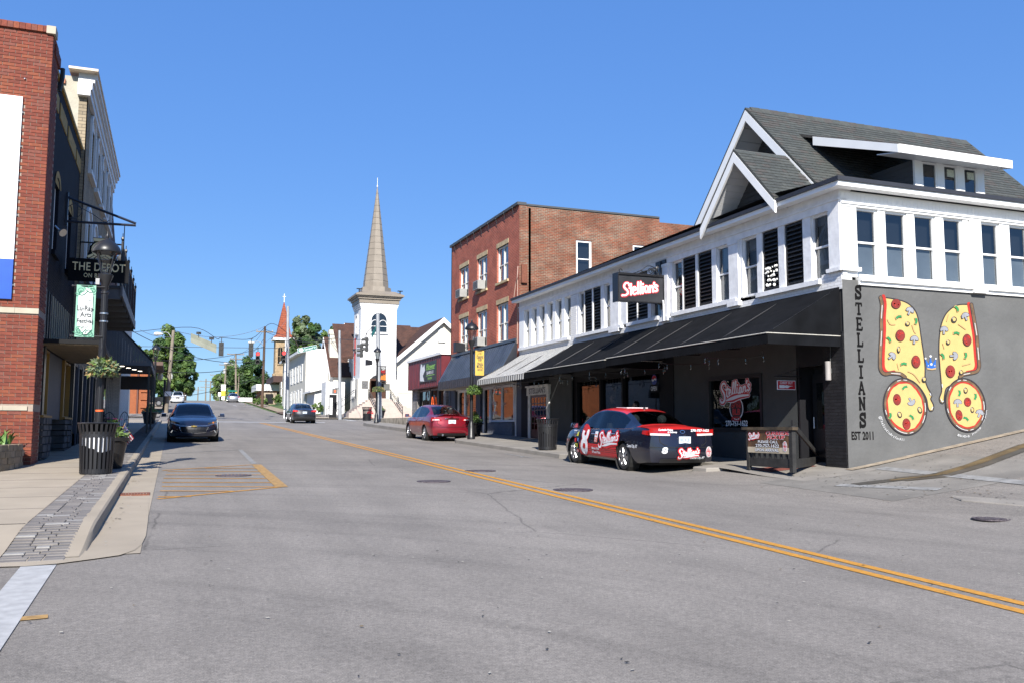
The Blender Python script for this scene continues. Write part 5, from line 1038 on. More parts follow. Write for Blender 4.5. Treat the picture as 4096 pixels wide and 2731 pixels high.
# its shop front: dark posts and tall glazing
mb = MB(); mb.fbox(FT, TY0, TY1, .7, 3.4, -1.2, -1.1); mk('interior', mb, INT, tb)
n = 9
for i in range(n):
    a, b = TY0+(TY1-TY0)*i/n, TY0+(TY1-TY0)*(i+1)/n; mb = MB(); mb.fbox(FT, a, a+.22, .7, 3.4, -.3, .02); mk('post', mb, NAVY if i % 2 else BLK, tb)
    window(tb, FT, a+.22, b, 1.3, 3.35, -.08, .05, BLK, mid=False, glass=GLL); mb = MB(); mb.fbox(FT, a+.22, b, .7, 1.3, -.3, -.02); mk('stall_riser', mb, NAVY if i % 3 else STB, tb)
# iron balcony
bc = thing('iron_balcony', 'black iron railed balcony on timber joists under the tan building windows', 'balcony', (-2.2, 33.5, 5.4)); XO = -1.6; BY0, BY1 = 28.75, 38.7
mb = MB(); mb.box(XT, XO, BY0, BY1, 5.62, 5.7); mk('deck', mb, mat('deck_black', (.03, .03, .033), .6), bc); mb = MB(); mb.box(XO, XO+.06, BY0, BY1, 5.4, 5.72); mk('rim_board', mb, mat('rim_grey', (.1, .1, .105), .6), bc)
for i in range(7): y = BY0+.05+i*1.6; mb = MB(); mb.box(XT, XO, y, y+.1, 5.3, 5.62); mk('joist', mb, mat('joist_grey', (.1, .1, .105), .7), bc)
mb = MB(); mb.tube([(XO, BY0, 6.95), (XO, BY1, 6.95)], .025, 6); mb.tube([(XO, BY0, 5.82), (XO, BY1, 5.82)], .02, 6); mb.tube([(XT, BY0, 6.95), (XO, BY0, 6.95)], .025, 6); mb.tube([(XT, BY0, 5.82), (XO, BY0, 5.82)], .02, 6); mk('rail', mb, BLK, bc)
mb0 = MB(); mb0.tube([(0, 0, 5.72), (0, 0, 6.93)], .011, 4); o0 = mk('picket', mb0, BLK, bc); o0.location = (XO-bc.location.x*0, BY0+.1, 0); 
ORG_b = ORG[bc.name]; me_p = o0.data
for v in me_p.vertices: v.co += ORG_b
o0.location = Vector((XO, BY0+.1, 0))-ORG_b
for i in range(1, 70):
    o = bpy.data.objects.new('picket', me_p); COL.objects.link(o); o.parent = bc; o.location = Vector((XO, BY0+.1+i*.14, 0))-ORG_b
for i in range(6):
    o = bpy.data.objects.new('picket', me_p); COL.objects.link(o); o.parent = bc; o.location = Vector((XO-.14-i*.15, BY0, 0))-ORG_b
for i in range(6): y = BY0+i*(BY1-BY0)/5; mb = MB(); mb.box(XO-.03, XO+.03, y-.03, y+.03, 5.7, 7.05); mb.sphere((XO, y, 7.13), .045, 6, 4, sz=1.8); mb.tube([(XO, y, 7.05), (XO, y, 7.3)], .012, 5); mk('post', mb, BLK, bc)
# ------------------------------------------------------------------ next shop with the boarded awning
ns = thing('shed_awning', 'grey boarded shed awning with downlights over the far sidewalk', 'awning', (-2, 43, 4.1)); AY0, AY1, AX = 40.4, 47.2, -.95
SDG = mat('blue_grey_siding', (.13, .14, .15), .7, var=.06)
n = 16
for i in range(n):
    x0, x1 = XT+(AX-XT)*i/n, XT+(AX-XT)*(i+.95)/n; zt0 = 6.15-(6.15-4.3)*i/n; zt1 = 6.15-(6.15-4.3)*(i+.95)/n; mb = MB(); mb.hexa([Vector(p) for p in [(x0, AY0-.02, 4.2), (x1, AY0-.02, 4.2), (x1, AY0+.02, 4.2), (x0, AY0+.02, 4.2), (x0, AY0-.02, zt0), (x1, AY0-.02, zt1), (x1, AY0+.02, zt1), (x0, AY0+.02, zt0)]]); mk('siding_board', mb, SDG, ns)
mb = MB(); mb.box(XT, AX+.02, AY0-.04, AY0+.03, 4.08, 4.2); mb.box(AX-.02, AX+.03, AY0, AY1, 4.05, 4.32); mk('fascia', mb, SDG, ns)
mb = MB(); mb.hexa([Vector(p) for p in [(AX+.06, AY0-.06, 4.28), (AX+.06, AY1, 4.28), (XT, AY1, 6.13), (XT, AY0-.06, 6.13), (AX+.06, AY0-.06, 4.35), (AX+.06, AY1, 4.35), (XT, AY1, 6.22), (XT, AY0-.06, 6.22)]]); mk('roof', mb, mat('dark_shingle', (.04, .042, .045), .9, var=.3, bump=.5), ns)
mb = MB(); mb.box(XT, AX, AY0+.03, AY1, 4.1, 4.13); mk('soffit', mb, mat('soffit_dark', (.045, .045, .048), .7), ns)
for i in range(4): mb = MB(); mb.lathe([(.09, 0), (.09, .015)], (-2.1+.2*i, 41.3+i*1.1, 4.085), 12); mk('downlight', mb, mat('downlight', (.9, .85, .75), .4, emit=(1, .9, .75), estr=2.5), ns)
mb = MB(); mb.box(XT, AX+.05, 47.3, 47.7, 3.35, 4.0); mk('end_beam', mb, mat('soffit_dark', (.045, .045, .048)), ns)
for y in (40.6, 47.0): mb = MB(); mb.box(AX-.1, AX-.02, y, y+.08, 1.2, 4.08); mk('post', mb, BLK, ns)
# further shops: dark red gable end, white brick pier with ball finial
fs = thing('far_shop_row', 'dark red shop building beyond the tan building with a white brick pier', 'building', (-3, 50, 1.3)); XR = -2.75
mb = MB(); mb.box(-14, XR, 40.35, 52, .9, 8.9); mk('wall', mb, mat('dark_red_wall', (.06, .018, .015), .8, var=.3, bump=.4), fs)
mb = MB(); mb.poly([(XR+.01, 40.36, 8.9), (XR+.01, 40.36, 11.2), (XR+.01, 46, 8.9)]); mb.poly([(XR-.3, 40.36, 8.9), (XR-.3, 40.36, 11.2), (XR-.3, 46, 8.9)]); mk('parapet', mb, mat('dark_red_wall', (.06, .018, .015)), fs)
WBK = brickmat('white_glazed_brick', (.6, .58, .53), (.66, .64, .6), (.35, .34, .32), bump=.6, var=.1)
mb = MB(); mb.box(XR-.5, -2.42, 46.4, 47.0, .9, 9.1); mb.box(XR-.1, -2.5, 47.0, 58, .9, 8.0); pr_ = mk('white_pier', mb, WBK, fs)
p = onX(486, 838, -2.55); mb = MB(); z = 9.1; mb.lathe([(.28, 0), (.28, .08), (.12, .16), (.1, .3), (.2, .42)], (-2.6, 46.7, z), 12); mb.sphere((-2.6, 46.7, z+.58), .22, 12, 8); mk('ball_finial', mb, mat('finial_dark', (.05, .05, .05), .7), fs)
for i in range(6): a = 40.6+i*1.1; mb = MB(); mb.box(XR, XR+.03, a, a+.95, 1.9, 3.7); mk('shop_window', mb, GLL, fs); mb = MB(); mb.box(XR, XR+.05, a, a+.95, .9, 1.85); mk('stall_riser', mb, BLKM, fs)
# ================================================================== ACROSS SECOND STREET
CREAM = mat('cream_painted_wall', (.5, .475, .415), .7, var=.05, scale=1.5, bump=.1, bscale=20)
CHW = mat('church_white', (.62, .62, .62), .6, var=.04, scale=1.5, bump=.1, bscale=20)
TAUPE = mat('taupe_metal', (.2, .17, .135), .5, var=.1, scale=2)
BRSH = brickmat('brown_shingles', (.075, .036, .026), (.055, .03, .024), (.03, .018, .014), bw=.4, bh=.16, ms=.02, bump=.4, var=.3, rough=.9)
def archpts(c, z0, w, zs, n=10): return [(c-w, z0), (c+w, z0)]+[(c+cos(t)*w, zs+sin(t)*w) for t in lin(0, pi, n)]
def arch_window(par, F, c, z0, w, zs, n=.02, glass=None, name='arched_window', trim=.12, m=None):
    m = m or CHW
    mb = MB(); o_ = [(c-w-trim, z0-.1), (c-w-trim, zs)]+[(c-cos(t)*(w+trim), zs+sin(t)*(w+trim)) for t in lin(0, pi, 10)][1:-1]+[(c+w+trim, zs), (c+w+trim, z0-.1)]; i_ = [(c-w, z0), (c-w, zs)]+[(c-cos(t)*w, zs+sin(t)*w) for t in lin(0, pi, 10)][1:-1]+[(c+w, zs), (c+w, z0)]
    for a, b, d, e in zip(o_, o_[1:], i_[1:], i_): mb.hexa([F(*e, n), F(*d, n), F(*b, n), F(*a, n), F(*e, n+.08), F(*d, n+.08), F(*b, n+.08), F(*a, n+.08)])
    mb.fbox(F, c-w-trim, c+w+trim, z0-.22, z0-.1, n, n+.14); wn = mk(name, mb, m, par)
    g = MB(); g.poly([F(*p, n+.01) for p in archpts(c, z0, w, zs)]); mk('pane', g, glass or GLASS, wn); g = MB(); g.poly([F(*p, n-.004) for p in archpts(c, z0, w*.99, zs)]); mk('interior', g, INT, wn)
    g = MB(); g.fbox(F, c-.03, c+.03, z0, zs+w*.98, n+.015, n+.05); g.fbox(F, c-w, c+w, (z0+zs)/2-.03, (z0+zs)/2+.03, n+.015, n+.05); mk('glazing_bar', g, m, wn); return wn
CX0, CX1, CY = 17.0, 20.58, 86.3; FC = FRY(CY); FCL = FRX(CX0)
ch = thing('white_church', 'white church with square bell tower and tall taupe spire', 'church', (18.8, 87, 2.6))
mb = MB(); mb.box(CX0, CX1, CY, CY+3.5, 2.2, 13.7); mk('tower', mb, CHW, ch)
mb = MB(); mb.box(CX0-.22, CX0+1.05, CY-.12, CY+3.6, 2.2, 6.25); mb.box(CX0+2.6, CX1+.18, CY-.12, CY+.4, 2.2, 6.25); mk('tower_base', mb, CREAM, ch)
for i, (z0, z1, e) in enumerate(((13.2, 13.35, .05), (13.35, 13.5, .1), (13.5, 13.7, .15))): mb = MB(); mb.box(CX0-e, CX1+e, CY-e, CY+3.5+e, z0, z1); mk('string_course', mb, CHW, ch)
for z0, z1, e in ((13.7, 14.1, .22), (14.1, 14.3, .34), (14.3, 14.42, .48), (14.42, 14.6, .62)): mb = MB(); mb.box(CX0-e, CX1+e, CY-e, CY+3.5+e, z0, z1); mk('cornice', mb, TAUPE, ch)
cx, cy = (CX0+CX1)/2, CY+1.75; rg = lambda r, z, n=8: [(cx+r*cos(pi/8+2*pi*i/n), cy+r*sin(pi/8+2*pi*i/n), z) for i in range(n)]
mb = MB(); A = [(CX0-.6, CY-.6, 14.6), (CX1+.6, CY-.6, 14.6), (CX1+.6, CY+4.1, 14.6), (CX0-.6, CY+4.1, 14.6)]; B_ = [(cx+s*1.6, cy+t*1.6, 15.0) for s, t in ((-1, -1), (1, -1), (1, 1), (-1, 1))]; mb.add(A+B_, [(0, 1, 5, 4), (1, 2, 6, 5), (2, 3, 7, 6), (3, 0, 4, 7), (4, 5, 6, 7)]); mk('spire_skirt', mb, TAUPE, ch)
mb = MB(); rings = [rg(1.62, 14.95), rg(1.55, 15.5), rg(1.3, 15.52)]
N = 22; rings += [rg(1.3*(1-i/N)+.04, 15.52+(26.0-15.52)*i/N) for i in range(1, N+1)]
vs = [p for r in rings for p in r]; mb.add(vs, [(k*8+j, k*8+(j+1) % 8, (k+1)*8+(j+1) % 8, (k+1)*8+j) for k in range(len(rings)-1) for j in range(8)]); sp_ = mk('spire', mb, TAUPE, ch)
for k in range(1, 16):
    r = 1.3*(1-k/16)+.045; mb = MB(); a, b = rg(r+.012, 15.52+(26-15.52)*k/16), rg(r+.006, 15.55+(26-15.52)*k/16); mb.add(a+b, [(j, (j+1) % 8, 8+(j+1) % 8, 8+j) for j in range(8)]); mk('spire_seam', mb, mat('taupe_dark', (.13, .11, .085), .6), sp_)
mb = MB(); mb.tube([(cx, cy, 26.0), (cx, cy, 27.0)], .03, 5); mb.sphere((cx, cy, 26.1), .09, 6, 4); mk('finial', mb, CHW, ch)
for x, y in ((CX0-.3, CY-.4), (CX1+.25, CY-.3)): mb = MB(); mb.box(x-.25, x+.25, y-.15, y+.15, 15.0, 15.06); mb.box(x-.05, x+.05, y-.05, y+.05, 14.7, 15.0); mk('floodlight', mb, BLK, ch)
w = arch_window(ch, FC, 18.8, 10.9, .78, 12.0, .02)
for s in (-1, 1): g = MB(); pts = [FC(18.8+s*.39+cos(t)*.36, 11.7+sin(t)*.36, .08) for t in lin(0, pi, 10)]; g.tube(pts, .035, 5); mk('tracery', g, CHW, w)
g = stroke([[(cos(t)*1.25, sin(t)*1.25) for t in lin(0, pi, 16)]], .1, False); put(ch, 'arch_moulding', FC, g, 18.8, 12.0, 1, .03, CHW)
arch_window(ch, FCL, CY+1.75, 10.9, .5, 12.1, .02); arch_window(ch, FCL, CY+1.9, 4.6, .45, 5.9, .23)
mb = MB(); mb.poly([FC(*p, .14) for p in archpts(18.75, 4.35, .82, 5.85)]); d = mk('doorway', mb, INT, ch)
for s in (-1, 1): g = MB(); g.fbox(FC, 18.75+(.02 if s > 0 else -.78), 18.75+(.78 if s > 0 else -.02), 4.36, 6.3, .145, .16); mk('door_leaf', g, mat('brown_door', (.06, .025, .012), .4), d); g = MB(); g.fbox(FC, 18.75+(.12 if s > 0 else -.68), 18.75+(.68 if s > 0 else -.12), 5.0, 6.1, .161, .163); mk('pane', g, GLASSD, d)
g = stroke([[(cos(t)*1.12, sin(t)*1.12) for t in lin(0, pi, 16)]], .1, False); put(ch, 'arch_moulding', FC, g, 18.75, 5.85, 1, .03, CHW)
mb = MB(); mb.fbox(FC, 17.18, 17.78, 5.3, 6.05, .125, .15); mk('plaque', mb, mat('plaque_grey', (.1, .1, .1), .6, var=.5, scale=12), ch)
mb = MB(); FXm = FCL; mb.fbox(FXm, CY+2.3, CY+2.6, 6.7, 10.4, .05, .12); mk('red_cross_banner', mb, mat('red_flame', (.35, .02, .015), .5), ch); mb = MB(); mb.fbox(FXm, CY+1.9, CY+3.0, 9.2, 9.35, .1, .2); mk('cross_arm', mb, BLK, ch)
# steps
for i in range(9):
    z1 = 4.35-i*.185; e = .42*i; mb = MB(); mb.box(17.85-e*.75, 19.75+e*.85, CY-.9-.33*i, CY-.12, z1-.185 if i < 8 else 2.2, z1); mk('step', mb, mat('pink_concrete', (.4, .33, .29), .85, var=.08), ch)
def handrail(par, pts, h=.95, n=8, name='handrail'):
    mb = MB(); P_ = [Vector(p) for p in pts]
    for k in (0, .2, .75):
        mb.tube([p+Vector((0, 0, h-k)) for p in P_], .025, 5)
    for a, b in zip(P_, P_[1:]):
        for i in range(n+1): q = a.lerp(b, i/n); mb.tube([q, q+Vector((0, 0, h))], .018 if i % n else .03, 4)
    return mk(name, mb, BLK, par)
handrail(ch, [(17.75, CY-.6, 4.3), (18.0, CY-3.7, 2.6)]); handrail(ch, [(19.9, CY-.6, 4.3), (20.4, CY-3.7, 2.6)])
handrail(ch, [(16.7, CY+.6, 4.3), (14.9, CY+.4, 3.0), (13.9, CY+.3, 2.5)], n=7)
# nave with front gable
NY = 88.5; FN = FRY(NY); ap_ = onY(1770, 1277, NY); le = onY(1586, 1432, NY); sl_ = (ap_.z-le.z)/(ap_.x-le.x); xr = ap_.x+(ap_.x-le.x)
mb = MB(); mb.poly([FN(CX1, 2.2, 0), FN(xr, 2.2, 0), FN(xr, le.z, 0), FN(ap_.x, ap_.z-.1, 0), FN(le.x, le.z, 0), FN(CX1, le.z, 0)]); mb.box(CX1, xr, NY+.02, NY+20, 2.2, le.z); mk('nave_wall', mb, CREAM, ch)
for s in (-1, 1):
    ex = le.x-.5 if s < 0 else xr+.5; ez = le.z-.5*sl_
    mb = MB(); mb.hexa([Vector(p) for p in [(ap_.x, NY-.5, ap_.z), (ex, NY-.5, ez), (ex, NY+22, ez), (ap_.x, NY+22, ap_.z), (ap_.x, NY-.5, ap_.z+.14), (ex, NY-.5, ez+.14), (ex, NY+22, ez+.14), (ap_.x, NY+22, ap_.z+.14)]]); mk('roof', mb, BRSH, ch)
    mb = MB(); mb.prism([(ap_.x, NY-.56, ap_.z+.12), (ex, NY-.56, ez+.12), (ex, NY-.56, ez-.4), (ap_.x, NY-.56, ap_.z-.4)], (0, .06, 0)); mk('rake_board', mb, CHW, ch)
arch_window(ch, FN, ap_.x-.1, onY(1765, 1360, NY).z, .28, onY(1765, 1330, NY).z, .02, CHW, 'louvre_vent', .1)
for u in (1695, 1760): c = onY(u, 1440, NY); put(ch, 'arch_moulding', FN, stroke([[(cos(t)*1.5, sin(t)*1.5) for t in lin(0, pi, 14)]], .12, False), c.x, c.z-.6, 1, .03, CHW)
mb = MB(); mb.fbox(FN, CX1, CX1+.2, 2.2, le.z, 0, .12); mk('downpipe', mb, mat('pipe_grey', (.4, .4, .4), .5), ch)
for z in (5.0, 7.6): mb = MB(); mb.fbox(FN, CX1, xr, z, z+.1, 0, .03); mk('wall_band', mb, CREAM, ch)
tz = onY(1600, 1312, 96).z; mb = MB(); mb.hexa([Vector(p) for p in [(15.8, 91.5, tz-3.9), (ap_.x, 91.5, tz-3.9), (ap_.x, 96, tz), (15.8, 96, tz), (15.8, 91.5, tz-3.75), (ap_.x, 91.5, tz-3.75), (ap_.x, 96, tz+.15), (15.8, 96, tz+.15)]]); mk('transept_roof', mb, BRSH, ch)
# street-side gables
def side_gable(par, X, uap, vap, ule, vle, back, wallm, nm):
    a = onX(uap, vap, X); l = onX(ule, vle, X); hb = a.z-l.z; yb = l.y-a.y; F = FRX(X)
    mb = MB(); mb.poly([F(a.y-yb, 2.3, 0), F(a.y+yb, 2.3, 0), F(a.y+yb, l.z, 0), F(a.y, a.z-.1, 0), F(a.y-yb, l.z, 0)]); mb.box(X+.02, back, a.y-yb, a.y+yb, 2.3, l.z); mk('gable_wall', mb, wallm, par)
    for s in (-1, 1):
        ey = a.y+s*(yb+.4); ez = l.z-.4*hb/yb
        mb = MB(); mb.hexa([Vector(p) for p in [(X-.4, a.y, a.z), (X-.4, ey, ez), (back, ey, ez), (back, a.y, a.z), (X-.4, a.y, a.z+.14), (X-.4, ey, ez+.14), (back, ey, ez+.14), (back, a.y, a.z+.14)]]); mk('roof', mb, BRSH, par)
        mb = MB(); mb.prism([(X-.46, a.y, a.z+.1), (X-.46, ey, ez+.1), (X-.46, ey, ez-.3), (X-.46, a.y, a.z-.3)], (.06, 0, 0)); mk('rake_board', mb, CHW, par)
    return a, l
aA, lA = side_gable(ch, 18.6, 1392, 1297, 1350, 1480, 26, CREAM, 'a'); FA = FRX(18.6)
for u, zt_, w_ in ((1384, 1440, .5), (1397, 1425, .62)): c = onX(u, 1560, 18.6); arch_window(ch, FA, c.y, 5.0, w_, onX(u, zt_, 18.6).z-w_, .03)
aB, lB = side_gable(ch, 16.6, 1308, 1353, 1279, 1512, 23, CREAM, 'b'); FBg = FRX(16.6)
for u in (1304, 1312, 1320, 1328): c = onX(u, 1560, 16.6); window(ch, FBg, c.y-.35, c.y+.35, 4.6, 6.3, .05, .08, CHW, mid=False)
c = onX(1316, 1470, 16.6); window(ch, FBg, c.y-.6, c.y+.6, 8.0, 9.8, .05, .1, CHW, back=CREAM)
mb = MB(); mb.box(14.6, 16.55, onX(1318, 1600, 15).y, onX(1300, 1600, 15).y, 2.4, 6.2); mk('porch_wall', mb, CHW, ch)
# white three-storey hall
WX = 14.0; FW_ = FRX(WX); y0, y1 = onX(1222, 1500, WX).y, onX(1152, 1500, WX).y+6; zt_ = onX(1222, 1405, WX).z
wh = thing('white_hall', 'pale cream flat-roofed church hall with rows of sash windows', 'building', (WX, y0, 3))
mb = MB(); mb.box(WX, 26, y0, y1, 2.4, zt_); mk('wall', mb, CREAM, wh)
mb = MB(); mb.box(WX-.5, 26, y0-.05, y1+.2, zt_, zt_+.3); mk('eave', mb, CHW, wh)
for u in (1207, 1193, 1180, 1168):
    for za, zb in ((6.9, 8.9), (3.75, 6.0)):
        c = onX(u, 1480, WX).y; window(wh, FW_, c-.75, c+.75, za, zb, .06, .1, CHW, back=SHADE, bd=-.03)
for u in (1204, 1188): c = onX(u, 1600, WX).y; window(wh, FW_, c-.6, c+.6, 2.75, 3.2, .05, .08, CHW, mid=False)
FWn = FRY(y0-6); mb = MB(); mb.hexa([Vector(p) for p in [(14.2, y0-6, 2.4), (17.2, y0-6, 2.4), (17.2, y0, 2.4), (14.2, y0, 2.4), (14.2, y0-6, 5.3), (17.2, y0-6, 6.1), (17.2, y0, 6.1), (14.2, y0, 5.3)]]); mk('entry_porch', mb, CHW, wh)
mb = MB(); mb.hexa([Vector(p) for p in [(13.7, y0-6.4, 5.25), (17.4, y0-6.4, 6.2), (17.4, y0, 6.2), (13.7, y0, 5.25), (13.7, y0-6.4, 5.45), (17.4, y0-6.4, 6.4), (17.4, y0, 6.4), (13.7, y0, 5.45)]]); mk('porch_roof', mb, CHW, wh)
mb = MB(); mb.poly([FWn(*p, .01) for p in archpts(15.8, 2.9, .55, 4.3)]); mk('arched_doorway', mb, mat('taupe_shade', (.2, .19, .16), .8), wh); put(wh, 'arch_moulding', FWn, stroke([[(cos(t)*.95, sin(t)*.95) for t in lin(0, pi, 14)]], .2, False), 15.8, 4.3, 1, .02, CHW)
mb = MB(); mb.box(16.5, 17.6, y0-1.2, y0-.2, 3, onX(1300, 1355, 16.8).z); mb.box(16.4, 17.7, y0-1.3, y0-.1, onX(1300, 1355, 16.8).z, onX(1300, 1345, 16.8).z+.2); mk('chimney', mb, CREAM, wh)
handrail(wh, [(13.2, y0-1, 2.9), (13.2, y0+14, 3.3)], n=16, name='area_railing')
# tan stone church with red tiled spire
tc = thing('tan_stone_church', 'tan stone church tower with red tiled spire on the hill', 'church', (20, 165, 6)); TYc = 165
l, r = onY(1102, 1400, TYc), onY(1168, 1400, TYc); tip = onY(1148, 1203, TYc); ez = onY(1140, 1362, TYc).z; TS = brickmat('tan_ashlar', (.34, .25, .15), (.29, .21, .125), (.2, .15, .1), bw=.6, bh=.3, ms=.03, bump=.8, var=.25)
hw = (r.x-l.x)/2; cx, cy = (l.x+r.x)/2, TYc+hw
mb = MB(); mb.box(l.x, r.x, TYc, TYc+2*hw, 4, ez); mk('tower', mb, TS, tc); mb = MB(); mb.box(l.x-.4, l.x, TYc-.4, TYc+.9, 4, ez-6); mb.box(r.x-.6, r.x+.3, TYc-.4, TYc, 4, ez-6); mk('buttress', mb, TS, tc)
mb = MB(); mb.box(l.x-.5, r.x+.5, TYc-.5, TYc+2*hw+.5, ez, ez+.5); mk('eave', mb, CHW, tc)
RT_ = brickmat('red_roof_tiles', (.26, .07, .035), (.22, .06, .03), (.1, .03, .02), bw=1.1, bh=.42, ms=.06, bump=1, var=.12)
mb = MB(); rg4 = lambda k, z: [(cx+s*k, cy+t*k, z) for s, t in ((-1, -1), (1, -1), (1, 1), (-1, 1))]; rs4 = [rg4(hw+.55, ez+.5), rg4(hw*.82, ez+1.2)]; NZ = 16; rs4 += [rg4(hw*.82*(1-i/NZ)+.03, ez+1.2+(tip.z-ez-1.2)*i/NZ) for i in range(1, NZ+1)]
mb.add([p for q in rs4 for p in q], [(k*4+j, k*4+(j+1) % 4, (k+1)*4+(j+1) % 4, (k+1)*4+j) for k in range(len(rs4)-1) for j in range(4)]); mk('spire', mb, RT_, tc)
mb = MB(); zc = onY(1148, 1172, TYc).z; mb.box(cx-.06, cx+.06, cy-.06, cy+.06, tip.z-.2, zc); mb.box(cx-.3, cx+.3, cy-.05, cy+.05, tip.z+(zc-tip.z)*.6, tip.z+(zc-tip.z)*.6+.1); mk('cross', mb, CHW, tc)
FTc = FRY(TYc)
for x in (cx-hw*.42, cx+hw*.42): arch_window(tc, FTc, x, ez-4.2, .4, ez-1.6, .02, None, 'lancet_window', .12, TS)
arch_window(tc, FTc, cx-.1, ez-14, .5, ez-9.3, .02, None, 'lancet_window', .15, TS)
mb = MB(); mb.box(r.x, r.x+16, TYc+3, TYc+14, 4, ez-4.4); mk('nave', mb, TS, tc); mb = MB(); mb.hexa([Vector(p) for p in [(r.x-.3, TYc+2, ez-4.4), (r.x+16, TYc+2, ez-4.4), (r.x+16, TYc+8, ez-1), (r.x-.3, TYc+8, ez-1), (r.x-.3, TYc+2, ez-4.1), (r.x+16, TYc+2, ez-4.1), (r.x+16, TYc+8, ez-.7), (r.x-.3, TYc+8, ez-.7)]]); mk('nave_roof', mb, BRSH, tc)
a, b = onY(1078, 1535, 158), onY(1142, 1510, 158); mb = MB(); mb.box(a.x, b.x+2, 152, 164, a.z+.1, b.z); mk('brown_canopy', mb, mat('brown_canopy', (.045, .018, .014), .6), tc)
a, b = onY(1035, 1560, 160), onY(1095, 1545, 160); mb = MB(); mb.box(a.x-.6, b.x+1, 158, 168, a.z-.1, b.z+.3); mk('porch_fascia', mb, CHW, tc); mb = MB(); mb.box(a.x+.2, b.x+.5, 159, 167, 4, a.z); mk('porch_brick', mb, FRB, tc)
a, b = onY(1122, 1610, 140), onY(1141, 1526, 140); mb = MB(); 
for i in range(3): mb.box(a.x, b.x, 139.9, 140, a.z+(b.z-a.z)*i/3, a.z+(b.z-a.z)*i/3+.12)
for x in (a.x, b.x-.12): mb.box(x, x+.12, 139.9, 140, a.z, b.z)
mk('vestibule_frame', mb, CHW, tc); mb = MB(); mb.box(a.x+.1, b.x-.1, 139.98, 143, a.z-.3, b.z); mk('vestibule', mb, mat('vestibule_tan', (.2, .15, .08), .4), tc)
mb = MB(); a = onY(1020, 1605, 150); b = onY(1090, 1575, 150); handrail(tc, [(a.x, 150, a.z), (b.x, 150, b.z)], 1.1, 12, 'ramp_railing')
a = onY(1075, 1612, 135); mb = MB(); mb.box(a.x-.9, a.x+1.1, 135, 135.4, a.z-1, a.z+1.6); sgn_ = tag(mk('church_sign', mb, mat('sign_stone', (.3, .24, .17), .8)), 'small stone church sign with dark notice board on the hillside lawn', 'sign'); mb = MB(); mb.box(a.x-.5, a.x+.6, 134.93, 135, a.z, a.z+1.4); mk('notice_board', mb, BLKM, sgn_)
# orange brick building on the left beyond the junction
ob = thing('orange_brick_building', 'low orange brick building beyond the left traffic signal pole', 'building', (-8, 92, 2.7)); OB = brickmat('orange_brick', (.3, .085, .03), (.26, .07, .026), (.22, .12, .07), bw=.22, bh=.08, ms=.016, bump=.8, var=.15)
xr_ = onY(588, 1600, 92).x; mb = MB(); mb.box(-24, xr_, 92, 104, 2, 7.4); mk('wall', mb, OB, ob); x = onY(562, 1600, 92).x
for i in range(6): mb = MB(); mb.box(x, xr_+.12, 91.85, 92, 2.6+i*.75, 3.25+i*.75); mk('quoin', mb, OB, ob)
mb = MB(); mb.tube([(onY(549, 1600, 91.9).x, 91.9, 2.6), (onY(549, 1600, 91.9).x, 91.9, 7.3)], .09, 6); mk('downpipe', mb, mat('brown_pipe', (.1, .04, .03), .6), ob)
mb = MB(); mb.box(-24, xr_+1.3, 91.2, 104, 7.4, 7.75); mk('roof', mb, mat('brown_fascia', (.1, .06, .045), .7), ob)
# lawns and walks on the hill
def patch(name, pts, m, dz): mb = MB(); mb.poly([(x, y, gz(x, y)+dz) for x, y in pts]); return struct(name, mb, m)
PATH = mat('worn_walk', (.24, .19, .135), .9, var=.2)
sheet('hill_walk', [10.9, 12.3], lin(84, 160, 30), lambda x, y: gz(x, y)+.03, PATH); sheet('hill_walk_left', [-3.6, -2.2], lin(90, 150, 24), lambda x, y: gz(x, y)+.03, PATH)
sheet('far_corner_walk', lin(10.4, 30, 8), lin(80.5, 84.5, 4), lambda x, y: gz(x, y)+.1, CONC); sheet('far_left_walk', [-30, -10, -1.1], lin(83, 90, 4), lambda x, y: gz(x, y)+.1, CONC2)
sheet('mulch_bed', [10.5, 13.5], lin(85, 101, 8), lambda x, y: gz(x, y)+.05, mat('mulch', (.09, .055, .04), .95, var=.3, scale=4))
sheet('left_drive', lin(-12, -1.2, 5), lin(108, 126, 6), lambda x, y: gz(x, y)+.05, PATH)
# ------------------------------------------------------------------ trees
def leafmat(name, c):
    if name in MATS: return MATS[name]
    m = mat(name, c, .65, var=.5, scale=.55, detail=3); t = m.node_tree; b = t.nodes['Principled BSDF']; out = [n for n in t.nodes if n.type == 'OUTPUT_MATERIAL'][0]
    tr = nd(t, 'ShaderNodeBsdfTranslucent'); tr.inputs[0].default_value = (c[0]*1.6, c[1]*1.5, c[2]*.8, 1); mx = nd(t, 'ShaderNodeMixShader'); mx.inputs[0].default_value = .3
    t.links.new(b.outputs[0], mx.inputs[1]); t.links.new(tr.outputs[0], mx.inputs[2]); t.links.new(mx.outputs[0], out.inputs[0]); return m
BARK = mat('bark', (.06, .045, .033), .9, var=.35, scale=3, bump=.8, bscale=8)
LM = [leafmat('leaf_mid', (.075, .13, .028)), leafmat('leaf_light', (.12, .19, .045)), leafmat('leaf_dark', (.04, .085, .022)), leafmat('leaf_pale', (.14, .18, .1))]
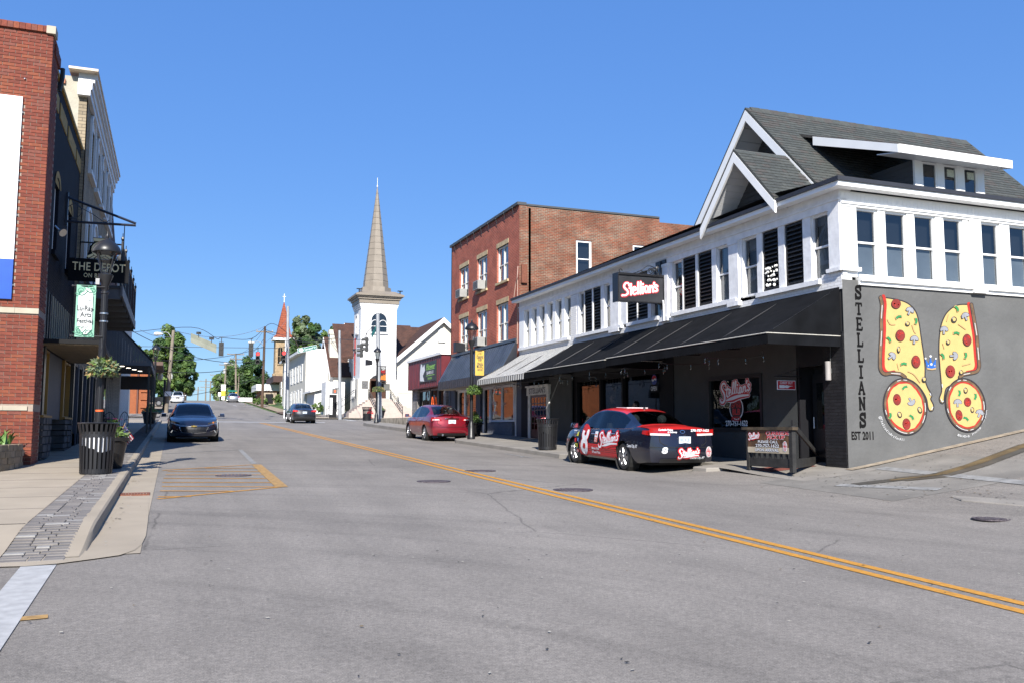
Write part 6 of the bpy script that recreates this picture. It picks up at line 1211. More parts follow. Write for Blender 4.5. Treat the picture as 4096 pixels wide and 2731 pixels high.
def crown(mb, c, rx, rz_, n, ls, seed, mats=(0, 1), nc=34):
    r_ = random.Random(seed); cl = []; nc = int(nc*1.9); n = int(n*1.35)
    for i in range(nc):
        while True:
            p = Vector((r_.uniform(-1, 1), r_.uniform(-1, 1), r_.uniform(-1, 1)))
            if p.length < 1 and (p.length > .45 or r_.random() < .3): break
        cl.append((Vector((p.x*rx*.88, p.y*rx*.88, p.z*rz_*.9)), r_.uniform(.13, .3)*rx, r_.choice(mats)))
    for i in range(n):
        q, cr_, mi = cl[r_.randrange(nc)]; d = Vector((r_.gauss(0, 1), r_.gauss(0, 1), r_.gauss(0, 1)+.25)).normalized(); p = Vector(c)+q+d*cr_*(r_.random()**.45)*Vector((1, 1, .8)).length/1.6
        s = ls*r_.uniform(.6, 1.3); nrm = (d+Vector((r_.uniform(-.7, .7), r_.uniform(-.7, .7), r_.uniform(-.3, .9)))).normalized(); a = nrm.orthogonal().normalized(); b = nrm.cross(a); an = r_.uniform(0, 6.3); u_ = a*cos(an)+b*sin(an); v_ = nrm.cross(u_)
        k = len(mb.v); mb.v += [p-u_*s*.5, p+v_*s*.32, p+u_*s*.5, p-v_*s*.32]; mb.f.append([k, k+1, k+2, k+3]); mb.m.append(mi)
def fastleaf(name, mb, par):
    me = bpy.data.meshes.new(name); org = ORG[par.name]; me.from_pydata([tuple(p-org) for p in mb.v], [], mb.f)
    for x in LM: me.materials.append(x)
    me.polygons.foreach_set('material_index', mb.m); o = bpy.data.objects.new(name, me); COL.objects.link(o); o.parent = par; return o
def tree(label, x, y, h, rx, rz_, n, ls, seed, mats=(0, 1), trunk=.28, name='tree', nc=34):
    z0 = gz(x, y)-.3; t = thing(name, label, 'tree', (x, y, z0), 'trees beyond the junction'); top = z0+h; cz = top-rz_
    mb = MB(); r_ = random.Random(seed+5); mb.tube([(x, y, z0), (x+.1, y, z0+(cz-z0)*.5), (x, y, cz), (x, y, top-rz_*.4)], [trunk*1.25, trunk, trunk*.8, .05], 8)
    for i in range(9):
        a = r_.uniform(0, 6.3); e = Vector((cos(a)*rx*.7, sin(a)*rx*.7, r_.uniform(-.1, .6)*rz_)); s = Vector((x, y, cz-rz_*.75+i*rz_*.12)); mb.tube([s, s.lerp(Vector((x, y, cz))+e, .5)+Vector((0, 0, .3)), Vector((x, y, cz))+e], [trunk*.45, trunk*.28, .04], 6)
    mk('trunk', mb, BARK, t, 50); mb = MB(); crown(mb, (x, y, cz), rx, rz_, n, ls, seed, mats, nc); fastleaf('crown', mb, t); return t
def px_tree(label, u, vtop, wpx, Y, n, ls, seed, mats=(0, 1), frac=.42, **kw):
    a = onY(u, vtop, Y); x = a.x; rx = abs(onY(u+wpx/2, vtop, Y).x-x); h = a.z-gz(x, Y)+.3; return tree(label, x, Y, h, rx, h*frac, n, ls, seed, mats, **kw)
px_tree('big full green tree on the left of the hill crest behind the leaning pole', 690, 1296, 190, 176, 15000, .62, 21, (0, 1, 0, 2), .47, nc=60)
px_tree('broad green tree beside the road on the left just past the crest', 745, 1400, 110, 170, 6500, .6, 22, (0, 2, 1), .48)
px_tree('pale green tree at the left behind the siding awning', 560, 1362, 110, 150, 6000, .55, 23, (1, 0), .45)
px_tree('small pale tree behind the far left street lamp', 612, 1385, 80, 158, 3500, .5, 24, (1, 0), .42)
px_tree('dark green maple right of the crest behind the utility poles', 995, 1428, 170, 196, 12000, .62, 25, (2, 0, 2), .48, nc=50)
px_tree('pale willow-like tree behind the pole with the transformer', 885, 1480, 90, 215, 6000, .55, 26, (3, 1, 0), .48)
px_tree('tall green tree behind the maple on the right of the road', 925, 1435, 90, 225, 5000, .6, 31, (1, 0), .47)
px_tree('tall silvery green tree rising behind the cream church hall', 1225, 1240, 150, 150, 12000, .55, 27, (3, 0, 2), .42, nc=46)
px_tree('lighter green tree rising between the hall chimney and the church tower', 1330, 1290, 110, 165, 6500, .55, 28, (1, 0, 3), .4)
px_tree('small round green tree by the brick church porch', 1070, 1520, 60, 185, 3500, .5, 29, (0, 2), .5)
px_tree('dark bushy tree low beside the white car on the crest', 655, 1500, 90, 186, 4000, .6, 30, (2, 0), .5)
mb = MB(); r_ = random.Random(77)
for i in range(46):
    Y = r_.uniform(230, 420); s = r_.choice((-1, 1)); X = (onY(790, 1590, Y).x)+s*r_.uniform(9, 26)+(0 if s > 0 else -4); h = r_.uniform(8, 13); crown(mb, (X, Y, gz(X, Y)+h*.5), h*.48, h*.52, 700, .9, 100+i, (0, 1, 2), 10)
for i in range(70):
    X = -240+i*7+r_.uniform(-3, 3); Y = r_.uniform(300, 460)
    if not (-2 < X < 40) or Y > 400: crown(mb, (X, Y, gz(X, Y)+5), 6, 6, 420, 1.1, 200+i, (0, 2), 8)
me = bpy.data.meshes.new('distant_trees'); me.from_pydata([tuple(p) for p in mb.v], [], mb.f); [me.materials.append(x) for x in LM]; me.polygons.foreach_set('material_index', mb.m); o = bpy.data.objects.new('distant_trees', me); COL.objects.link(o); tag(o, 'distant green treeline past the crest of the road', 'trees', kind='stuff')
def shrub(label, x, y, r, n=900, mats=(0, 1), ls=.12, grp='shrubs on the church slope', z=None):
    z = gz(x, y) if z is None else z; t = thing('shrub', label, 'shrub', (x, y, z), grp); mb = MB(); crown(mb, (x, y, z+r*.75), r, r*.8, n, ls, int(abs(x*13+y*7)), mats, 14); fastleaf('foliage', mb, t); mb = MB(); mb.tube([(x, y, z), (x, y, z+r*.6)], .03, 5); mk('stem', mb, BARK, t)
for u, v, r, lb in ((1112, 1600, .9, 'round shrub left of the white vestibule on the church lawn'), (1048, 1603, .8, 'pale low shrub by the ramp railing foot'), (1072, 1598, .8, 'dark round shrub beside the stone church sign'), (1030, 1606, .7, 'yellow-green shrub at the left end of the ramp')):
    p = grd(u, v+12); shrub(lb, p.x, p.y, r, mats=(1, 0), ls=.2)
for u, v, r, lb in ((1270, 1660, .75, 'leafy shrub at the porch just right of the dark sedan'), (1300, 1655, .85, 'tall conical shrub at the foot of the handrail'), (1325, 1655, .7, 'shrub left of the signal pole by the church steps'), (1340, 1640, .6, 'shrub behind the signal pole base')):
    p = grd(u, v); shrub(lb, p.x+.5, p.y+3, r, 900, (1, 0, 2), .16, z=gz(p.x, p.y)+.3)
# ================================================================== VEHICLES
def curve(pts):
    pts = sorted(pts)
    def f(x):
        if x <= pts[0][0]: return pts[0][1]
        for i in range(len(pts)-1):
            (a, ya), (b, yb) = pts[i], pts[i+1]
            if x <= b:
                t = (x-a)/(b-a); m0 = (yb-pts[i-1][1])/(b-pts[i-1][0]) if i else (yb-ya)/(b-a); m1 = (pts[i+2][1]-ya)/(pts[i+2][0]-a) if i+2 < len(pts) else (yb-ya)/(b-a); h = b-a
                return (2*t**3-3*t*t+1)*ya+(t**3-2*t*t+t)*h*m0+(-2*t**3+3*t*t)*yb+(t**3-t*t)*h*m1
        return pts[-1][1]
    return f
TYRE = mat('tyre_rubber', (.014, .014, .015), .85, var=.25, scale=8); RIM = mat('alloy', (.42, .42, .43), .3, metal=.9, var=.05); CHROME = mat('chrome', (.7, .7, .72), .12, metal=1, var=0)
UNDER = mat('underbody', (.01, .01, .01), .9, var=0); CARGL = glassmat('car_glass', (.2, .23, .24), .75, .03); SEAT = mat('seat_cloth', (.3, .3, .29), .8); TRIMB = mat('black_plastic', (.015, .015, .016), .5, var=.1)
TAIL = mat('tail_lens', (.3, .008, .008), .12, coat=1, var=.2, scale=20); TAILW = mat('reverse_lens', (.6, .55, .55), .12, coat=1, var=.1); HEADL = mat('head_lens', (.5, .52, .55), .08, coat=1, var=.2, scale=14); PLATE = mat('number_plate', (.55, .62, .68), .4, var=.05); PLTX = mat('plate_print', (.02, .06, .2), .5, var=0)
class Car:
    def __init__(s, name, label, paint, L=4.8, Wd=1.83, H=1.475, wb=2.73, fo=.93, wr=.325, rw=.205, prof=None, roofm=None, trunkm=None, suv=False, spokes=6, glass=None):
        s.xf, s.xr = wb/2, -wb/2; s.X1 = wb/2+fo; s.X0 = s.X1-L; s.W = Wd/2; s.H = H; s.wr = wr; X0, X1 = s.X0, s.X1
        k = H/1.475
        if suv:
            s.top = curve([(X0, .98*k), (X0+.12, 1.08*k), (X0+.3, 1.26*k), (X0+.62, 1.41*k), (-.6, 1.475*k), (.2, 1.46*k), (.55, 1.41*k), (1.22, 1.03*k), (1.95, .93*k), (X1-.06, .8*k), (X1, .68*k)]); s.cab = (X0+.1, 1.22); s.roof = (X0+.5, .5); s.rg = (X0+.05, X0+.45)
            s.edge = curve([(X0, .97*k), (X0+.12, 1.0*k), (X0+.5, 1.32*k), (-.6, 1.4*k), (.2, 1.39*k), (.5, 1.33*k), (1.22, .98*k), (1.95, .88*k), (X1, .66*k)])
        else:
            s.top = curve([(X0, 1.0*k), (X0+.1, 1.055*k), (X0+.45, 1.075*k), (-1.72, 1.1*k), (-1.3, 1.29*k), (-.85, 1.425*k), (-.2, 1.475*k), (.25, 1.462*k), (.58, 1.40*k), (.95, 1.19*k), (1.32, .99*k), (1.8, .9*k), (X1-.12, .77*k), (X1, .64*k)]); s.cab = (-1.72, 1.32); s.roof = (-.95, .5); s.rg = (-1.72, -.95)
            s.edge = curve([(X0, .99*k), (X0+.1, 1.03*k), (-1.72, 1.03*k), (-1.3, 1.2*k), (-.85, 1.345*k), (-.2, 1.40*k), (.25, 1.39*k), (.6, 1.32*k), (.95, 1.13*k), (1.32, .95*k), (1.8, .86*k), (X1, .62*k)])
        s.belt = curve([(X0, .93*k), (X0+.4, .99*k), (-1.3, .965*k), (0, .925*k), (1.3, .885*k), (1.9, .79*k), (X1, .6*k)])
        w = s.W; s.hw = curve([(X0, w*.9), (X0+.2, w*.955), (-1.4, w), (0, w), (1.2, w), (1.7, w*.975), (X1-.25, w*.9), (X1, w*.72)])
        s.rw = curve([(X0, w*.74), (-1.72, w*.74), (-.85, w*.63), (0, w*.67), (.4, w*.65), (1.32, w*.8), (X1, w*.56)])
        s.sill = .2; s.t = local(name, label, 'car')
        s.paint = paint; s.glass = glass or CARGL
        s._build(roofm or paint, trunkm or paint, rw, spokes)
    def yp(s, q):   # side section
        return [(.0, .9), (.12, .965), (.35, 1.0), (.62, .995), (.85, .965), (1.0, .925)]
    def prof(s, q):
        P = s.yp(0)
        for (a, ya), (b, yb) in zip(P, P[1:]):
            if q <= b: return ya+(yb-ya)*(q-a)/(b-a)
        return P[-1][1]
    def side(s, x, z): return s.hw(x)*s.prof(min(1, max(0, (z-s.sill)/(s.belt(x)-s.sill))))
    def bulge(s, z, rear): return (.13*smooth(1.05, .55, z)*smooth(.2, .4, z)+.05) if rear else (.10*smooth(.9, .4, z)*smooth(.15, .35, z)+.2)
    def end(s, y, z, rear):
        X = s.X0 if rear else s.X1; w = s.side(X, z); f = min(1, abs(y)/w); b = s.bulge(z, rear)*(1-f**2.4)
        return X-b if rear else X+b
    def _build(s, roofm, trunkm, tw, spokes):
        X0, X1 = s.X0, s.X1; ar = s.wr+.06
        xs = {X0, X0+.1, X0+.2, X0+.32, X1, X1-.06, X1-.14, X1-.25, *lin(-1.72, 1.32, 22)}
        for c in (s.xf, s.xr): xs |= {c+ar*cos(a) for a in lin(0, pi, 12)}
        xs |= {x for x in lin(X0+.32, X1-.25, 22)}; xs = sorted(xs); q = [xs[0]]
        for x in xs[1:]:
            if x-q[-1] > .022: q.append(x)
        xs = q; TS = (0, .07, .2, .38, .58, .78, .92, 1)
        def arch(x):
            z = s.sill+.03*smooth(X1-.5, X1, x)+.05*smooth(X0+.6, X0, x)
            for c in (s.xf, s.xr):
                if abs(x-c) < ar: z = max(z, s.wr+sqrt(max(0, ar*ar-(x-c)**2))-.01)
            return z
        def ring(x):
            zb, zt = arch(x), s.belt(x); R_ = []
            for t in TS: z = zb+t*(zt-zb); R_.append((s.side(x, z), z))
            w = s.hw(x); ze, zc, rw = s.edge(x), s.top(x), s.rw(x)
            if s.cab[0] <= x <= s.cab[1]: R_ += [(w*.9, zt+.012), (rw+(w*.9-rw)*.06, zt+.012+(max(ze, zt+.02)-zt-.012)*.94), (rw, max(ze, zt+.022)), (rw*.86, max(ze, zt+.02)+(zc-max(ze, zt+.02))*.55), (rw*.45, ze+(zc-ze)*.93), (0, zc)]
            else:
                for f in (.9, .84, .78, .66, .35, 0): R_.append((w*f, zt+.012+(max(zc, zt+.02)-zt-.012)*(1-f*f)))
            return R_
        RR = [ring(x) for x in xs]; nr = len(RR[0]); parts = {}
        def face(key, quad):
            for sg in (1, -1): parts.setdefault(key, MB()).add([(x, y*sg, z) for x, y, z in quad], [(0, 1, 2, 3)])
        ns = len(TS)
        for i in range(len(xs)-1):
            xm = (xs[i]+xs[i+1])/2
            for j in range(nr-1):
                a, b, c, d = RR[i][j], RR[i+1][j], RR[i+1][j+1], RR[i][j+1]; Q = [(xs[i], *a), (xs[i+1], *b), (xs[i+1], *c), (xs[i], *d)]; key = 'body'
                incab = s.cab[0] < xm < s.cab[1]
                if j == ns and incab and s.cab[0]+.42 < xm < s.cab[1]-.12: key = 'side_window' if not (-.12 < xm < .0 or -1.12 < xm < -1.07) else 'door_pillar'
                elif j == ns-1 and incab: key = 'window_trim'
                elif j >= ns+3 and incab and xm > s.roof[1]: key = 'windscreen'
                elif j >= ns+3 and incab and xm < s.roof[0]: key = 'rear_window'
                elif j >= ns+2 and s.roof[0] <= xm <= s.roof[1]: key = 'roof'
                elif j >= ns+1 and xm < s.cab[0] : key = 'trunk_lid'
                elif j >= ns+1 and xm > s.cab[1] and xm < X1-.2: key = 'bonnet'
                face(key, Q)
        for rear, x, R_ in ((True, X0, RR[0]), (False, X1, RR[-1])):
            ys = [R_[j][0] for j in range(ns-1, nr)]; ys = ys+[-y for y in ys[:-1]][::-1]; zd = [R_[j][1] for j in range(ns-1, nr)]; zd = zd+zd[:-1][::-1]; ym = ys[0]; rows = []
            for j in range(ns): rows.append([(s.end(y/ym*R_[j][0], R_[j][1], rear), y/ym*R_[j][0], R_[j][1]) for y in ys])
            rows.append([(x+(s.end(y, z, rear)-x)*.6, y, z-.004) for y, z in zip(ys, zd)]); rows.append([(x, y, z) for y, z in zip(ys, zd)]); n = len(ys); mb = MB()
            mb.add([p for r in rows for p in r], [(k*n+i, k*n+i+1, (k+1)*n+i+1, (k+1)*n+i) for k in range(len(rows)-1) for i in range(n-1)]); mk('rear_fascia' if rear else 'front_fascia', mb, s.paint, s.t, 40, .0005)
        MT = {'body': s.paint, 'side_window': s.glass, 'windscreen': s.glass, 'rear_window': s.glass, 'roof': roofm, 'trunk_lid': trunkm, 'bonnet': s.paint, 'door_pillar': TRIMB, 'window_trim': CHROME if s.glass is CARGL else TRIMB}
        for k, mb in parts.items():
            mk(k, mb, MT[k], s.t, 35, .0008)
        mb = MB(); mb.box(X0+.25, X1-.25, -s.W*.72, s.W*.72, .17, .3); mb.box(X0+.3, X1-.3, -s.W*.62, s.W*.62, .3, .6); mk('underbody', mb, UNDER, s.t)
        mb = MB(); mb.box(-1.2, 1.2, -s.W*.8, s.W*.8, .55, .62); mb.box(1.0, 1.35, -s.W*.75, s.W*.75, .6, .88); mb.box(-1.75, -1.3, -s.W*.75, s.W*.75, .6, .97); mk('cabin_floor', mb, TRIMB, s.t)
        for x in (.25, -.75):
            for y in (-.37, .37):
                mb = MB(); mb.hexa([Vector(p) for p in [(x-.12, y-.22, .6), (x+.05, y-.22, .6), (x+.05, y+.22, .6), (x-.12, y+.22, .6), (x-.28, y-.2, 1.08), (x-.18, y-.2, 1.08), (x-.18, y+.2, 1.08), (x-.28, y+.2, 1.08)]]); st = mk('seat', mb, SEAT, s.t); mb = MB(); mb.sphere((x-.25, y, 1.19), .12, 8, 6); mk('headrest', mb, SEAT, st)
        for c in (s.xf, s.xr):     # wheels and wells
            for sg in (1, -1):
                yo = (s.W-.035)*sg; mb = MB(); mb.lathe([(ar-.012, 0), (ar-.012, .3)], (c, yo-sg*.34 if sg > 0 else yo+.34, s.wr), 20, ax=(0, sg, 0)); 
                wl_ = MB(); wl_.lathe([(ar, -.02), (ar, .26), (.02, .27)], (c, yo, s.wr), 20, ax=(0, -sg, 0), cap=False); mk('wheel_well', wl_, UNDER, s.t)
                wheel = mk('wheel', MB().lathe([(.06, .0), (.055, .03)], (c, yo+sg*.012, s.wr), 10, ax=(0, sg, 0)), RIM, s.t)
                R0, R1 = s.wr, s.wr*.66; mb = MB(); mb.lathe([(R1, -.2), (R0-.03, -.21), (R0-.004, -.18), (R0, -.12), (R0, -.08), (R0-.004, -.03), (R0-.03, .0), (R1+.02, .005), (R1, -.015)], (c, yo+sg*.0, s.wr), 28, ax=(0, sg, 0), cap=False); mk('tyre', mb, TYRE, wheel, 40)
                mb = MB(); mb.lathe([(R1, -.19), (R1*.97, -.02), (R1, .004), (R1+.012, .004)], (c, yo, s.wr), 28, ax=(0, sg, 0), cap=False); mb.lathe([(R1*.95, -.16), (.01, -.16)], (c, yo, s.wr), 20, ax=(0, sg, 0), cap=False, mi=1)
                for k in range(spokes):
                    a = 2*pi*k/spokes+.2; d = Vector((cos(a), 0, sin(a))); n_ = Vector((-sin(a), 0, cos(a))); o_ = Vector((c, yo, s.wr)); Y_ = Vector((0, sg, 0))
                    mb.hexa([o_+d*.03-n_*.04, o_+d*.03+n_*.04, o_+d*(R1*.97)+n_*.055-Y_*.02, o_+d*(R1*.97)-n_*.055-Y_*.02, o_+d*.03-n_*.035+Y_*.02, o_+d*.03+n_*.035+Y_*.02, o_+d*(R1*.97)+n_*.045-Y_*.0, o_+d*(R1*.97)-n_*.045-Y_*.0])
                mk('rim', mb, [RIM, TRIMB], wheel, 35)
        for sg in (1, -1):
            x = 1.0; y = s.hw(x)*sg; mb = MB(); mb.hexa([Vector((x+dx, y+sg*dy, 1.0*s.H/1.475+dz)) for dx, dy, dz in [(-.05, .04, -.07), (.08, .06, -.06), (.07, .22, -.06), (-.05, .22, -.08), (-.05, .05, .06), (.06, .07, .05), (.05, .2, .05), (-.05, .21, .06)]]); mb.box(x-.03, x+.04, min(y-sg*.03, y+sg*.06), max(y-sg*.03, y+sg*.06), .94*s.H/1.475, .98*s.H/1.475); o = mk('mirror', mb, s.paint, s.t, 50)
            mb = MB(); mb.quad(*[Vector((x-.053, y+sg*dy, 1.0*s.H/1.475+dz)) for dy, dz in ((.07, -.055), (.2, -.06), (.19, .045), (.07, .045))]); mk('mirror_glass', mb, CHROME, o)
            for xx in (.2, -.85): mb = MB(); z = s.belt(xx)-.11; yy = s.side(xx, z); mb.tube([(xx-.1, sg*(yy+.0), z), (xx-.07, sg*(yy+.03), z), (xx+.07, sg*(yy+.03), z), (xx+.1, sg*yy, z)], .014, 6); mk('door_handle', mb, s.paint if s.glass is not CARGL else CHROME, s.t)
            for xx in (1.0, -.06, -1.08):     # door shut lines
                mb = MB(); pts = [(xx-(.25*(1-i/8)**2 if xx < -1 else 0), z) for i, z in enumerate(lin(s.sill+.1, s.belt(xx)-.01, 8))]; 
                g = stroke([pts], .012, False); mb.add([(p[0], sg*(s.side(p[0], p[1])+.002), p[1]) for p in g[0]], g[1][:-2]); mk('door_gap', mb, UNDER, s.t)
    def decal(s, name, g, x0, z0, sc, m, lay=0, sx=None, par=None):     # on the left flank, reading front to rear
        k = sx or sc; mb = MB()
        mb.add([(x0-p[0]*k, s.side(x0-p[0]*k, z0+p[1]*sc)+.006+lay*.0035+(p[2] if len(p) > 2 else 0)*.6, z0+p[1]*sc) for p in g[0]], g[1]); return mk(name, mb, m, par or s.t)
    def rdecal(s, name, g, y0, z0, sc, m, lay=0, sx=None, par=None, front=False):
        k = sx or sc; mb = MB(); sgn = -1 if not front else 1
        mb.add([(s.end(y0+sgn*p[0]*k, z0+p[1]*sc, not front)+(-1 if not front else 1)*(.006+lay*.0035+(p[2] if len(p) > 2 else 0)*.6), y0+sgn*p[0]*k, z0+p[1]*sc) for p in g[0]], g[1]); return mk(name, mb, m, par or s.t)
    def place(s, x, y, heading):     # heading +1 up the street, -1 towards the camera
        s.t.location = (x, y, road_z(y)+.006); sl = atan2(road_z(y+1.4)-road_z(y-1.4), 2.8); s.t.rotation_euler = (0, -sl*heading, pi/2*heading) if False else (0, 0, 0)
        s.t.rotation_mode = 'XYZ'; M_ = Matrix.Rotation(pi/2*heading, 4, 'Z') @ Matrix.Rotation(-sl*heading, 4, 'Y'); s.t.rotation_euler = M_.to_euler()
def subdiv(pts, n):
    """rectangle grid used for patches that follow the body"""
    (x0, z0), (x1, z1) = pts; vs = [(x0+(x1-x0)*i/n, z0+(z1-z0)*j/n) for j in range(n+1) for i in range(n+1)]; return (vs, [(j*(n+1)+i, j*(n+1)+i+1, (j+1)*(n+1)+i+1, (j+1)*(n+1)+i) for j in range(n) for i in range(n)], x1)
def quadpatch(p, n=6):
    a, b, c, d = p; vs = []
    for j in range(n+1):
        for i in range(n+1): u, v = i/n, j/n; vs.append(tuple((a[k]*(1-u)+b[k]*u)*(1-v)+(d[k]*(1-u)+c[k]*u)*v for k in range(2)))
    return (vs, [(j*(n+1)+i, j*(n+1)+i+1, (j+1)*(n+1)+i+1, (j+1)*(n+1)+i) for j in range(n) for i in range(n)], 1)
def tail_lights(c, p, wrap, inner=None, split=True):
    """p: quad on the rear (right half, y>0), wrap: quad on the flank; mirrored"""
    for sg in (1, -1):
        g = quadpatch([(y*sg, z) for y, z in p]); mb = MB(); mb.add([(c.end(y, z, True)-.012, y, z) for y, z in g[0]], g[1]); o = mk('tail_light', mb, TAIL, c.t)
        if wrap: g = quadpatch(wrap); mb = MB(); mb.add([(x, sg*(c.side(x, z)+.011), z) for x, z in g[0]], g[1]); mk('lens_wrap', mb, TAIL, o)
        if inner: g = quadpatch([(y*sg, z) for y, z in inner]); mb = MB(); mb.add([(c.end(y, z, True)-.016, y, z) for y, z in g[0]], g[1]); mk('reverse_lens', mb, TAILW, o)
def plate(c, z, txt, rear=True, w=.305, h=.155):
    g = subdiv(((-w/2, 0), (w/2, h)), 2); mb = MB(); e = -1 if rear else 1; X = c.end(0, z+h/2, rear)+e*.012; mb.box(min(X, X+e*.008), max(X, X+e*.008), -w/2, w/2, z, z+h); o = mk('number_plate', mb, PLATE, c.t)
    g = text(txt, .01); k = .24/g[2]; mb = MB(); mb.add([(X+e*.0095, -e*(-.12+p[0]*k)*(-1 if rear else 1)*(-1) if False else (.12-p[0]*k)*(1 if rear else -1), z+.045+p[1]*.07) for p in g[0]], g[1]); mk('plate_number', mb, PLTX, o)
# ---------- the race-liveried pizza sedan
NAVYP = mat('navy_car_paint', (.006, .007, .016), .25, coat=1, var=.1); REDP_ = mat('red_car_wrap', (.45, .02, .02), .3, coat=.6, var=.08)
c = Car('pizza_sedan', 'black and red race-liveried sedan with a big white number eight on its door', NAVYP, roofm=REDP_, trunkm=REDP_)
DW, DR, DK, DY = mat('livery_white', (.66, .67, .7), .35, var=.03), mat('livery_red', (.5, .015, .02), .35, var=.06), mat('livery_dark', (.01, .01, .012), .4, var=0), mat('livery_yellow', (.5, .5, .05), .4, var=.1)
tail_lights(c, [(.34, .85), (.84, .87), (.84, 1.0), (.34, .95)], [(-2.49, .85), (-2.2, .88), (-2.2, .96), (-2.49, .97)], [(.36, .85), (.82, .86), (.82, .905), (.36, .895)])
plate(c, .68, '832 KLB')
for j in range(7):      # red stripes fading up the doors
    z = .25+j*.045; g = subdiv(((0, 0), (2.05-.0*j, .034 if j > 1 else .044)), 14); c.decal('stripe', g, .98, z, 1, DR, 0) if j < 8 else None
for k, (w_, m_, l_) in enumerate(((.36, DR, 1), (.25, DW, 2))):
    e8 = [[(.3+.22*cos(t), .24+.2*sin(t)) for t in lin(-pi/2, 1.5*pi, 18)], [(.34+.2*cos(t), .68+.18*sin(t)) for t in lin(-pi/2, 1.5*pi, 18)]]
    c.decal('door_number', stroke(e8, .19+.1*(1-k), False), .88, .3, .74, m_, l_, .66)
S = .215
c.decal('lettering_outline', stroke(SCRIPT+SWASH, .5), -.12, .52, S, DR, 1, .232); c.decal('lettering', stroke(SCRIPT+SWASH, .17), -.12, .52, S, DW, 2.5, .232)
for tx, x, z, h, w_ in (('Home of the', .25, .42, .06, .42), ('8 Pound Pizza', .25, .325, .06, .46), ('Central City, KY', -1.62, .56, .065, .46), ('Curbside Pickup', 1.42, .84, .04, .36), ('& Delivery', 1.36, .78, .04, .24)):
    g = text(tx, .03, .15); c.decal('side_lettering', g, x, z, h, DW, 3, w_/g[2])
for x, z, w_, h, m_ in ((1.33, .7, .1, .1, DW), (1.2, .72, .13, .11, DY), (1.28, .56, .1, .1, DR), (1.1, .58, .06, .09, mat('livery_blue', (.03, .12, .5), .4, var=0)), (1.25, .43, .16, .09, DY), (1.16, .3, .12, .08, DR), (.12, .72, .17, .15, DW), (.12, .6, .17, .12, mat('livery_orange', (.55, .09, .03), .4, var=0))): c.decal('sponsor_sticker', subdiv(((0, 0), (w_, h)), 2), x, z, 1, m_, 1)
for tx, x, z, h, w_, m_ in (('toast', .1, .77, .05, .12, DR), ('ORDER', .1, .665, .035, .12, DW), ('ONLINE', .1, .615, .035, .12, DW), ('8!!', 1.31, .72, .06, .06, DR), ('VEGS', 1.24, .45, .05, .13, DK), ('Jolly', 1.15, .32, .04, .09, DW), ('f', 1.08, .595, .06, .025, DW)): g = text(tx, .02); c.decal('sticker_word', g, x, z, h, m_, 2, w_/g[2])
c.rdecal('lettering_outline', stroke(SCRIPT+SWASH, .52), .2, .36, .125, DR, 1); c.rdecal('lettering', stroke(SCRIPT+SWASH, .18), .2, .36, .125, DW, 2.5)
for tx, y, z, h, w_ in (('Central City, KY', -.12, .33, .05, .42), ('270-757-1622', -.2, .945, .05, .52), ('Curbside Pickup', .62, .965, .04, .36), ('& Delivery', .4, .915, .035, .24), ('8', .58, .46, .13, .14)):
    g = text(tx, .035, .15); c.rdecal('rear_lettering', g, y, z, h, DW, 2, w_/g[2])
for k, (r, m_) in enumerate(((1.0, DW), (.86, DR))): c.rdecal('badge', ([(cos(2*pi*i/16)*r, sin(2*pi*i/16)*1.25*r) for i in range(16)], [tuple(range(16))], 1), -.68, .48, .1, m_, 1+k)
for tx, z in (('HOME', .54), ('OF THE', .5), ('8LB', .42), ('PIZZA', .37)): g = text(tx, .02); c.rdecal('badge_word', g, -.61, z, .035 if tx != '8LB' else .065, DW, 3.5, .14/g[2])
c.rdecal('car_emblem', stroke([[(cos(t)*.06, sin(t)*.035) for t in lin(0, 2*pi, 12)]], .012, False), .02, .94, 1, CHROME, 2)
g = quadpatch([(-1.42, 1.12), (-1.3, 1.12), (-1.3, 1.0), (-1.42, 1.0)], 1)
mb = MB(); mb.lathe([(.03, 0), (.03, .05), (.005, .07)], (-.8, 0, 1.42), 8); mk('roof_aerial', mb, TRIMB, c.t)
mb = MB(); mb.box(-.45, .1, -.3, .3, 1.462, 1.478); mk('sunroof', mb, DW, c.t)
c.place(10.86, 20.12, 1)
def seams(c, zt, zb):      # boot shut line, bumper crease and dark lower valance
    g = stroke([[(-.62, zt), (-.6, zb+.06), (-.5, zb), (.5, zb), (.6, zb+.06), (.62, zt)]], .014, False); c.rdecal('boot_gap', (g[0], g[1][:-2], 1), 0, 0, 1, UNDER, 0)
    c.rdecal('bumper_crease', subdiv(((-.84, 0), (.84, .012)), 12), 0, .585, 1, UNDER, 0); c.rdecal('valance', subdiv(((-.6, 0), (.6, .1)), 12), 0, .24, 1, TRIMB, 0)
seams(c, 1.0, .64)
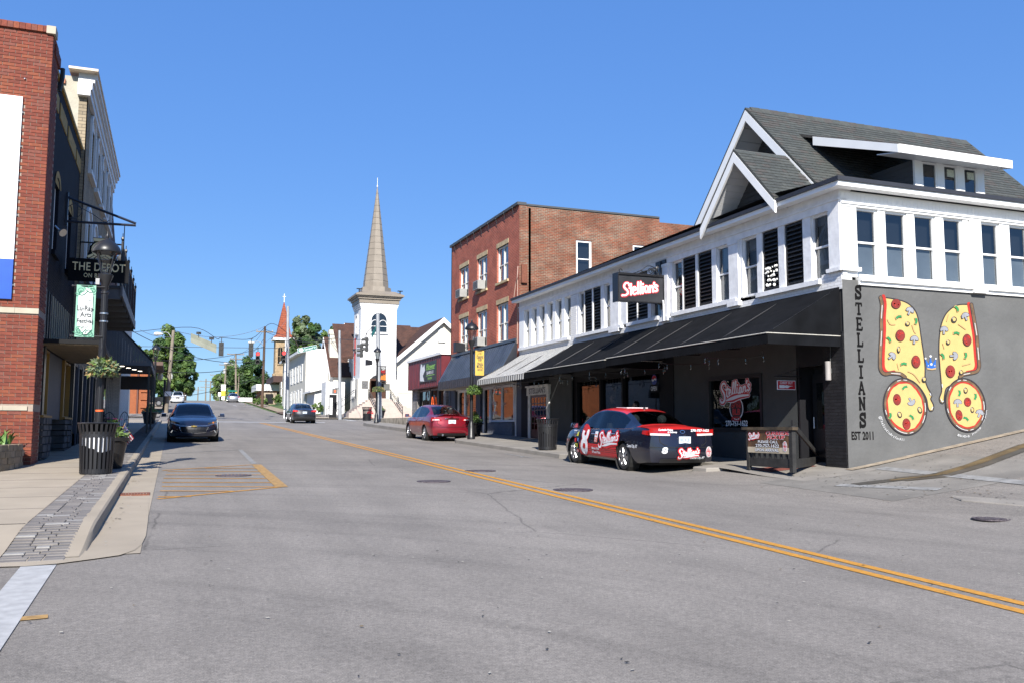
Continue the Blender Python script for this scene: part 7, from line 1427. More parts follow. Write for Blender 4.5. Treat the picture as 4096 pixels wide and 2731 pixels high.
# ---------- red sedan
RED2 = mat('red_metallic_paint', (.2, .008, .018), .28, metal=.35, coat=1, var=.06)
c = Car('red_sedan', 'metallic red sedan parked by the flower tub', RED2, 4.63, 1.76, 1.495, 2.7, .92, .315, spokes=5)
tail_lights(c, [(.42, .84), (.84, .82), (.84, .96), (.5, .93)], [(-2.46, .82), (-2.12, .92), (-2.2, .97), (-2.46, .96)], [(.5, .86), (.8, .85), (.8, .9), (.55, .9)])
plate(c, .72, '760 TNN'); c.rdecal('chrome_strip', subdiv(((-.3, 0), (.3, .04)), 4), 0, .9, 1, CHROME, 3); c.rdecal('car_emblem', stroke([[(cos(t)*.045, sin(t)*.045) for t in lin(0, 2*pi, 12)], [(-.06, 0), (.06, 0)]], .012, False), 0, .97, 1, CHROME, 4)
mb = MB(); mb.hexa([Vector(p) for p in [(c.X0+.02, -.62, 1.06), (c.X0+.16, -.62, 1.07), (c.X0+.16, .62, 1.07), (c.X0+.02, .62, 1.06), (c.X0-.03, -.6, 1.095), (c.X0+.14, -.62, 1.085), (c.X0+.14, .62, 1.085), (c.X0-.03, .6, 1.095)]]); mk('spoiler', mb, RED2, c.t)
mb = MB(); mb.lathe([(.04, 0), (.042, .1), (.03, .1), (.03, .02)], (c.X0-.06, .4, .27), 10, ax=(-1, 0, 0)); mk('exhaust', mb, CHROME, c.t)
seams(c, 1.0, .66)
c.place(10.66, 37.25, 1)
# ---------- dark hatch waiting at the lights
c = Car('grey_sedan', 'dark grey sedan waiting at the stop line with brake lights on', mat('graphite_paint', (.022, .022, .025), .25, metal=.4, coat=1, var=.05), 4.53, 1.82, 1.47, 2.65, .9, .32, spokes=5)
tail_lights(c, [(.45, .86), (.86, .84), (.86, .99), (.5, .95)], [(-2.42, .84), (-2.1, .93), (-2.15, .99), (-2.42, .98)]); plate(c, .72, '424 LAJ')
for sg in (1, -1): g = quadpatch([(sg*.62, .88), (sg*.8, .88), (sg*.8, .95), (sg*.62, .94)], 2); mb = MB(); mb.add([(c.end(y, z, True)-.02, y, z) for y, z in g[0]], g[1]); mk('brake_lamp', mb, mat('brake_glow', (.6, .02, .02), .3, emit=(1, .03, .02), estr=1.6), c.t)
seams(c, 1.0, .66)
c.place(9.1, 69.1, 1)
# ---------- black saloon facing the camera
BLUEB = mat('blue_black_paint', (.006, .008, .018), .25, coat=1, var=.05)
c = Car('black_sedan', 'black sedan parked at the left kerb facing the camera', BLUEB, 4.92, 1.855, 1.455, 2.83, .98, .335, spokes=5, glass=glassmat('tinted_glass', (.05, .06, .07), .8, .06))
for sg in (1, -1):
    g = quadpatch([(sg*.48, .66), (sg*.8, .7), (sg*.78, .8), (sg*.5, .72)]); mb = MB(); mb.add([(c.end(y, z, False)+.012, y, z) for y, z in g[0]], g[1]); o = mk('headlight', mb, mat('smoked_lens', (.05, .05, .055), .08, coat=1), c.t)
    mb = MB(); mb.lathe([(.035, 0), (.03, .02)], (c.end(sg*.68, .73, False)+.015, sg*.68, .73), 8, ax=(1, 0, 0)); mk('indicator', mb, mat('amber', (.4, .12, .02), .3), o)
    mb = MB(); mb.add([(c.end(y, z, False)+.014, y, z) for y, z in [(sg*.56, .4), (sg*.74, .46), (sg*.8, .36), (sg*.76, .36), (sg*.72, .43), (sg*.56, .38)]], [tuple(range(6))]); mk('chrome_blade', mb, CHROME, c.t)
g = quadpatch([(-.5, .58), (.5, .58), (.4, .36), (-.4, .36)], 8); mb = MB(); mb.add([(c.end(y, z, False)+.008, y, z) for y, z in g[0]], g[1]); gr = mk('grille', mb, TRIMB, c.t)
for z in (.4, .45, .5, .55): mb = MB(); mb.tube([(c.end(y, z, False)+.018, y, z) for y in lin(-.44, .44, 8)], .008, 4); mk('grille_bar', mb, mat('dark_chrome', (.1, .1, .11), .2, metal=1), gr)
mb = MB(); mb.tube([(c.end(y, z, False)+.02, y, z) for y, z in ((-.5, .57), (-.42, .37), (0, .335), (.42, .37), (.5, .57))], .013, 6); mb.tube([(c.end(y, z, False)+.02, y, z) for y, z in ((-.8, .71), (-.5, .63), (0, .62), (.5, .63), (.8, .71))], .01, 6); mk('chrome_surround', mb, CHROME, gr)
mb = MB(); X = c.end(0, .6, False)+.03; mb.box(X, X+.01, -.1, .1, .585, .615); mb.box(X, X+.012, -.035, .035, .57, .63); mk('bow_tie_emblem', mb, mat('gold_emblem', (.5, .35, .1), .3, metal=.8), c.t)
c.place(.74, 37.35, -1)
# ---------- far cars
c = Car('white_suv', 'white crossover coming over the hill crest towards the camera', mat('white_car_paint', (.62, .62, .62), .3, coat=1, var=.02), 4.65, 1.87, 1.65, 2.66, .95, .36, suv=True, spokes=5)
for sg in (1, -1): g = quadpatch([(sg*.5, .78), (sg*.85, .86), (sg*.84, .95), (sg*.52, .86)]); mb = MB(); mb.add([(c.end(y, z, False)+.014, y, z) for y, z in g[0]], g[1]); mk('headlight', mb, HEADL, c.t)
mb = MB(); mb.add([(c.end(y, z, False)+.016, y, z) for y, z in [(-.3, .85), (.3, .85), (.22, .62), (.42, .36), (-.42, .36), (-.22, .62)]], [tuple(range(6))]); mk('spindle_grille', mb, TRIMB, c.t)
mb = MB(); mb.box(-1.0, .2, -.5, .5, 1.64, 1.655); mk('dark_roof', mb, TRIMB, c.t); p = onY(710, 1600, 139.5); c.place(p.x, 139.5, -1)
c = Car('silver_sedan', 'silver sedan driving away near the crest of the hill', mat('silver_car_paint', (.3, .31, .33), .28, metal=.7, coat=1, var=.02), 4.7, 1.8, 1.45, 2.85, .85, .32, spokes=5)
tail_lights(c, [(.5, .84), (.84, .82), (.84, .96), (.56, .95)], [(-2.4, .82), (-2.15, .9), (-2.2, .96), (-2.4, .96)]); plate(c, .68, '118 RTC'); p = onY(932, 1600, 147); c.place(p.x, 147, 1)
# ---------- pickup in the driveway
pk = local('pickup_truck', 'black pickup truck parked across the drive behind the left lamp post', 'truck'); PKP = mat('pickup_black', (.008, .008, .01), .3, coat=1)
mb = MB(); mb.hexa([Vector(p) for p in [(-2.9, -.95, .5), (2.9, -.95, .5), (2.9, .95, .5), (-2.9, .95, .5), (-2.9, -.97, 1.15), (2.8, -.93, 1.05), (2.8, .93, 1.05), (-2.9, .97, 1.15)]]); mk('body', mb, PKP, pk)
mb = MB(); mb.hexa([Vector(p) for p in [(-.9, -.9, 1.1), (1.3, -.9, 1.1), (1.3, .9, 1.1), (-.9, .9, 1.1), (-.7, -.75, 1.85), (.6, -.75, 1.85), (.6, .75, 1.85), (-.7, .75, 1.85)]]); mk('cab', mb, PKP, pk)
mb = MB(); mb.hexa([Vector(p) for p in [(-.75, -.915, 1.2), (1.0, -.915, 1.2), (1.0, .915, 1.2), (-.75, .915, 1.2), (-.65, -.8, 1.75), (.5, -.8, 1.75), (.5, .8, 1.75), (-.65, .8, 1.75)]]); mk('window', mb, CARGL, pk)
mb = MB(); mb.box(-2.92, -2.6, -.96, -.8, .8, 1.1); mb.box(-2.92, -2.6, .8, .985, .8, 1.1); mk('tail_light', mb, TAIL, pk)
for x in (-1.85, 1.85):
    for sg in (1, -1): wheel = mk('wheel', MB().lathe([(.25, 0), (.22, .03)], (x, sg*.93, .4), 14, ax=(0, sg, 0)), RIM, pk); mk('tyre', MB().lathe([(.25, -.2), (.39, -.2), (.4, -.1), (.39, .0), (.25, .01)], (x, sg*.93, .4), 20, ax=(0, sg, 0), cap=False), TYRE, wheel)
p = onY(606, 1600, 118); pk.location = (p.x-1.0, 118, gz(p.x-1, 118)+.05); pk.rotation_euler = (0, 0, pi)
# ================================================================== STREET FURNITURE
def onZ(u, v, Z): d = ray(u, v); return CAM+d*((Z-CAM.z)/d.z)
LAMPB = mat('lamp_black', (.012, .012, .014), .4, var=.1); LAMPG = glassmat('lamp_glass', (.8, .82, .8), .8, .08)
def lamp(label, x, y, z, H=4.7):
    t = thing('street_lamp', label, 'street lamp', (x, y, z), 'black lantern street lamps'); P = (x, y, z)
    mb = MB(); mb.lathe([(.16, 0), (.16, .12), (.13, .16), (.13, .5), (.085, .62), (.075, .7)], P, 12); mk('base', mb, LAMPB, t, 40)
    mb = MB(); mb.lathe([(.066, .65), (.06, H-1.15), (.075, H-1.14), (.075, H-1.1), (.05, H-1.08)], P, 16)
    for k in range(12): a = 2*pi*k/12; mb.tube([(x+.063*cos(a), y+.063*sin(a), z+.7), (x+.057*cos(a), y+.057*sin(a), z+H-1.16)], .008, 4, False)
    mk('pole', mb, LAMPB, t, 40)
    mb = MB(); mb.lathe([(.05, H-1.1), (.07, H-.98), (.13, H-.82), (.14, H-.76), (.1, H-.74)], P, 14); mk('neck', mb, LAMPB, t, 40)
    mb = MB()
    for k in range(4): a = pi/4+k*pi/2; mb.tube([(x+.1*cos(a), y+.1*sin(a), z+H-.75), (x+.22*cos(a), y+.22*sin(a), z+H-.3)], .012, 5)
    mk('cage', mb, LAMPB, t); mb = MB(); mb.lathe([(.09, H-.74), (.2, H-.3)], P, 12, cap=False); mk('lantern_glass', mb, LAMPG, t)
    mb = MB(); mb.lathe([(.27, H-.31), (.275, H-.28), (.24, H-.2), (.16, H-.1), (.06, H-.05), (.05, H-.02), (.025, H-.01), (.04, H+.03), (.012, H+.08), (.004, H+.13)], P, 18); mk('shade', mb, LAMPB, t, 50); return t
p = onY(395, 1700, 19.25); LX, LY, LZ = p.x, 19.25, road_z(19.25)+.137
lamp('black lantern street lamp with the mint banner beside the near litter bin', LX, LY, LZ, 4.62)
pA = onY(1885, 1700, 33.3); A3 = (pA.x, 33.3, rs(pA.x, 33.3)); lamp('black lantern street lamp with the yellow banner by the red sedan', *A3, 4.62)
pB = onY(1505, 1690, 58); B3 = (pB.x, 58, rs(pB.x, 58)); lamp('black lantern street lamp with the dark red banner near the hydrant', *B3, 5.0)
pC = onY(612, 1690, 60); C3 = (pC.x, 60, road_z(60)+.137); lamp('black lantern street lamp at the far end of the left sidewalk', *C3, 4.9)
def band(x, y, z, m, r=.072, h=.03, name='pole_band'): mb = MB(); mb.lathe([(r, 0), (r+.006, .004), (r+.006, h), (r, h+.004)], (x, y, z), 14); return mk(name, mb, m, bpy.data.objects['street_lamp'])
zb = lambda v, Y=19.25, u=400: onY(u, v, Y).z
band(LX, LY, zb(1645), mat('orange_tape', (.6, .1, .02), .5), .068, .035, 'orange_tape'); STL = mat('steel_band', (.55, .55, .55), .3, metal=1, var=0)
for v in (1258, 1289): band(LX, LY, zb(v), STL)
mb = MB(); q = onY(406, 1128, LY); mb.box(q.x-.1, q.x-.03, LY-.1, LY-.03, q.z-.07, q.z+.05); mk('outlet_box', mb, mat('outlet_grey', (.3, .3, .3), .5), bpy.data.objects['street_lamp'])
# banners
def banner(label, X0, X1, Y, z0, z1, arms, m, words, par_x):
    t = thing('lamp_banner', label, 'banner', ((X0+X1)/2, Y, z0), 'banners on the street lamps'); F = FRY(Y)
    mb = MB(); n = 8
    for i in range(n):
        for j in range(6):
            q = lambda a, b: F(X0+(X1-X0)*a, z0+(z1-z0)*b, .03*sin(b*5)*sin(a*3)); mb.quad(q(j/6, i/n), q((j+1)/6, i/n), q((j+1)/6, (i+1)/n), q(j/6, (i+1)/n))
    cl = mk('cloth', mb, m, t, 60)
    for z in (z0+.02, z1-.02): mb = MB(); mb.tube([(par_x, Y+.03, z), (X1+.06 if X1 > par_x else X0-.06, Y+.03, z)], .016, 6); mb.sphere((X1+.07 if X1 > par_x else X0-.07, Y+.03, z), .024, 6, 5); mk('banner_arm', mb, LAMPB, t)
    for tx, cx, zz, h, w, mm in words:
        g = text(tx, .015); put(cl, 'banner_word', F, g, X0+(X1-X0)*cx-w*(X1-X0)/2, z0+(z1-z0)*zz, h, .042, mm, w*(X1-X0)/g[2])
    return t, cl, F
a, b = onY(302, 1250, LY-.1), onY(380, 1250, LY-.1); z1, z0 = zb(1147), zb(1352)
MINT = mat('mint_cloth', (.2, .4, .3), .8, var=.08); PWH = mat('banner_white', (.6, .62, .61), .8, var=.03); PDK = mat('banner_ink', (.05, .055, .06), .8, var=0); GRN = mat('banner_green', (.04, .16, .1), .8, var=0)
t, cl, F = banner('mint and white arts festival banner on the near left lamp post', a.x, b.x, LY-.1, z0, z1, 1, MINT, [], LX); w = b.x-a.x; h = z1-z0
mb = MB(); mb.poly([F(a.x+w*u, z0+h*v, .038) for u, v in [(.13, .2), (.3, .13), (.45, .05), (.62, .05), (.7, .08), (.87, .14), (.87, .8), (.82, .86), (.68, .92), (.5, .94), (.38, .86), (.13, .78)]]); mk('white_field', mb, PWH, cl)
for tx, cx, zz, hh, ww in (('Lu-Ray', .5, .5, .1, .84), ('Arts', .54, .38, .095, .58), ('Festival', .5, .265, .08, .8), ('MUSIC', .55, .165, .045, .34), ('Lu-Ray Arts Festival', .5, .69, .03, .62)): g = text(tx, .02); put(cl, 'banner_word', F, g, a.x+w*(cx-ww/2), z0+h*zz, hh, .046, PDK if 'MUS' not in tx and 'Lu-Ray A' not in tx else mat('banner_grey', (.3, .32, .32), .8, var=0), ww*w/g[2])
for cx, cz, s in ((.22, .87, 1), (.78, .93, -1), (.2, .13, 1), (.75, .07, -1)):
    g = stroke([[(s*(.1*(1-i/14))*cos(i*.6)*.9, (.1*(1-i/14))*sin(i*.6)) for i in range(14)], [(-.12*s, -.06), (.05*s, -.1), (.18*s, .02)]], .018); put(cl, 'scroll', F, g, a.x+w*cx, z0+h*cz, .75, .046, GRN, .75)
Y_ = 33.2; a, b = onY(1901, 1450, Y_), onY(1936, 1450, Y_); z1, z0 = onY(1918, 1401, Y_).z, onY(1918, 1500, Y_).z
YB = mat('yellow_cloth', (.5, .33, .06), .8, var=.08)
banner('yellow city banner on the lamp post before the red brick building', a.x, b.x, Y_, z0, z1, 1, YB, [('WELCOME TO', .5, .88, .05, .55, PDK), ('Central', .5, .7, .13, .75, PDK), ('City', .5, .59, .12, .42, PDK), ('Where the', .5, .43, .1, .6, PDK), ('MUSIC', .5, .3, .13, .7, PDK), ('never ends', .5, .2, .08, .6, PDK)], A3[0])
Y_ = 57.9; a, b = onY(1521, 1500, Y_), onY(1544, 1500, Y_); z1, z0 = onY(1530, 1462, Y_).z, onY(1530, 1527, Y_).z
t, cl, F = banner('dark banner with a fiery print on the lamp post near the hydrant', a.x, b.x, Y_, z0, z1, 1, mat('dark_cloth', (.02, .015, .015), .8, var=.2), [('CENTRAL', .5, .82, .12, .8, PWH), ('CITY', .5, .73, .1, .45, PWH), ('MUSIC', .5, .56, .18, .75, DR)], B3[0])
mb = MB(); mb.poly([F(a.x+(b.x-a.x)*u, z0+(z1-z0)*v, .036) for u, v in [(.05, .15), (.95, .12), (.95, .55), (.75, .42), (.6, .5), (.4, .38), (.2, .42), (.08, .3)]]); mk('flame_print', mb, mat('flame_orange', (.5, .14, .02), .8, var=.5, scale=3), cl)
# hanging baskets
FOL = [LM[0], LM[1], mat('dry_leaf', (.22, .15, .06), .8, var=.3), LM[3]]
def leaves(mb, c, rx, rz, n, ls, seed, mats=(0, 1), droop=0):
    r_ = random.Random(seed)
    for i in range(n):
        d = Vector((r_.gauss(0, 1), r_.gauss(0, 1), r_.gauss(0, 1))).normalized(); k = r_.random()**.4; p = Vector(c)+Vector((d.x*rx*k, d.y*rx*k, d.z*rz*k-droop*(d.x**2+d.y**2)*r_.random())); s = ls*r_.uniform(.6, 1.4); u_ = (d+Vector((r_.uniform(-1, 1), r_.uniform(-1, 1), r_.uniform(-1, .6)))).normalized(); v_ = u_.orthogonal().normalized(); j = len(mb.v)
        mb.v += [p-u_*s*.2, p+v_*s*.35, p+u_*s*.8, p-v_*s*.35]; mb.f.append([j, j+1, j+2, j+3]); mb.m.append(r_.choice(mats))
def leafobj(name, mb, par, mats):
    me = bpy.data.meshes.new(name); org = ORG[par.name]; me.from_pydata([tuple(p-org) for p in mb.v], [], mb.f); [me.materials.append(x) for x in mats]; me.polygons.foreach_set('material_index', mb.m); o = bpy.data.objects.new(name, me); COL.objects.link(o); o.parent = par; return o
def basket(label, x, y, z, r, mats, seed):
    t = thing('hanging_basket', label, 'hanging basket', (x, y, z), 'flower baskets on the street lamps'); mb = MB(); mb.lathe([(r*.4, -.2), (r*.62, -.1), (r*.7, .0)], (x, y, z), 12); mk('pot', mb, mat('basket_green', (.01, .03, .02), .6), t)
    mb = MB(); leaves(mb, (x, y, z+.02), r, .17, 620, .075, seed, mats, .16); leafobj('foliage', mb, t, FOL); mb = MB()
    for k in range(3): mb.tube([(x+r*.6*cos(k*2.1), y+r*.6*sin(k*2.1), z), (x, y+.06, z+.55)], .005, 4)
    mk('chain', mb, LAMPB, t)
q = onY(418, 1468, LY-.05); basket('variegated trailing flower basket on the near left lamp post', q.x-.03, LY-.12, q.z, .29, (1, 3, 2, 3), 1)
q = onY(1895, 1557, 33.2); basket('green trailing flower basket on the lamp post with the yellow banner', q.x, 33.1, q.z, .3, (0, 1), 2)
q = onY(1512, 1555, 57.9); basket('pale grassy flower basket on the lamp post near the hydrant', q.x, 57.8, q.z, .42, (1, 2, 3), 3)
for lb, x, y, z, dx, nm in (('black loudspeaker box on the lamp post before the brick building', A3[0]-.5, 33.3, onY(1860, 1390, 33.3).z, 1, 0), ('black loudspeaker box on the lamp post near the hydrant', B3[0]-.55, 58, onY(1490, 1450, 58).z, 1, 0)):
    t = thing('loudspeaker', lb, 'loudspeaker', (x, y, z), 'loudspeakers on lamp posts'); mb = MB(); mb.hexa([Vector(p) for p in [(x-.22, y-.14, z-.2), (x+.2, y-.1, z-.14), (x+.2, y+.1, z-.14), (x-.22, y+.14, z-.2), (x-.22, y-.14, z+.2), (x+.2, y-.1, z+.14), (x+.2, y+.1, z+.14), (x-.22, y+.14, z+.2)]]); mk('cabinet', mb, LAMPB, t); mb = MB(); mb.tube([(x+.2, y, z), (x+.5, y, z+.02)], .02, 6); mk('bracket', mb, LAMPB, t)
# litter bins
def make_bin(label):
    t = local('litter_bin', label, 'litter bin', 'black slatted litter bins'); H = .94
    mb = MB(); mb.lathe([(.345, H-.015), (.36, H), (.345, H+.015), (.33, H)], (0, 0, 0), 28); mk('rim', mb, LAMPB, t, 50)
    for z, r in ((.74, .298), (.05, .268)): mb = MB(); mb.lathe([(r, z-.045), (r+.008, z-.045), (r+.008, z+.045), (r, z+.045)], (0, 0, 0), 28); mk('hoop', mb, LAMPB, t, 50)
    sl_ = MB(); sl_.add([(.276, -.021, .02), (.276, .021, .02), (.3, .022, .74), (.3, -.022, .74), (.338, .022, H-.01), (.338, -.022, H-.01), (.282, -.021, .02), (.282, .021, .02), (.306, .022, .74), (.306, -.022, .74), (.344, .022, H-.01), (.344, -.022, H-.01)], [(0, 1, 2, 3), (3, 2, 4, 5), (6, 9, 8, 7), (9, 11, 10, 8), (0, 3, 9, 6), (3, 5, 11, 9), (1, 7, 8, 2), (2, 8, 10, 4)])
    o0 = mk('slat', sl_, LAMPB, t)
    for k in range(1, 24): o = bpy.data.objects.new('slat', o0.data); COL.objects.link(o); o.parent = t; o.rotation_euler = (0, 0, 2*pi*k/24)
    mb = MB(); mb.lathe([(.24, .03), (.25, .45), (.252, .5)], (0, 0, 0), 20); mb.lathe([(.25, .03), (.01, .03)], (0, 0, 0), 20, cap=False); mk('liner', mb, BLKM, t); return t
def bag(t, white):
    mb = MB(); r_ = random.Random(4); n = 22
    rows = [[(.262+r_.uniform(-.006, .006), .47+.07*sin(j*.6)+r_.uniform(-.02, .02)) for j in range(n)], [(.27+r_.uniform(-.008, .004), .6) for j in range(n)], [(.28+r_.uniform(-.008, .004), .7) for j in range(n)], [(.24, .72) for j in range(n)]]
    mb.add([(r*cos(2*pi*j/n), r*sin(2*pi*j/n), z) for R_ in rows for j, (r, z) in enumerate(R_)], [(k*n+j, k*n+(j+1) % n, (k+1)*n+(j+1) % n, (k+1)*n+j) for k in range(3) for j in range(n)]); mk('bin_bag', mb, mat('white_bag', (.62, .63, .66), .5) if white else mat('black_bag', (.02, .02, .02), .4), t)
p = grd(383, 1893, .137); b1 = make_bin('black slatted litter bin with a white bag by the near lamp post'); b1.location = (p.x, p.y, road_z(p.y)+.137)
b2 = dup(b1, (0, 0, 0), .1, 'black slatted litter bin outside the white framed door'); p = onZ(2190, 1787, rs(11.4, 27)); b2.location = (p.x, p.y, rs(p.x, p.y))
b3 = dup(b1, (0, 0, 0), .3, 'black slatted litter bin behind the red hydrant'); p = onZ(1472, 1692, rs(12, 59)); b3.location = (p.x, p.y+.4, rs(p.x, p.y)); b3.scale = (1.06,)*3
bag(b1, True); bag(b2, False)
# flower tubs
PET = [mat('petal_pink', (.5, .06, .1), .6, var=.2), mat('petal_magenta', (.3, .02, .25), .6, var=.2), mat('petal_white', (.6, .6, .58), .6, var=.1), mat('petal_red', (.4, .02, .03), .6, var=.2)]
def tub(label, x, y, z, r, seed, pets, H=.5, tall=.35):
    t = thing('flower_tub', label, 'flower tub', (x, y, z), 'black flower tubs'); P = (x, y, z); mb = MB(); mb.lathe([(r*.62, 0), (r*.66, .04), (r*.8, H*.55), (r*.92, H*.86), (r*1.06, H*.9), (r*1.08, H), (r*.98, H+.01), (r*.92, H-.04)], P, 24); mk('pot', mb, mat('glossy_black_pot', (.012, .012, .013), .2, var=.1), t, 45)
    mb = MB(); leaves(mb, (x, y, z+H+.08), r*1.0, .14, 520, .08, seed, (0, 1, 3), .06); leaves(mb, (x, y, z+H+tall*.6), r*.45, tall*.55, 260, .08, seed+1, (0, 1)); leafobj('foliage', mb, t, FOL); r_ = random.Random(seed)
    for i in range(16):
        a = r_.uniform(0, 6.3); k = r_.uniform(.1, 1.0)*r; c = Vector((x+k*cos(a), y+k*sin(a), z+H+.1+(tall if k < r*.5 else .12)*r_.uniform(.5, 1.15))); mb = MB(); pm_ = r_.choice(pets)
        for j in range(5): an = j*1.257; q = Vector((cos(an), sin(an), .35)).normalized(); s_ = Vector((-sin(an), cos(an), 0)); f = r_.uniform(.035, .055); mb.add([c, c+q*f*.7+s_*f*.45, c+q*f, c+q*f*.7-s_*f*.45], [(0, 1, 2, 3)])
        mk('bloom', mb, PET[pm_], t)
    return t
q = onY(470, 1850, 19.75); tub('black flower tub with pink blooms tucked behind the near litter bin', q.x-.12, 19.75, road_z(19.75)+.137, .32, 3, (0, 0, 1), .62, .3)
p = onZ(1907, 1754, rs(10.9, 32.6)); tub('black flower tub with pink blooms at the kerb beside the red sedan', p.x, p.y+.3, rs(p.x, p.y), .36, 5, (0, 0, 1), .56, .42)
p = onZ(1521, 1696, rs(12.4, 57)); tub('black flower tub with white and pink blooms near the hydrant', p.x, p.y, rs(p.x, p.y), .42, 7, (2, 0, 3), .62, .4)
tub('black flower tub at the far end of the left sidewalk', onY(597, 1680, 58.5).x, 58.5, road_z(58.5)+.137, .46, 9, (3, 1), .7, .45)
# small flag
fl = thing('small_flag', 'small stars and stripes flag stuck in the flower tub', 'flag', (-1.0, 19.7, 1.2)); a = onY(502, 1688, 19.7); FR_, FB_, FWh = mat('flag_red', (.3, .015, .03), .7, var=.1), mat('flag_blue', (.012, .02, .1), .7, var=.1), mat('flag_white', (.5, .5, .52), .7, var=.05)
mb = MB(); b = onY(452, 1800, 19.7); mb.tube([b, a], .006, 5); mk('stick', mb, mat('wood_stick', (.3, .2, .1), .6), fl)
o_, e1, e2 = onY(501, 1698, 19.7), onY(472, 1742, 19.7), onY(536, 1752, 19.7); v1 = (e1-o_); o2 = onY(488, 1775, 19.7); U_ = (onY(536, 1752, 19.7)-o_); V_ = (onY(458, 1742, 19.7)-o_)
fq = lambda a, b: o_+U_*b+V_*a+Vector((0, .03*sin(b*7+a*2), -.01*sin(b*5)))
for i in range(13):
    mb = MB(); n = 10; s0 = .46 if i < 7 else 0
    for j in range(n): b0, b1_ = s0+(1-s0)*j/n, s0+(1-s0)*(j+1)/n; mb.quad(fq(i/13, b0), fq(i/13, b1_), fq((i+1)/13, b1_), fq((i+1)/13, b0))
    mk('stripe', mb, FR_ if i % 2 == 0 else FWh, fl)
mb = MB()
for j in range(6): mb.quad(fq(0, .46*j/6), fq(0, .46*(j+1)/6), fq(7/13, .46*(j+1)/6), fq(7/13, .46*j/6))
cn = mk('canton', mb, FB_, fl); mb = MB()
for i in range(7):
    for j in range(7): c = fq((i+.5)/13, .46*(j+.5+(.25 if i % 2 else -.1))/7.4)+Vector((0, -.004, 0)); mb.add([c+Vector((.005*cos(k), 0, .005*sin(k))) for k in (0, 1.57, 3.14, 4.71)], [(0, 1, 2, 3)])
mk('star_field', mb, FWh, cn)
# hydrant
p = onZ(1478, 1694, rs(12.2, 58.6)); hy = thing('fire_hydrant', 'red fire hydrant in front of the far litter bin', 'fire hydrant', (p.x, p.y, rs(p.x, p.y))); P = Vector((p.x, p.y-.15, rs(p.x, p.y))); HR = mat('hydrant_red', (.5, .015, .02), .35, coat=.5, var=.05)
mb = MB(); mb.lathe([(.2, 0), (.2, .06), (.13, .08), (.13, .5), (.19, .52), (.19, .57), (.15, .6), (.13, .72), (.06, .8), (.03, .82), (.03, .9)], P, 16); mk('barrel', mb, HR, hy, 40)
for s in (1, -1): mb = MB(); mb.lathe([(.07, .08), (.07, .2), (.085, .2), (.085, .26), (.04, .27)], P+Vector((0, 0, .42)), 10, ax=(s, -.2, 0)); mk('side_nozzle', mb, HR, hy)
mb = MB(); mb.lathe([(.09, .08), (.09, .2), (.11, .2), (.11, .26)], P+Vector((0, 0, .38)), 10, ax=(-.3, -1, 0)); mk('front_nozzle', mb, HR, hy)
# pickup barrier with its banner
bz = .72; L0, L1, L2 = onZ(2997, 1857, bz), onZ(3172, 1868, bz), onZ(3308, 1848, bz); TB = mat('black_stained_timber', (.018, .017, .016), .7, var=.4, scale=6, bump=.3)
br = thing('timber_barrier', 'black timber slat barrier with a diagonal brace by the corner door', 'barrier', L1); zt_ = onY(3085, 1706, (L0.y+L1.y)/2).z
def plank(a, b, z0, z1, th=.04, name='rail', m=None): a, b = Vector(a), Vector(b); d = (b-a); d.z = 0; d.normalize(); n = Vector((-d.y, d.x, 0))*th/2; mb = MB(); mb.hexa([Vector((*(a-n).xy, z0)), Vector((*(b-n).xy, z0)), Vector((*(b+n).xy, z0)), Vector((*(a+n).xy, z0)), Vector((*(a-n).xy, z1)), Vector((*(b-n).xy, z1)), Vector((*(b+n).xy, z1)), Vector((*(a+n).xy, z1))]); return mk(name, mb, m or TB, br)
plank(L0, L1, bz-.02, bz+.16); plank(L1+Vector((.02, 0, 0)), L2, bz-.02, bz+.16); dd = (L1-L0).normalized(); plank(L0-dd*.15, L1+dd*.1, zt_-.06, zt_, .14, 'top_rail', mat('worn_timber', (.05, .035, .02), .8, var=.6, scale=5))
for i in range(9): q = L0.lerp(L1, i/8); plank(q-dd*.025, q+dd*.025, bz+.16, zt_-.06, .03, 'slat')
plank(L1-dd*.05, L1+dd*.05, bz-.1, zt_+.02, .09, 'post'); plank(L0-dd*.04, L0+dd*.04, bz-.1, zt_, .07, 'post')
mb = MB(); mb.hexa([L1+Vector((0, -.03, .82)), L1.lerp(L2, .78)+Vector((0, -.03, .1)), L1.lerp(L2, .78)+Vector((0, .03, .1)), L1+Vector((0, .03, .82)), L1+Vector((0, -.03, .95)), L1.lerp(L2, .86)+Vector((0, -.03, .1)), L1.lerp(L2, .86)+Vector((0, .03, .1)), L1+Vector((0, .03, .95))]); mk('brace', mb, TB, br)
nn = Vector((dd.y, -dd.x, 0)); nn = nn if nn.dot(CAM-L0) > 0 else -nn; wB = (L1-L0).length; FBn = frame(Vector((L0.x, L0.y, 0)), dd, nn); z0, z1 = onY(3085, 1810, (L0.y+L1.y)/2).z, onY(3085, 1717, (L0.y+L1.y)/2).z
hB = z1-z0; bn = thing('pickup_banner', 'printed curbside pickup banner tied to the timber barrier', 'banner', L0+Vector((0, 0, .4)))
mb = MB(); mb.fbox(FBn, .02, wB-.02, z0, z1, .03, .04); cl = mk('sheet', mb, mat('banner_brown', (.09, .045, .02), .6, var=.7, scale=5), bn); mb = MB(); mb.fbox(FBn, .02, wB-.02, z0, z0+.12, .04, .043); mk('pale_strip', mb, mat('banner_cream', (.4, .34, .25), .6, var=.15), cl)
put(cl, 'lettering_outline', FBn, stroke(SCRIPT+SWASH, .5), .05, z0+hB*.58, .085, .044, DR); put(cl, 'lettering', FBn, stroke(SCRIPT+SWASH, .2), .05, z0+hB*.58, .085, .047, DW)
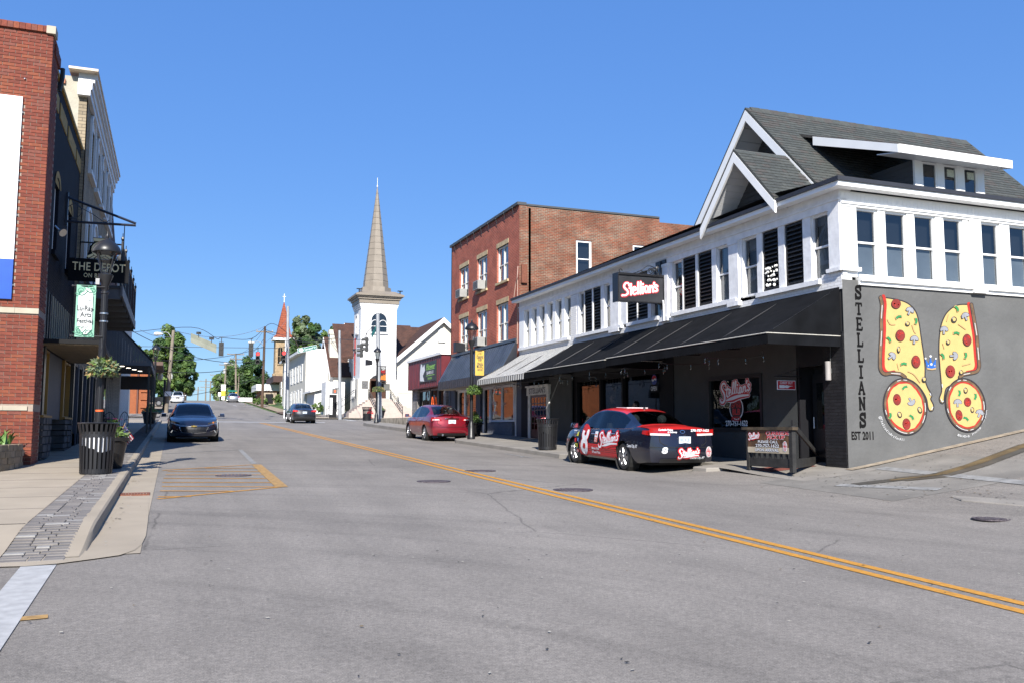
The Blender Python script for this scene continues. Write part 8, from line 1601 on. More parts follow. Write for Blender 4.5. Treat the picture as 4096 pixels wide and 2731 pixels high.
for tx, cx, zz, hh, ww, mm in (('CURBSIDE', .71, z0+hB*.79, hB*.14, .52, DR), ('PICK UP', .68, z0+hB*.61, hB*.14, .4, DR), ('PLEASE CALL', .5, z0+hB*.43, hB*.11, .46, DW), ('270-757-1622', .48, z0+hB*.25, hB*.13, .54, DW), ('UPON ARRIVAL', .47, z0+hB*.07, hB*.12, .54, DW)):
    g = text(tx, .06); put(cl, 'print_outline', FBn, g, wB*(cx-ww/2)-.004, zz-.005, hh*1.06, .045, DW if mm is DR else DK, ww*wB*1.015/g[2]); g = text(tx, .02); put(cl, 'print', FBn, g, wB*(cx-ww/2), zz, hh, .049, mm, ww*wB/g[2])
for k, (r, m_) in enumerate(((1.0, DW), (.85, DR))): put(cl, 'badge', FBn, ([(cos(2*pi*i/14)*r*.75, sin(2*pi*i/14)*r*1.2) for i in range(14)], [tuple(range(14))], 1), wB*.88, z0+hB*.3, hB*.19, .046+.003*k, m_)
for tx, zz in (('HOME', z0+hB*.38), ('OF THE', z0+hB*.31), ('8LB', z0+hB*.21), ('PIZZA', z0+hB*.12)): g = text(tx, .02); put(cl, 'badge_word', FBn, g, wB*.88-.06, zz, .035, .053, DW, .12/g[2])
# carry-out sign on its bracket
Yc = 16.02; q0, q1 = onY(3107, 1519, Yc), onY(3181, 1558, Yc); FCo = FRY(Yc); co = thing('carry_out_sign', 'small red and white carry out sign with a pointing hand on an iron bracket', 'sign', ((q0.x+q1.x)/2, Yc, q1.z)); SR = mat('sign_red', (.42, .012, .02), .4, var=.05)
mb = MB(); mb.fbox(FCo, q0.x, q1.x, q1.z, q0.z, 0, .015); bd = mk('board', mb, DW, co); mb = MB(); mb.fbox(FCo, q0.x+.015, q1.x-.015, q1.z+.015, q0.z-.015, .015, .018); mk('red_field', mb, SR, bd); g = text('CARRY OUT', .02); ww = q1.x-q0.x; hh = q0.z-q1.z; put(bd, 'print', FCo, g, q0.x+ww*.14, q1.z+hh*.62, hh*.24, .02, DW, ww*.7/g[2])
put(bd, 'hand_print', FCo, ([(.0, .1), (.34, .1), (.36, .16), (.5, .1), (.62, .14), (.66, .26), (.95, .34), (.64, .36), (.5, .42), (.36, .36), (.34, .42), (.0, .42)], [tuple(range(12))], 1), q0.x+ww*.1, q1.z+hh*.06, hh*1.05, .021, DW, ww*.82)
mb = MB(); zz = q0.z+.09; mb.tube([(13.0, Yc, zz), (q0.x-.06, Yc, zz)], .014, 5); mb.tube([(13.0, Yc, zz+.2), (q0.x+.05, Yc, zz+.01)], .006, 5); mb.tube([(q0.x+.1, Yc, zz), (q0.x+.1, Yc, q0.z)], .005, 4); mb.tube([(q1.x-.1, Yc, zz), (q1.x-.1, Yc, q0.z)], .005, 4); mk('bracket', mb, BLK, co)
# open sign behind the shop glass
q = onX(2622, 1545, 12.95); op = thing('open_sign', 'dark open sign with a round red white and blue badge in the shopfront', 'sign', q); y = q.y; mb = MB(); mb.fbox(FX, y-.22, y+.22, q.z-.16, q.z+.06, .07, .1); bo = mk('board', mb, BLKM, op); g = text('OPEN', .02); put(bo, 'print', FM, g, -y-.17, q.z-.11, .12, .105, DW, .34/g[2])
FMo = FM
for r0, m_, k in ((.15, mat('badge_blue', (.02, .06, .3), .4), 0), ): mb = MB(); mb.poly([FMo(-y+cos(t)*r0, q.z+.2+sin(t)*r0, .09) for t in lin(0, 2*pi*.95, 18)]); bg_ = mk('badge', mb, m_, op)
mb = MB(); mb.poly([FMo(-y+cos(t)*.125, q.z+.2+sin(t)*.125, .094) for t in lin(.15, pi-.15, 12)]); mk('badge_red', mb, SR, bg_); mb = MB(); mb.poly([FMo(-y+x, q.z+.2+z, .097) for x, z in [(-.125, .02), (-.04, .0), (.05, .045), (.125, .02), (.11, -.03), (.03, .0), (-.05, -.05), (-.12, -.03)]]); mk('badge_wave', mb, DW, bg_)
# wall sconce, string lights
q = onX(3312, 1482, 12.92); sc = thing('wall_light', 'pale cylinder wall light on the black brick pillar', 'wall light', q); mb = MB(); mb.lathe([(.055, -.2), (.06, -.19), (.06, .19), (.055, .2)], (q.x, q.y, q.z), 14); mk('body', mb, mat('sconce_grey', (.3, .28, .27), .5), sc); mb = MB(); mb.box(q.x+.03, 12.98, q.y-.05, q.y+.02, q.z-.05, q.z+.05); mb.tube([(12.96, q.y-.02, q.z), (12.97, q.y-.05, q.z+.6)], .012, 5); mk('mount', mb, DGREY, sc)
sl2 = thing('string_lights', 'string of clear bulbs hanging under the black awnings', 'string lights', (11.6, 21, 3)); mb = MB(); r_ = random.Random(8); pts = []
for i in range(41): y = 15.4+i*.42; pts.append((11.5+.5*(i % 2 == 0)*0+.35*sin(i*1.3), y, 3.12-.1*abs(sin(i*.7))))
mb.tube(pts, .008, 4); mk('cable', mb, BLK, sl2); BU = LAMPG
for i in range(1, 40): p = Vector(pts[i]); mb = MB(); mb.lathe([(.014, -.02), (.014, -.06), (.028, -.1), (.024, -.13), (.005, -.15)], p, 8); mk('bulb', mb, BU, sl2)
# bistro set on the left sidewalk
def chair(label, x, y, rz):
    t = local('bistro_chair', label, 'chair', 'iron bistro chairs'); mb = MB(); mb.lathe([(.2, .44), (.21, .46), (.2, .48)], (0, 0, 0), 14); mk('seat', mb, BLK, t)
    for sx in (1, -1):
        for sy in (1, -1): mb = MB(); mb.tube([(.13*sx, .13*sy, .45), (.2*sx, .2*sy, 0)], .012, 5); mk('leg', mb, BLK, t)
    mb = MB(); mb.tube(catmull([(-.19, -.18, .46), (-.22, -.17, .8), (-.22, 0, .98), (-.22, .17, .8), (-.19, .18, .46)], 5), .013, 5); mk('back_hoop', mb, BLK, t)
    for y_ in (-.09, 0, .09): mb = MB(); mb.tube([(-.2, y_, .46), (-.22, y_, .93 if y_ == 0 else .86)], .008, 4); mk('spindle', mb, BLK, t)
    mb = MB(); mb.tube(catmull([(-.21, .18, .68), (.05, .25, .7), (.12, .22, .46)], 4), .01, 4); mb.tube(catmull([(-.21, -.18, .68), (.05, -.25, .7), (.12, -.22, .46)], 4), .01, 4); mk('arm', mb, BLK, t); t.location = (x, y, road_z(y)+.137); t.rotation_euler = (0, 0, rz); return t
chair('black iron bistro chair nearer the camera on the left sidewalk', -2.05, 31.2, 1.2); chair('black iron bistro chair behind the small table on the left sidewalk', -2.0, 33.2, -1.4); chair('black iron bistro chair closest to the kerb on the left sidewalk', -1.75, 34.6, -2.2)
bt = thing('bistro_table', 'small round black iron table on the left sidewalk', 'table', (-2.05, 32.2, road_z(32.2)+.137)); P = bt.location; mb = MB(); mb.lathe([(.3, .72), (.31, .735), (.3, .75)], P, 18); mk('table_top', mb, BLK, bt); mb = MB(); mb.tube([P+Vector((0, 0, .72)), P], .02, 6); mk('column', mb, BLK, bt)
for k in range(3): mb = MB(); mb.tube([P+Vector((0, 0, .15)), P+Vector((.22*cos(k*2.1), .22*sin(k*2.1), 0))], .014, 5); mk('foot', mb, BLK, bt)
# ------------------------------------------------------------------ signals, poles and wires
GALV = mat('galvanised_pole', (.3, .31, .32), .5, metal=.3, var=.12, scale=2); WOODP = mat('weathered_pole', (.19, .16, .125), .9, var=.25, scale=1.5); WOODB = mat('brown_pole', (.075, .045, .03), .9, var=.25)
def pole(label, base, top, r0, r1, m, name='signal_pole', cat='pole', grp=None):
    t = thing(name, label, cat, base, grp); mb = MB(); mb.tube([base, top], [r0, r1], 10); mk('shaft', mb, m, t, 60); return t
def gpole(u, v, ut, vt, dz=.1, Y=None): 
    b = grd(u, v, dz) if Y is None else onY(u, v, Y); return b, onY(ut, vt, b.y)
b, tp = gpole(1150, 1652, 1152, 1226, .1, 84); b.z = gz(b.x, 84); P1p = pole('tall galvanised signal pole left of the street name sign', b, tp, .19, .12, GALV, grp='traffic signal poles'); SP1 = tp; mb = MB(); mb.lathe([(.25, 0), (.25, .5)], b, 12); mk('base_sleeve', mb, BLKM, P1p)
b, tp = gpole(1137, 1660, 1143, 1364, .1, 83.2); b.z = gz(b.x, 83); pole('thin white pole beside the tall signal pole', b, tp, .06, .06, WHITE2, 'thin_pole')
b, tp = gpole(1360, 1669, 1358, 1322, .1, 80.5); b.z = gz(b.x, 80.5); P2p = pole('galvanised signal pole with pedestrian signals before the church steps', b, tp, .17, .11, GALV, grp='traffic signal poles'); SP2 = tp; PB2 = b
b, tp = gpole(1518, 1680, 1511, 1256, .1, 61); b.z = rs(13, 61); P3p = pole('galvanised signal pole behind the lamp near the hydrant', b, tp, .2, .13, GALV, grp='traffic signal poles'); SP3 = tp
b, tp = gpole(508, 1662, 522, 1330, .1, 84); b.z = gz(b.x, 84); P4p = pole('galvanised signal pole at the far left corner behind the awning', b, tp, .18, .12, GALV, grp='traffic signal poles'); SP4 = tp
HOUS = mat('signal_black', (.012, .013, .013), .5, var=.1); LENS_OFF = mat('lens_off', (.02, .015, .01), .3)
def signal(label, u, v, Y, face, red=False, sc=1.0):
    c = onY(u, v, Y); t = thing('traffic_signal', label, 'traffic light', c, 'traffic signals over the junction'); H = 1.07*sc; W_ = .36*sc; d = Vector(face).normalized(); s = Vector((-d.y, d.x, 0))
    bx = lambda mb, a0, a1, b0, b1, z0, z1: mb.hexa([c+s*a+d*b+Vector((0, 0, z)) for z in (z0, z1) for a, b in ((a0, b0), (a1, b0), (a1, b1), (a0, b1))])
    mb = MB(); bx(mb, -W_/2, W_/2, -.11, .1, -H/2, H/2); mk('housing', mb, HOUS, t)
    for k in range(3):
        z = H/3*(1-k); mb = MB(); mb.lathe([(.13*sc, .0), (.12*sc, .02), (.01, .03)], c+d*.1+Vector((0, 0, z)), 14, ax=d); mk('lens', mb, mat('red_signal_glow', (.7, .02, .02), .3, emit=(1, .02, .02), estr=5) if red and k == 0 else LENS_OFF, t)
        mb = MB(); n = 12; pts = [(cos(a)*.145*sc, sin(a)*.145*sc) for a in lin(-.5, pi+.5, n)]; vs = [c+d*.1+s*x+Vector((0, 0, z+y)) for x, y in pts]+[c+d*(.1+.26*sc)+s*x*1.0+Vector((0, 0, z+y-.02)) for x, y in pts]; mb.add(vs, [(i, i+1, n+1+i+1, n+1+i) for i in range(n)]); mk('visor', mb, HOUS, t)
        mb = MB(); mb.lathe([(.11*sc, 0), (.1*sc, .03)], c-d*.11+Vector((0, 0, z)), 10, ax=-d); mk('back_cap', mb, HOUS, t)
    mb = MB(); mb.tube([c+Vector((0, 0, H/2)), c+Vector((0, 0, H/2+.35))], .03, 5); bx(mb, -.14, .14, -.03, .03, H/2+.33, H/2+.38); mk('hanger', mb, HOUS, t); return c+Vector((0, 0, H/2+.36))
s1 = signal('dark traffic signal seen from behind beside the blank sign', 885, 1396, 73, (.1, 1, 0)); s2 = signal('dark traffic signal seen from behind right of the first one', 1004, 1399, 73.5, (.1, 1, 0)); s3 = signal('traffic signal showing red left of the brown utility pole', 1031, 1431, 81, (-.1, -1, 0), True); s4 = signal('traffic signal showing red in front of the tall signal pole', 1135, 1428, 81, (-.1, -1, 0), True)
s5 = signal('side-on traffic signal lower left of the green blade sign by the church', 1446, 1402, 70, (-1, .15, 0)); s6 = signal('side-on traffic signal nearest the green blade sign by the church', 1467, 1378, 67, (-1, .15, 0))
WIRE = mat('wire_black', (.02, .02, .022), .6, var=0); WIREG = mat('wire_grey', (.18, .18, .19), .6, var=0)
def wire(a, b, sag, r=.02, m=None, label='thin overhead wire strung across the junction', grp='overhead wires', name='overhead_wire'):
    a, b = Vector(a), Vector(b); mb = MB(); mb.tube([a.lerp(b, i/14)-Vector((0, 0, sag*4*(i/14)*(1-i/14))) for i in range(15)], r, 5); return tag(mk(name, mb, m or WIRE), label, 'wire', grp)
def chain(pts, r=.022, label='signal span wire between the left corner pole and the tall galvanised pole'):
    mb = MB(); q = catmull([tuple(p) for p in pts], 6); mb.tube(q, r, 5); return tag(mk('span_wire', mb, WIRE), label, 'wire')
bs0, bs1 = onY(763, 1350, 74), onY(866, 1392, 73.5)
chain([SP4, (bs0+Vector((0, 0, .8))), bs1+Vector((0, 0, .75)), s1, s2, SP1.lerp(s2, .5)-Vector((0, 0, .2)), SP1-Vector((0, 0, 2.5))])
chain([SP4-Vector((0, 0, 1.2)), s3, s4, SP1-Vector((0, 0, 3.2)), onY(1190, 1395, 80)+Vector((0, 0, .35)), onY(1266, 1380, 80.5)+Vector((0, 0, .35)), SP2-Vector((0, 0, .6))], label='signal span wire carrying the two red signals and the street name sign')
chain([SP2-Vector((0, 0, .8)), s5, s6, onY(1500, 1300, 63), SP3-Vector((0, 0, 1.4))], label='signal span wire from the pole before the steps to the pole by the hydrant')
# hanging signs on the spans
t = thing('blank_span_sign', 'long blank grey sign panel tilted on the signal wire', 'sign', bs0); d = (bs1-bs0); mb = MB(); up = Vector((0, 0, 1)); mb.hexa([bs0+up*.35, bs1+up*.3, bs1+up*.3+Vector((0, .03, 0)), bs0+up*.35+Vector((0, .03, 0)), bs0-up*.35+Vector((0, .03, 0)), bs1-up*.4+Vector((0, .03, 0)), bs1-up*.4, bs0-up*.35]); mk('panel', mb, mat('blank_sign', (.17, .18, .14), .5, var=.2, scale=1.5), t)
for k in (.3, .8): q = bs0.lerp(bs1, k); mb = MB(); mb.box(q.x-.18, q.x+.18, q.y-.1, q.y+.1, q.z+.5, q.z+.68); mb.tube([q+up*.25, q+up*.55], .03, 5); mk('clamp', mb, HOUS, t)
c0, c1 = onY(1190, 1403, 80), onY(1267, 1387, 80); t = thing('street_name_sign', 'green street name sign tilted on the span wire', 'sign', c0); d = (c1-c0).normalized(); u2 = Vector((-d.z, 0, d.x)); GS = mat('sign_green', (.0, .13, .09), .4, var=.05)
FG = lambda r, z, n: c0+d*r+u2*z+Vector((0, -n, 0)); L_ = (c1-c0).length; mb = MB(); mb.fbox(FG, 0, L_, -.2, .2, 0, .03); pn = mk('panel', mb, DW, t); mb = MB(); mb.fbox(FG, .03, L_-.03, -.17, .17, .03, .034); mk('green_field', mb, GS, pn); put(pn, 'route_oval', FG, ([(cos(2*pi*i/16)*.22, sin(2*pi*i/16)*.15) for i in range(16)], [tuple(range(16))], 1), .32, 0, 1, .038, DW)
g = text('1031', .01); put(pn, 'print', FG, g, .18, -.08, .16, .042, DK, .28/g[2]); g = text('Second', .015); put(pn, 'print', FG, g, .62, -.09, .2, .038, DW, (L_*.42)/g[2]); g = text('St', .015); put(pn, 'print', FG, g, L_*.83, -.06, .16, .038, DW, (L_*.12)/g[2])
c0, c1 = onY(1486, 1343, 64.5), onY(1501, 1317, 63.5); t = thing('street_blade_sign', 'green street name sign seen nearly edge-on by the church tower', 'sign', c0); mb = MB(); mb.hexa([c0-up*.2, c1-up*.2, c1-up*.2+Vector((.03, 0, 0)), c0-up*.2+Vector((.03, 0, 0)), c0+up*.2, c1+up*.2, c1+up*.2+Vector((.03, 0, 0)), c0+up*.2+Vector((.03, 0, 0))]); mk('panel', mb, GS, t)
for lb, par, u, v, Y, on in (('pedestrian signal box on the pole before the church steps', P2p, 1340, 1563, 80.3, 1), ('pedestrian signal box on the pole by the hydrant', P3p, 1545, 1547, 60.8, 0), ('pedestrian signal box on the far left signal pole', P4p, 489, 1540, 83.7, 1)):
    c = onY(u, v, Y); t = thing('pedestrian_signal', lb, 'pedestrian signal', c, 'pedestrian signals'); mb = MB(); mb.box(c.x-.22, c.x+.22, c.y-.1, c.y+.14, c.z-.22, c.z+.22); mk('housing', mb, HOUS, t); mb = MB(); mb.box(c.x-.19, c.x+.19, c.y-.115, c.y-.1, c.z-.19, c.z+.19); fa = mk('face', mb, mat('ped_face', (.12, .12, .11), .4), t)
    if on: mb = MB(); mb.box(c.x-.1, c.x+.06, c.y-.122, c.y-.115, c.z-.1, c.z+.1); mk('hand', mb, mat('ped_orange', (.5, .06, .02), .4, emit=(1, .1, .02), estr=.6), fa)
    mb = MB(); mb.tube([c+Vector((0, .05, .26)), Vector((par.location.x, par.location.y, c.z+.26))], .03, 5); mk('arm', mb, HOUS, t)
# utility poles
def util(label, u, v, ut, vt, Y, r, m, arms=(), light=None, xf=None):
    b = onY(u, v, Y); b.z = min(b.z, gz(b.x, Y)); tp = onY(ut, vt, Y); t = pole(label, b, tp, r, r*.75, m, 'utility_pole', 'utility pole', 'wooden utility poles')
    for v_, half in arms: q = b.lerp(tp, (v-v_)/(v-vt)); mb = MB(); mb.box(q.x-half, q.x+half, q.y-.08, q.y+.08, q.z-.08, q.z+.08); a_ = mk('crossarm', mb, WOODP, t); mb = MB(); [mb.lathe([(.05, 0), (.06, .1), (.03, .2)], (q.x+k*half*.9, q.y, q.z+.08), 6) for k in (-1, 1)]; mk('insulator', mb, GALV, a_)
    if light: q = b.lerp(tp, (v-light[0])/(v-vt)); e = onY(light[1], light[2], Y); mb = MB(); mb.tube(catmull([q, q.lerp(e, .4)+up*.5, e+up*.1], 5), .04, 6); mk('lamp_arm', mb, GALV, t); s_ = 1 if e.x > q.x else -1; mb = MB(); mb.lathe([(.03, -.4), (.16, -.1), (.2, .2), (.12, .45), (.02, .5)], e, 10, ax=(s_, 0, 0)); mk('lamp_head', mb, mat('lamp_head', (.5, .5, .48), .4), t)
    if xf: q = onY(*xf, Y); mb = MB(); mb.lathe([(.26, -.5), (.28, -.45), (.28, .45), (.2, .52)], q, 12); mk('transformer', mb, mat('transformer_grey', (.36, .37, .37), .5), t)
    return b, tp
U1 = util('leaning grey utility pole with a street light on the left', 664, 1652, 694, 1322, 96, .2, WOODP, (), (1360, 636, 1336))
U2 = util('dark brown utility pole with crossarm on the right of the hill', 1048, 1628, 1060, 1306, 120, .19, WOODB, ((1328, 1.1),), (1390, 1008, 1370))
U3 = util('utility pole with yellow guard right of the silver sedan', 944, 1600, 943, 1413, 178, .22, WOODP, ((1416, 1.6), (1434, 1.1)), (1468, 905, 1452)); U4 = util('utility pole with a grey transformer right of the crest', 896, 1600, 904, 1455, 200, .22, WOODP, ((1458, 1.4),), None, (898, 1483))
U5 = util('smaller utility pole beyond the transformer pole', 863, 1600, 867, 1494, 235, .22, WOODP, ((1497, 1.6),), None, (860, 1512)); U6 = util('distant utility pole fourth along the road', 840, 1600, 843, 1524, 285, .24, WOODP, ((1530, 1.8),)); U7 = util('distant thin utility pole with double arms', 823, 1600, 824, 1513, 270, .22, WOODP, ((1518, 1.9), (1530, 1.5))); U8 = util('most distant utility pole at the end of the road', 790, 1600, 793, 1545, 340, .25, WOODP, ((1549, 2.0),)); U9 = util('bare leaning pole right of the yellow-guarded one', 950, 1600, 957, 1492, 182, .14, WOODP)
mb = MB(); q = onY(944, 1580, 177.6); mb.box(q.x-.16, q.x+.16, 177.4, 177.6, q.z-1.2, q.z+1.0); tag(mk('guard_sleeve', mb, mat('guard_yellow', (.5, .28, .02), .6)), 'yellow guard sleeve on the foot of the utility pole by the silver sedan', 'pole guard')
t = thing('pole_notice', 'white paper notice fixed to the leaning utility pole', 'notice', onY(672, 1573, 95.7)); q = onY(672, 1573, 95.7); mb = MB(); mb.box(q.x-.32, q.x+.32, 95.66, 95.7, q.z-.24, q.z+.24); mk('sheet', mb, WHITE, t)
WLB = ['topmost wire from the leaning pole to the brown utility pole', 'wire running off to the left from the top of the leaning pole', 'upper wire from the brown utility pole to the church side', 'second wire from the brown utility pole to the church side', 'wire just below the crossarm between leaning and brown poles', 'thick middle cable between the leaning and brown poles', 'lowest cable between the leaning and brown poles', 'upper cable leaving the leaning pole behind the awning', 'middle cable leaving the leaning pole behind the awning', 'lowest cable leaving the leaning pole behind the awning', 'wire from the brown pole top to the yellow-guarded pole', 'wire from the yellow-guarded pole to the transformer pole', 'wire from the transformer pole to the next pole', 'wire between the two most distant right-hand poles', 'lower wire from the brown pole to the yellow-guarded pole', 'slanting wire from the brown pole towards the red spire']
for wi, (a, b, s, r) in enumerate(((U1[1], U2[1], 1.0, .025), (U1[1]-up*.6, onY(560, 1320, 92), .3, .02), (U2[1]-up*.4, onY(1420, 1345, 96), .8, .03), (U2[1]-up*.7, onY(1420, 1358, 96), .8, .03), (U2[1]-up*2.6, U1[1]-up*3, .5, .03), (U2[1]-up*4.4, U1[1]-up*4.2, .6, .035), (U2[1]-up*6.4, U1[1]-up*6.8, .4, .03), (U1[1]-up*3, onY(540, 1410, 92), .3, .03), (U1[1]-up*4.2, onY(540, 1440, 92), .3, .03), (U1[1]-up*6.8, onY(600, 1478, 92), .2, .03),
                     (U2[1]-up*.3, U3[1], 1.0, .025), (U3[1], U4[1], .8, .03), (U4[1], U5[1], .8, .03), (U5[1], U6[1], .8, .035), (U2[1]-up*1.5, U3[1]-up*1.2, 1.0, .03), (U2[1]-up*2.2, onY(1150, 1275, 150), .3, .02))): wire(a, b, s, r, WIREG if r < .028 else WIRE, WLB[wi])
wire(SP4+up*.2, onY(1060, 1440, 96), 1.2, .03, WIRE, 'heavy black cable drooping from the far left pole to the right', 'overhead cables')
# small roadside signs near the crest
for lb, u, v, w_, h_, m_, Y in (('small white sign on the far right verge', 878, 1575, .5, .7, WHITE, 170), ('tall stacked road sign with a yellow panel by the transformer pole', 893, 1567, .75, 1.3, mat('road_sign_yellow', (.5, .36, .03), .5), 165), ('small green street blade near the crest', 930, 1562, 1.6, .3, GS, 172)):
    c = onY(u, v, Y); t = thing('road_sign', lb, 'road sign', (c.x, Y, gz(c.x, Y)), 'small road signs near the crest'); mb = MB(); mb.box(c.x-w_/2, c.x+w_/2, Y-.03, Y, c.z-h_/2, c.z+h_/2); pn = mk('panel', mb, m_, t); mb = MB(); mb.tube([(c.x, Y+.03, gz(c.x, Y)-.5), (c.x, Y+.03, c.z+h_/2)], .04, 6); mk('post', mb, GALV, t)
    if h_ > 1: mb = MB(); mb.box(c.x-w_/2-.02, c.x+w_/2+.02, Y-.04, Y-.03, c.z+.25, c.z+h_/2+.7); mb.box(c.x-w_/2+.1, c.x+w_/2-.1, Y-.04, Y-.03, c.z-h_/2-.7, c.z-h_/2-.1); mk('white_panel', mb, WHITE, pn)
t = thing('church_steps_sign', 'narrow dark notice post at the church handrail foot', 'sign', onY(1330, 1650, 82)); q = onY(1331, 1620, 82); mb = MB(); mb.box(q.x-.25, q.x+.35, 82, 82.5, gz(q.x, 82), q.z+1.0); mk('post', mb, BLKM, t); mb = MB(); mb.box(q.x-.28, q.x-.05, 81.9, 82, gz(q.x, 82)+.4, q.z+.7); mk('panel', mb, WHITE, t)
t = thing('mailbox', 'small white mailbox on a post at the lawn edge', 'mailbox', grd(910, 1612)) ; q = onY(912+70, 1596, 128); mb = MB(); mb.box(q.x-.9, q.x+.9, 128, 128.6, q.z-.25, q.z+.25); mk('box', mb, WHITE, t); mb = MB(); mb.tube([(q.x, 128.3, gz(q.x, 128)-.3), (q.x, 128.3, q.z)], .06, 6); mk('post', mb, WOODP, t)
# globe lamp post beyond the junction
q = onY(660, 1520, 104); t = thing('globe_lamp', 'dark lamp post with twin pale globes behind the leaning pole', 'street lamp', (q.x, 104, gz(q.x, 104))); mb = MB(); mb.tube([(q.x, 104, gz(q.x, 104)), (q.x, 104, q.z)], .14, 8); mb.tube([(q.x-.5, 104, q.z), (q.x+.5, 104, q.z)], .06, 6); mk('post', mb, LAMPB, t)
for s in (-.5, .5): mb = MB(); mb.lathe([(.12, 0), (.28, .2), (.3, .5), (.16, .85), (.02, 1.0)], (q.x+s, 104, q.z), 10); mk('globe', mb, mat('frosted_globe', (.5, .5, .42), .5), t)
# ------------------------------------------------------------------ people seen by the shop glass
def person(label, x, y, z, heading, shirt, hair, hat=False, glasses=True):
    t = local('person', label, 'person'); J = {'pel': ((0, 0, .5), .13), 'wst': ((0, 0, .68), .115), 'che': ((.01, 0, .9), .135), 'nk': ((.02, 0, 1.06), .055), 'hd0': ((.04, 0, 1.14), .07), 'hd1': ((.05, 0, 1.24), .088), 'hd2': ((.045, 0, 1.31), .06)}
    E = [('pel', 'wst'), ('wst', 'che'), ('che', 'nk'), ('nk', 'hd0'), ('hd0', 'hd1'), ('hd1', 'hd2')]
    for s, n in ((1, 'l'), (-1, 'r')):
        J.update({n+'sh': ((0, .17*s, .98), .062), n+'el': ((.08, .23*s, .74), .045), n+'wr': ((.3, .14*s, .68), .032), n+'ha': ((.37, .1*s, .69), .036), n+'hp': ((.04, .1*s, .5), .09), n+'kn': ((.45, .12*s, .52), .065), n+'an': ((.42, .12*s, .1), .042), n+'to': ((.56, .13*s, .05), .035)}); E += [('che', n+'sh'), (n+'sh', n+'el'), (n+'el', n+'wr'), (n+'wr', n+'ha'), ('pel', n+'hp'), (n+'hp', n+'kn'), (n+'kn', n+'an'), (n+'an', n+'to')]
    ks = list(J); me = bpy.data.meshes.new('body'); me.from_pydata([J[k][0] for k in ks], [(ks.index(a), ks.index(b)) for a, b in E], []); o = bpy.data.objects.new('body', me); COL.objects.link(o); o.modifiers.new('s', 'SKIN'); sd = o.modifiers.new('d', 'SUBSURF'); sd.levels = 2; sd.render_levels = 2
    for i, k in enumerate(ks): me.skin_vertices[0].data[i].radius = (J[k][1],)*2
    me.skin_vertices[0].data[0].use_root = True
    dg = bpy.context.evaluated_depsgraph_get(); dg.update(); m2 = bpy.data.meshes.new_from_object(o.evaluated_get(dg)); bpy.data.objects.remove(o); o = bpy.data.objects.new('body', m2); COL.objects.link(o); o.parent = t
    SKINM = mat('skin', (.36, .2, .14), .55, var=.05); [m2.materials.append(q) for q in (SKINM, shirt, mat('dark_trousers', (.015, .017, .025), .8))]
    for p in m2.polygons:
        c = p.center; p.material_index = 0 if (c.z > 1.05 or (c.x > .28 and c.z > .6)) else (1 if c.z > .56 and c.x < .28 else 2); p.use_smooth = True
    mb = MB(); mb.sphere((.02, 0, 1.26), .108, 12, 8, sz=1.12); 
    hm = MB()
    for f in mb.f:
        c = sum((mb.v[i] for i in f), Vector())/len(f)
        if c.x < .06 or c.z > 1.33: hm.add([mb.v[i] for i in f], [tuple(range(len(f)))])
    mk('hair', hm, hair, t, 60, .0005)
    mb = MB(); mb.sphere((.135, 0, 1.225), .016, 6, 5); mk('nose', mb, SKINM, t)
    for s in (1, -1):
        mb = MB(); mb.sphere((.118, .032*s, 1.245), .012, 6, 5); mk('eye', mb, DK, t); mb = MB(); mb.sphere((.04, .09*s, 1.235), .02, 6, 5, sz=1.5); mk('ear', mb, SKINM, t)
    mb = MB(); mb.box(.112, .128, -.025, .025, 1.178, 1.188); mk('mouth', mb, mat('lips', (.25, .07, .06), .5), t)
    if glasses:
        mb = MB(); [mb.tube([(.135, s*.034+cos(a)*.024, 1.245+sin(a)*.018) for a in lin(0, 2*pi, 12)], .004, 4, False) for s in (1, -1)]; mb.tube([(.135, -.01, 1.248), (.135, .01, 1.248)], .004, 4); mk('glasses', mb, BLK, t)
    if hat: mb = MB(); mb.lathe([(.2, 1.33), (.2, 1.345), (.11, 1.35), (.1, 1.46), (.06, 1.48)], (.03, 0, 0), 16); mk('hat', mb, BLKM, t)
    for s in (1, -1):
        for k in range(5): mb = MB(); a = (k-2)*.25; L_ = (.05, .07, .075, .07, .055)[k]; b0 = Vector((.38, .1*s+(k-2)*.014, .69)); mb.tube([b0, b0+Vector((L_*.6, a*.02, -.008)), b0+Vector((L_*.9, a*.03, -.03))], [.0095, .0085, .006], 6); mk('finger', mb, SKINM, t)
    t.location = (x, y, z); t.rotation_euler = (0, 0, heading); return t
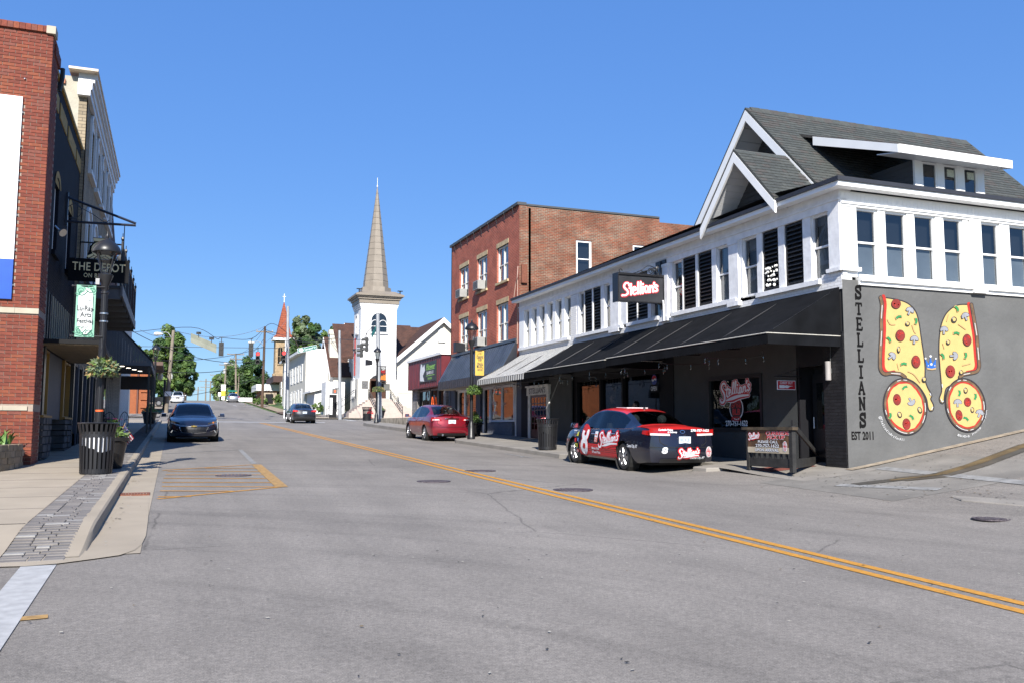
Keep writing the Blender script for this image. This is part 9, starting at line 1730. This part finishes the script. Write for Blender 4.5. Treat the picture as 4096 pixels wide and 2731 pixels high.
def bench(label, x, y, z, l=1.2):
    t = thing('bench', label, 'bench', (x, y, z)); mb = MB(); mb.box(x-.22, x+.22, y-l/2, y+l/2, z+.38, z+.43); mk('seat', mb, TB, t)
    for s in (-1, 1): mb = MB(); mb.box(x-.18, x+.18, y+s*(l/2-.08)-.03, y+s*(l/2-.08)+.03, z, z+.38); mk('leg', mb, TB, t)
q = onX(2541, 1618, 12.6); gzp = rs(12.6, q.y); person('person with dark hair and glasses sitting by the shop window behind the race-liveried sedan', 12.65, q.y, q.z-1.25, pi*.92, mat('dark_shirt', (.05, .02, .025), .8), mat('dark_hair', (.012, .009, .008), .5)); bench('black bench by the shop window behind the race-liveried sedan', 12.65, q.y, q.z-1.25)
q = onX(2449, 1590, 13.45); person('dim figure in dark hat and open jacket behind the shop glass', 13.5, q.y, 1.25, pi*.95, mat('dark_jacket', (.02, .018, .016), .8), mat('dark_hair', (.012, .009, .008)), True, False)

# grit and leaf litter lying about
mb = MB(); r_ = random.Random(12); LIT = [mat('grit_pale', (.3, .28, .24), .9, var=0), mat('grit_dark', (.03, .028, .026), .9, var=0), mat('leaf_litter', (.12, .08, .03), .9, var=0)]
for i in range(1500):
    k = r_.random()
    if k < .5: x, y = r_.uniform(-.9, 10.3), r_.uniform(4, 34)
    elif k < .7: x, y = r_.gauss(-.68, .08), r_.uniform(10, 60)
    elif k < .85: x, y = r_.gauss(11.9, .3), r_.uniform(8, 16)
    else: x, y = r_.uniform(10, 17), r_.uniform(10.5, 14.5)
    z = gz(x, y)+.012; s = r_.uniform(.006, .022)*(1.5 if k > .5 else 1); a = r_.uniform(0, 3.1); c_, s_ = cos(a)*s, sin(a)*s
    if -.92 < x < -.25 and y > 9.5: z += .008
    mb.add([(x-c_, y-s_, z), (x+s_*.6, y-c_*.6, z+.003), (x+c_, y+s_, z+.002), (x-s_*.6, y+c_*.6, z)], [(0, 1, 2, 3)], r_.choice((0, 0, 1, 1, 2)))
tag(mk('street_litter', mb, LIT), 'scattered grit and leaf litter on the road', 'litter', kind='stuff')
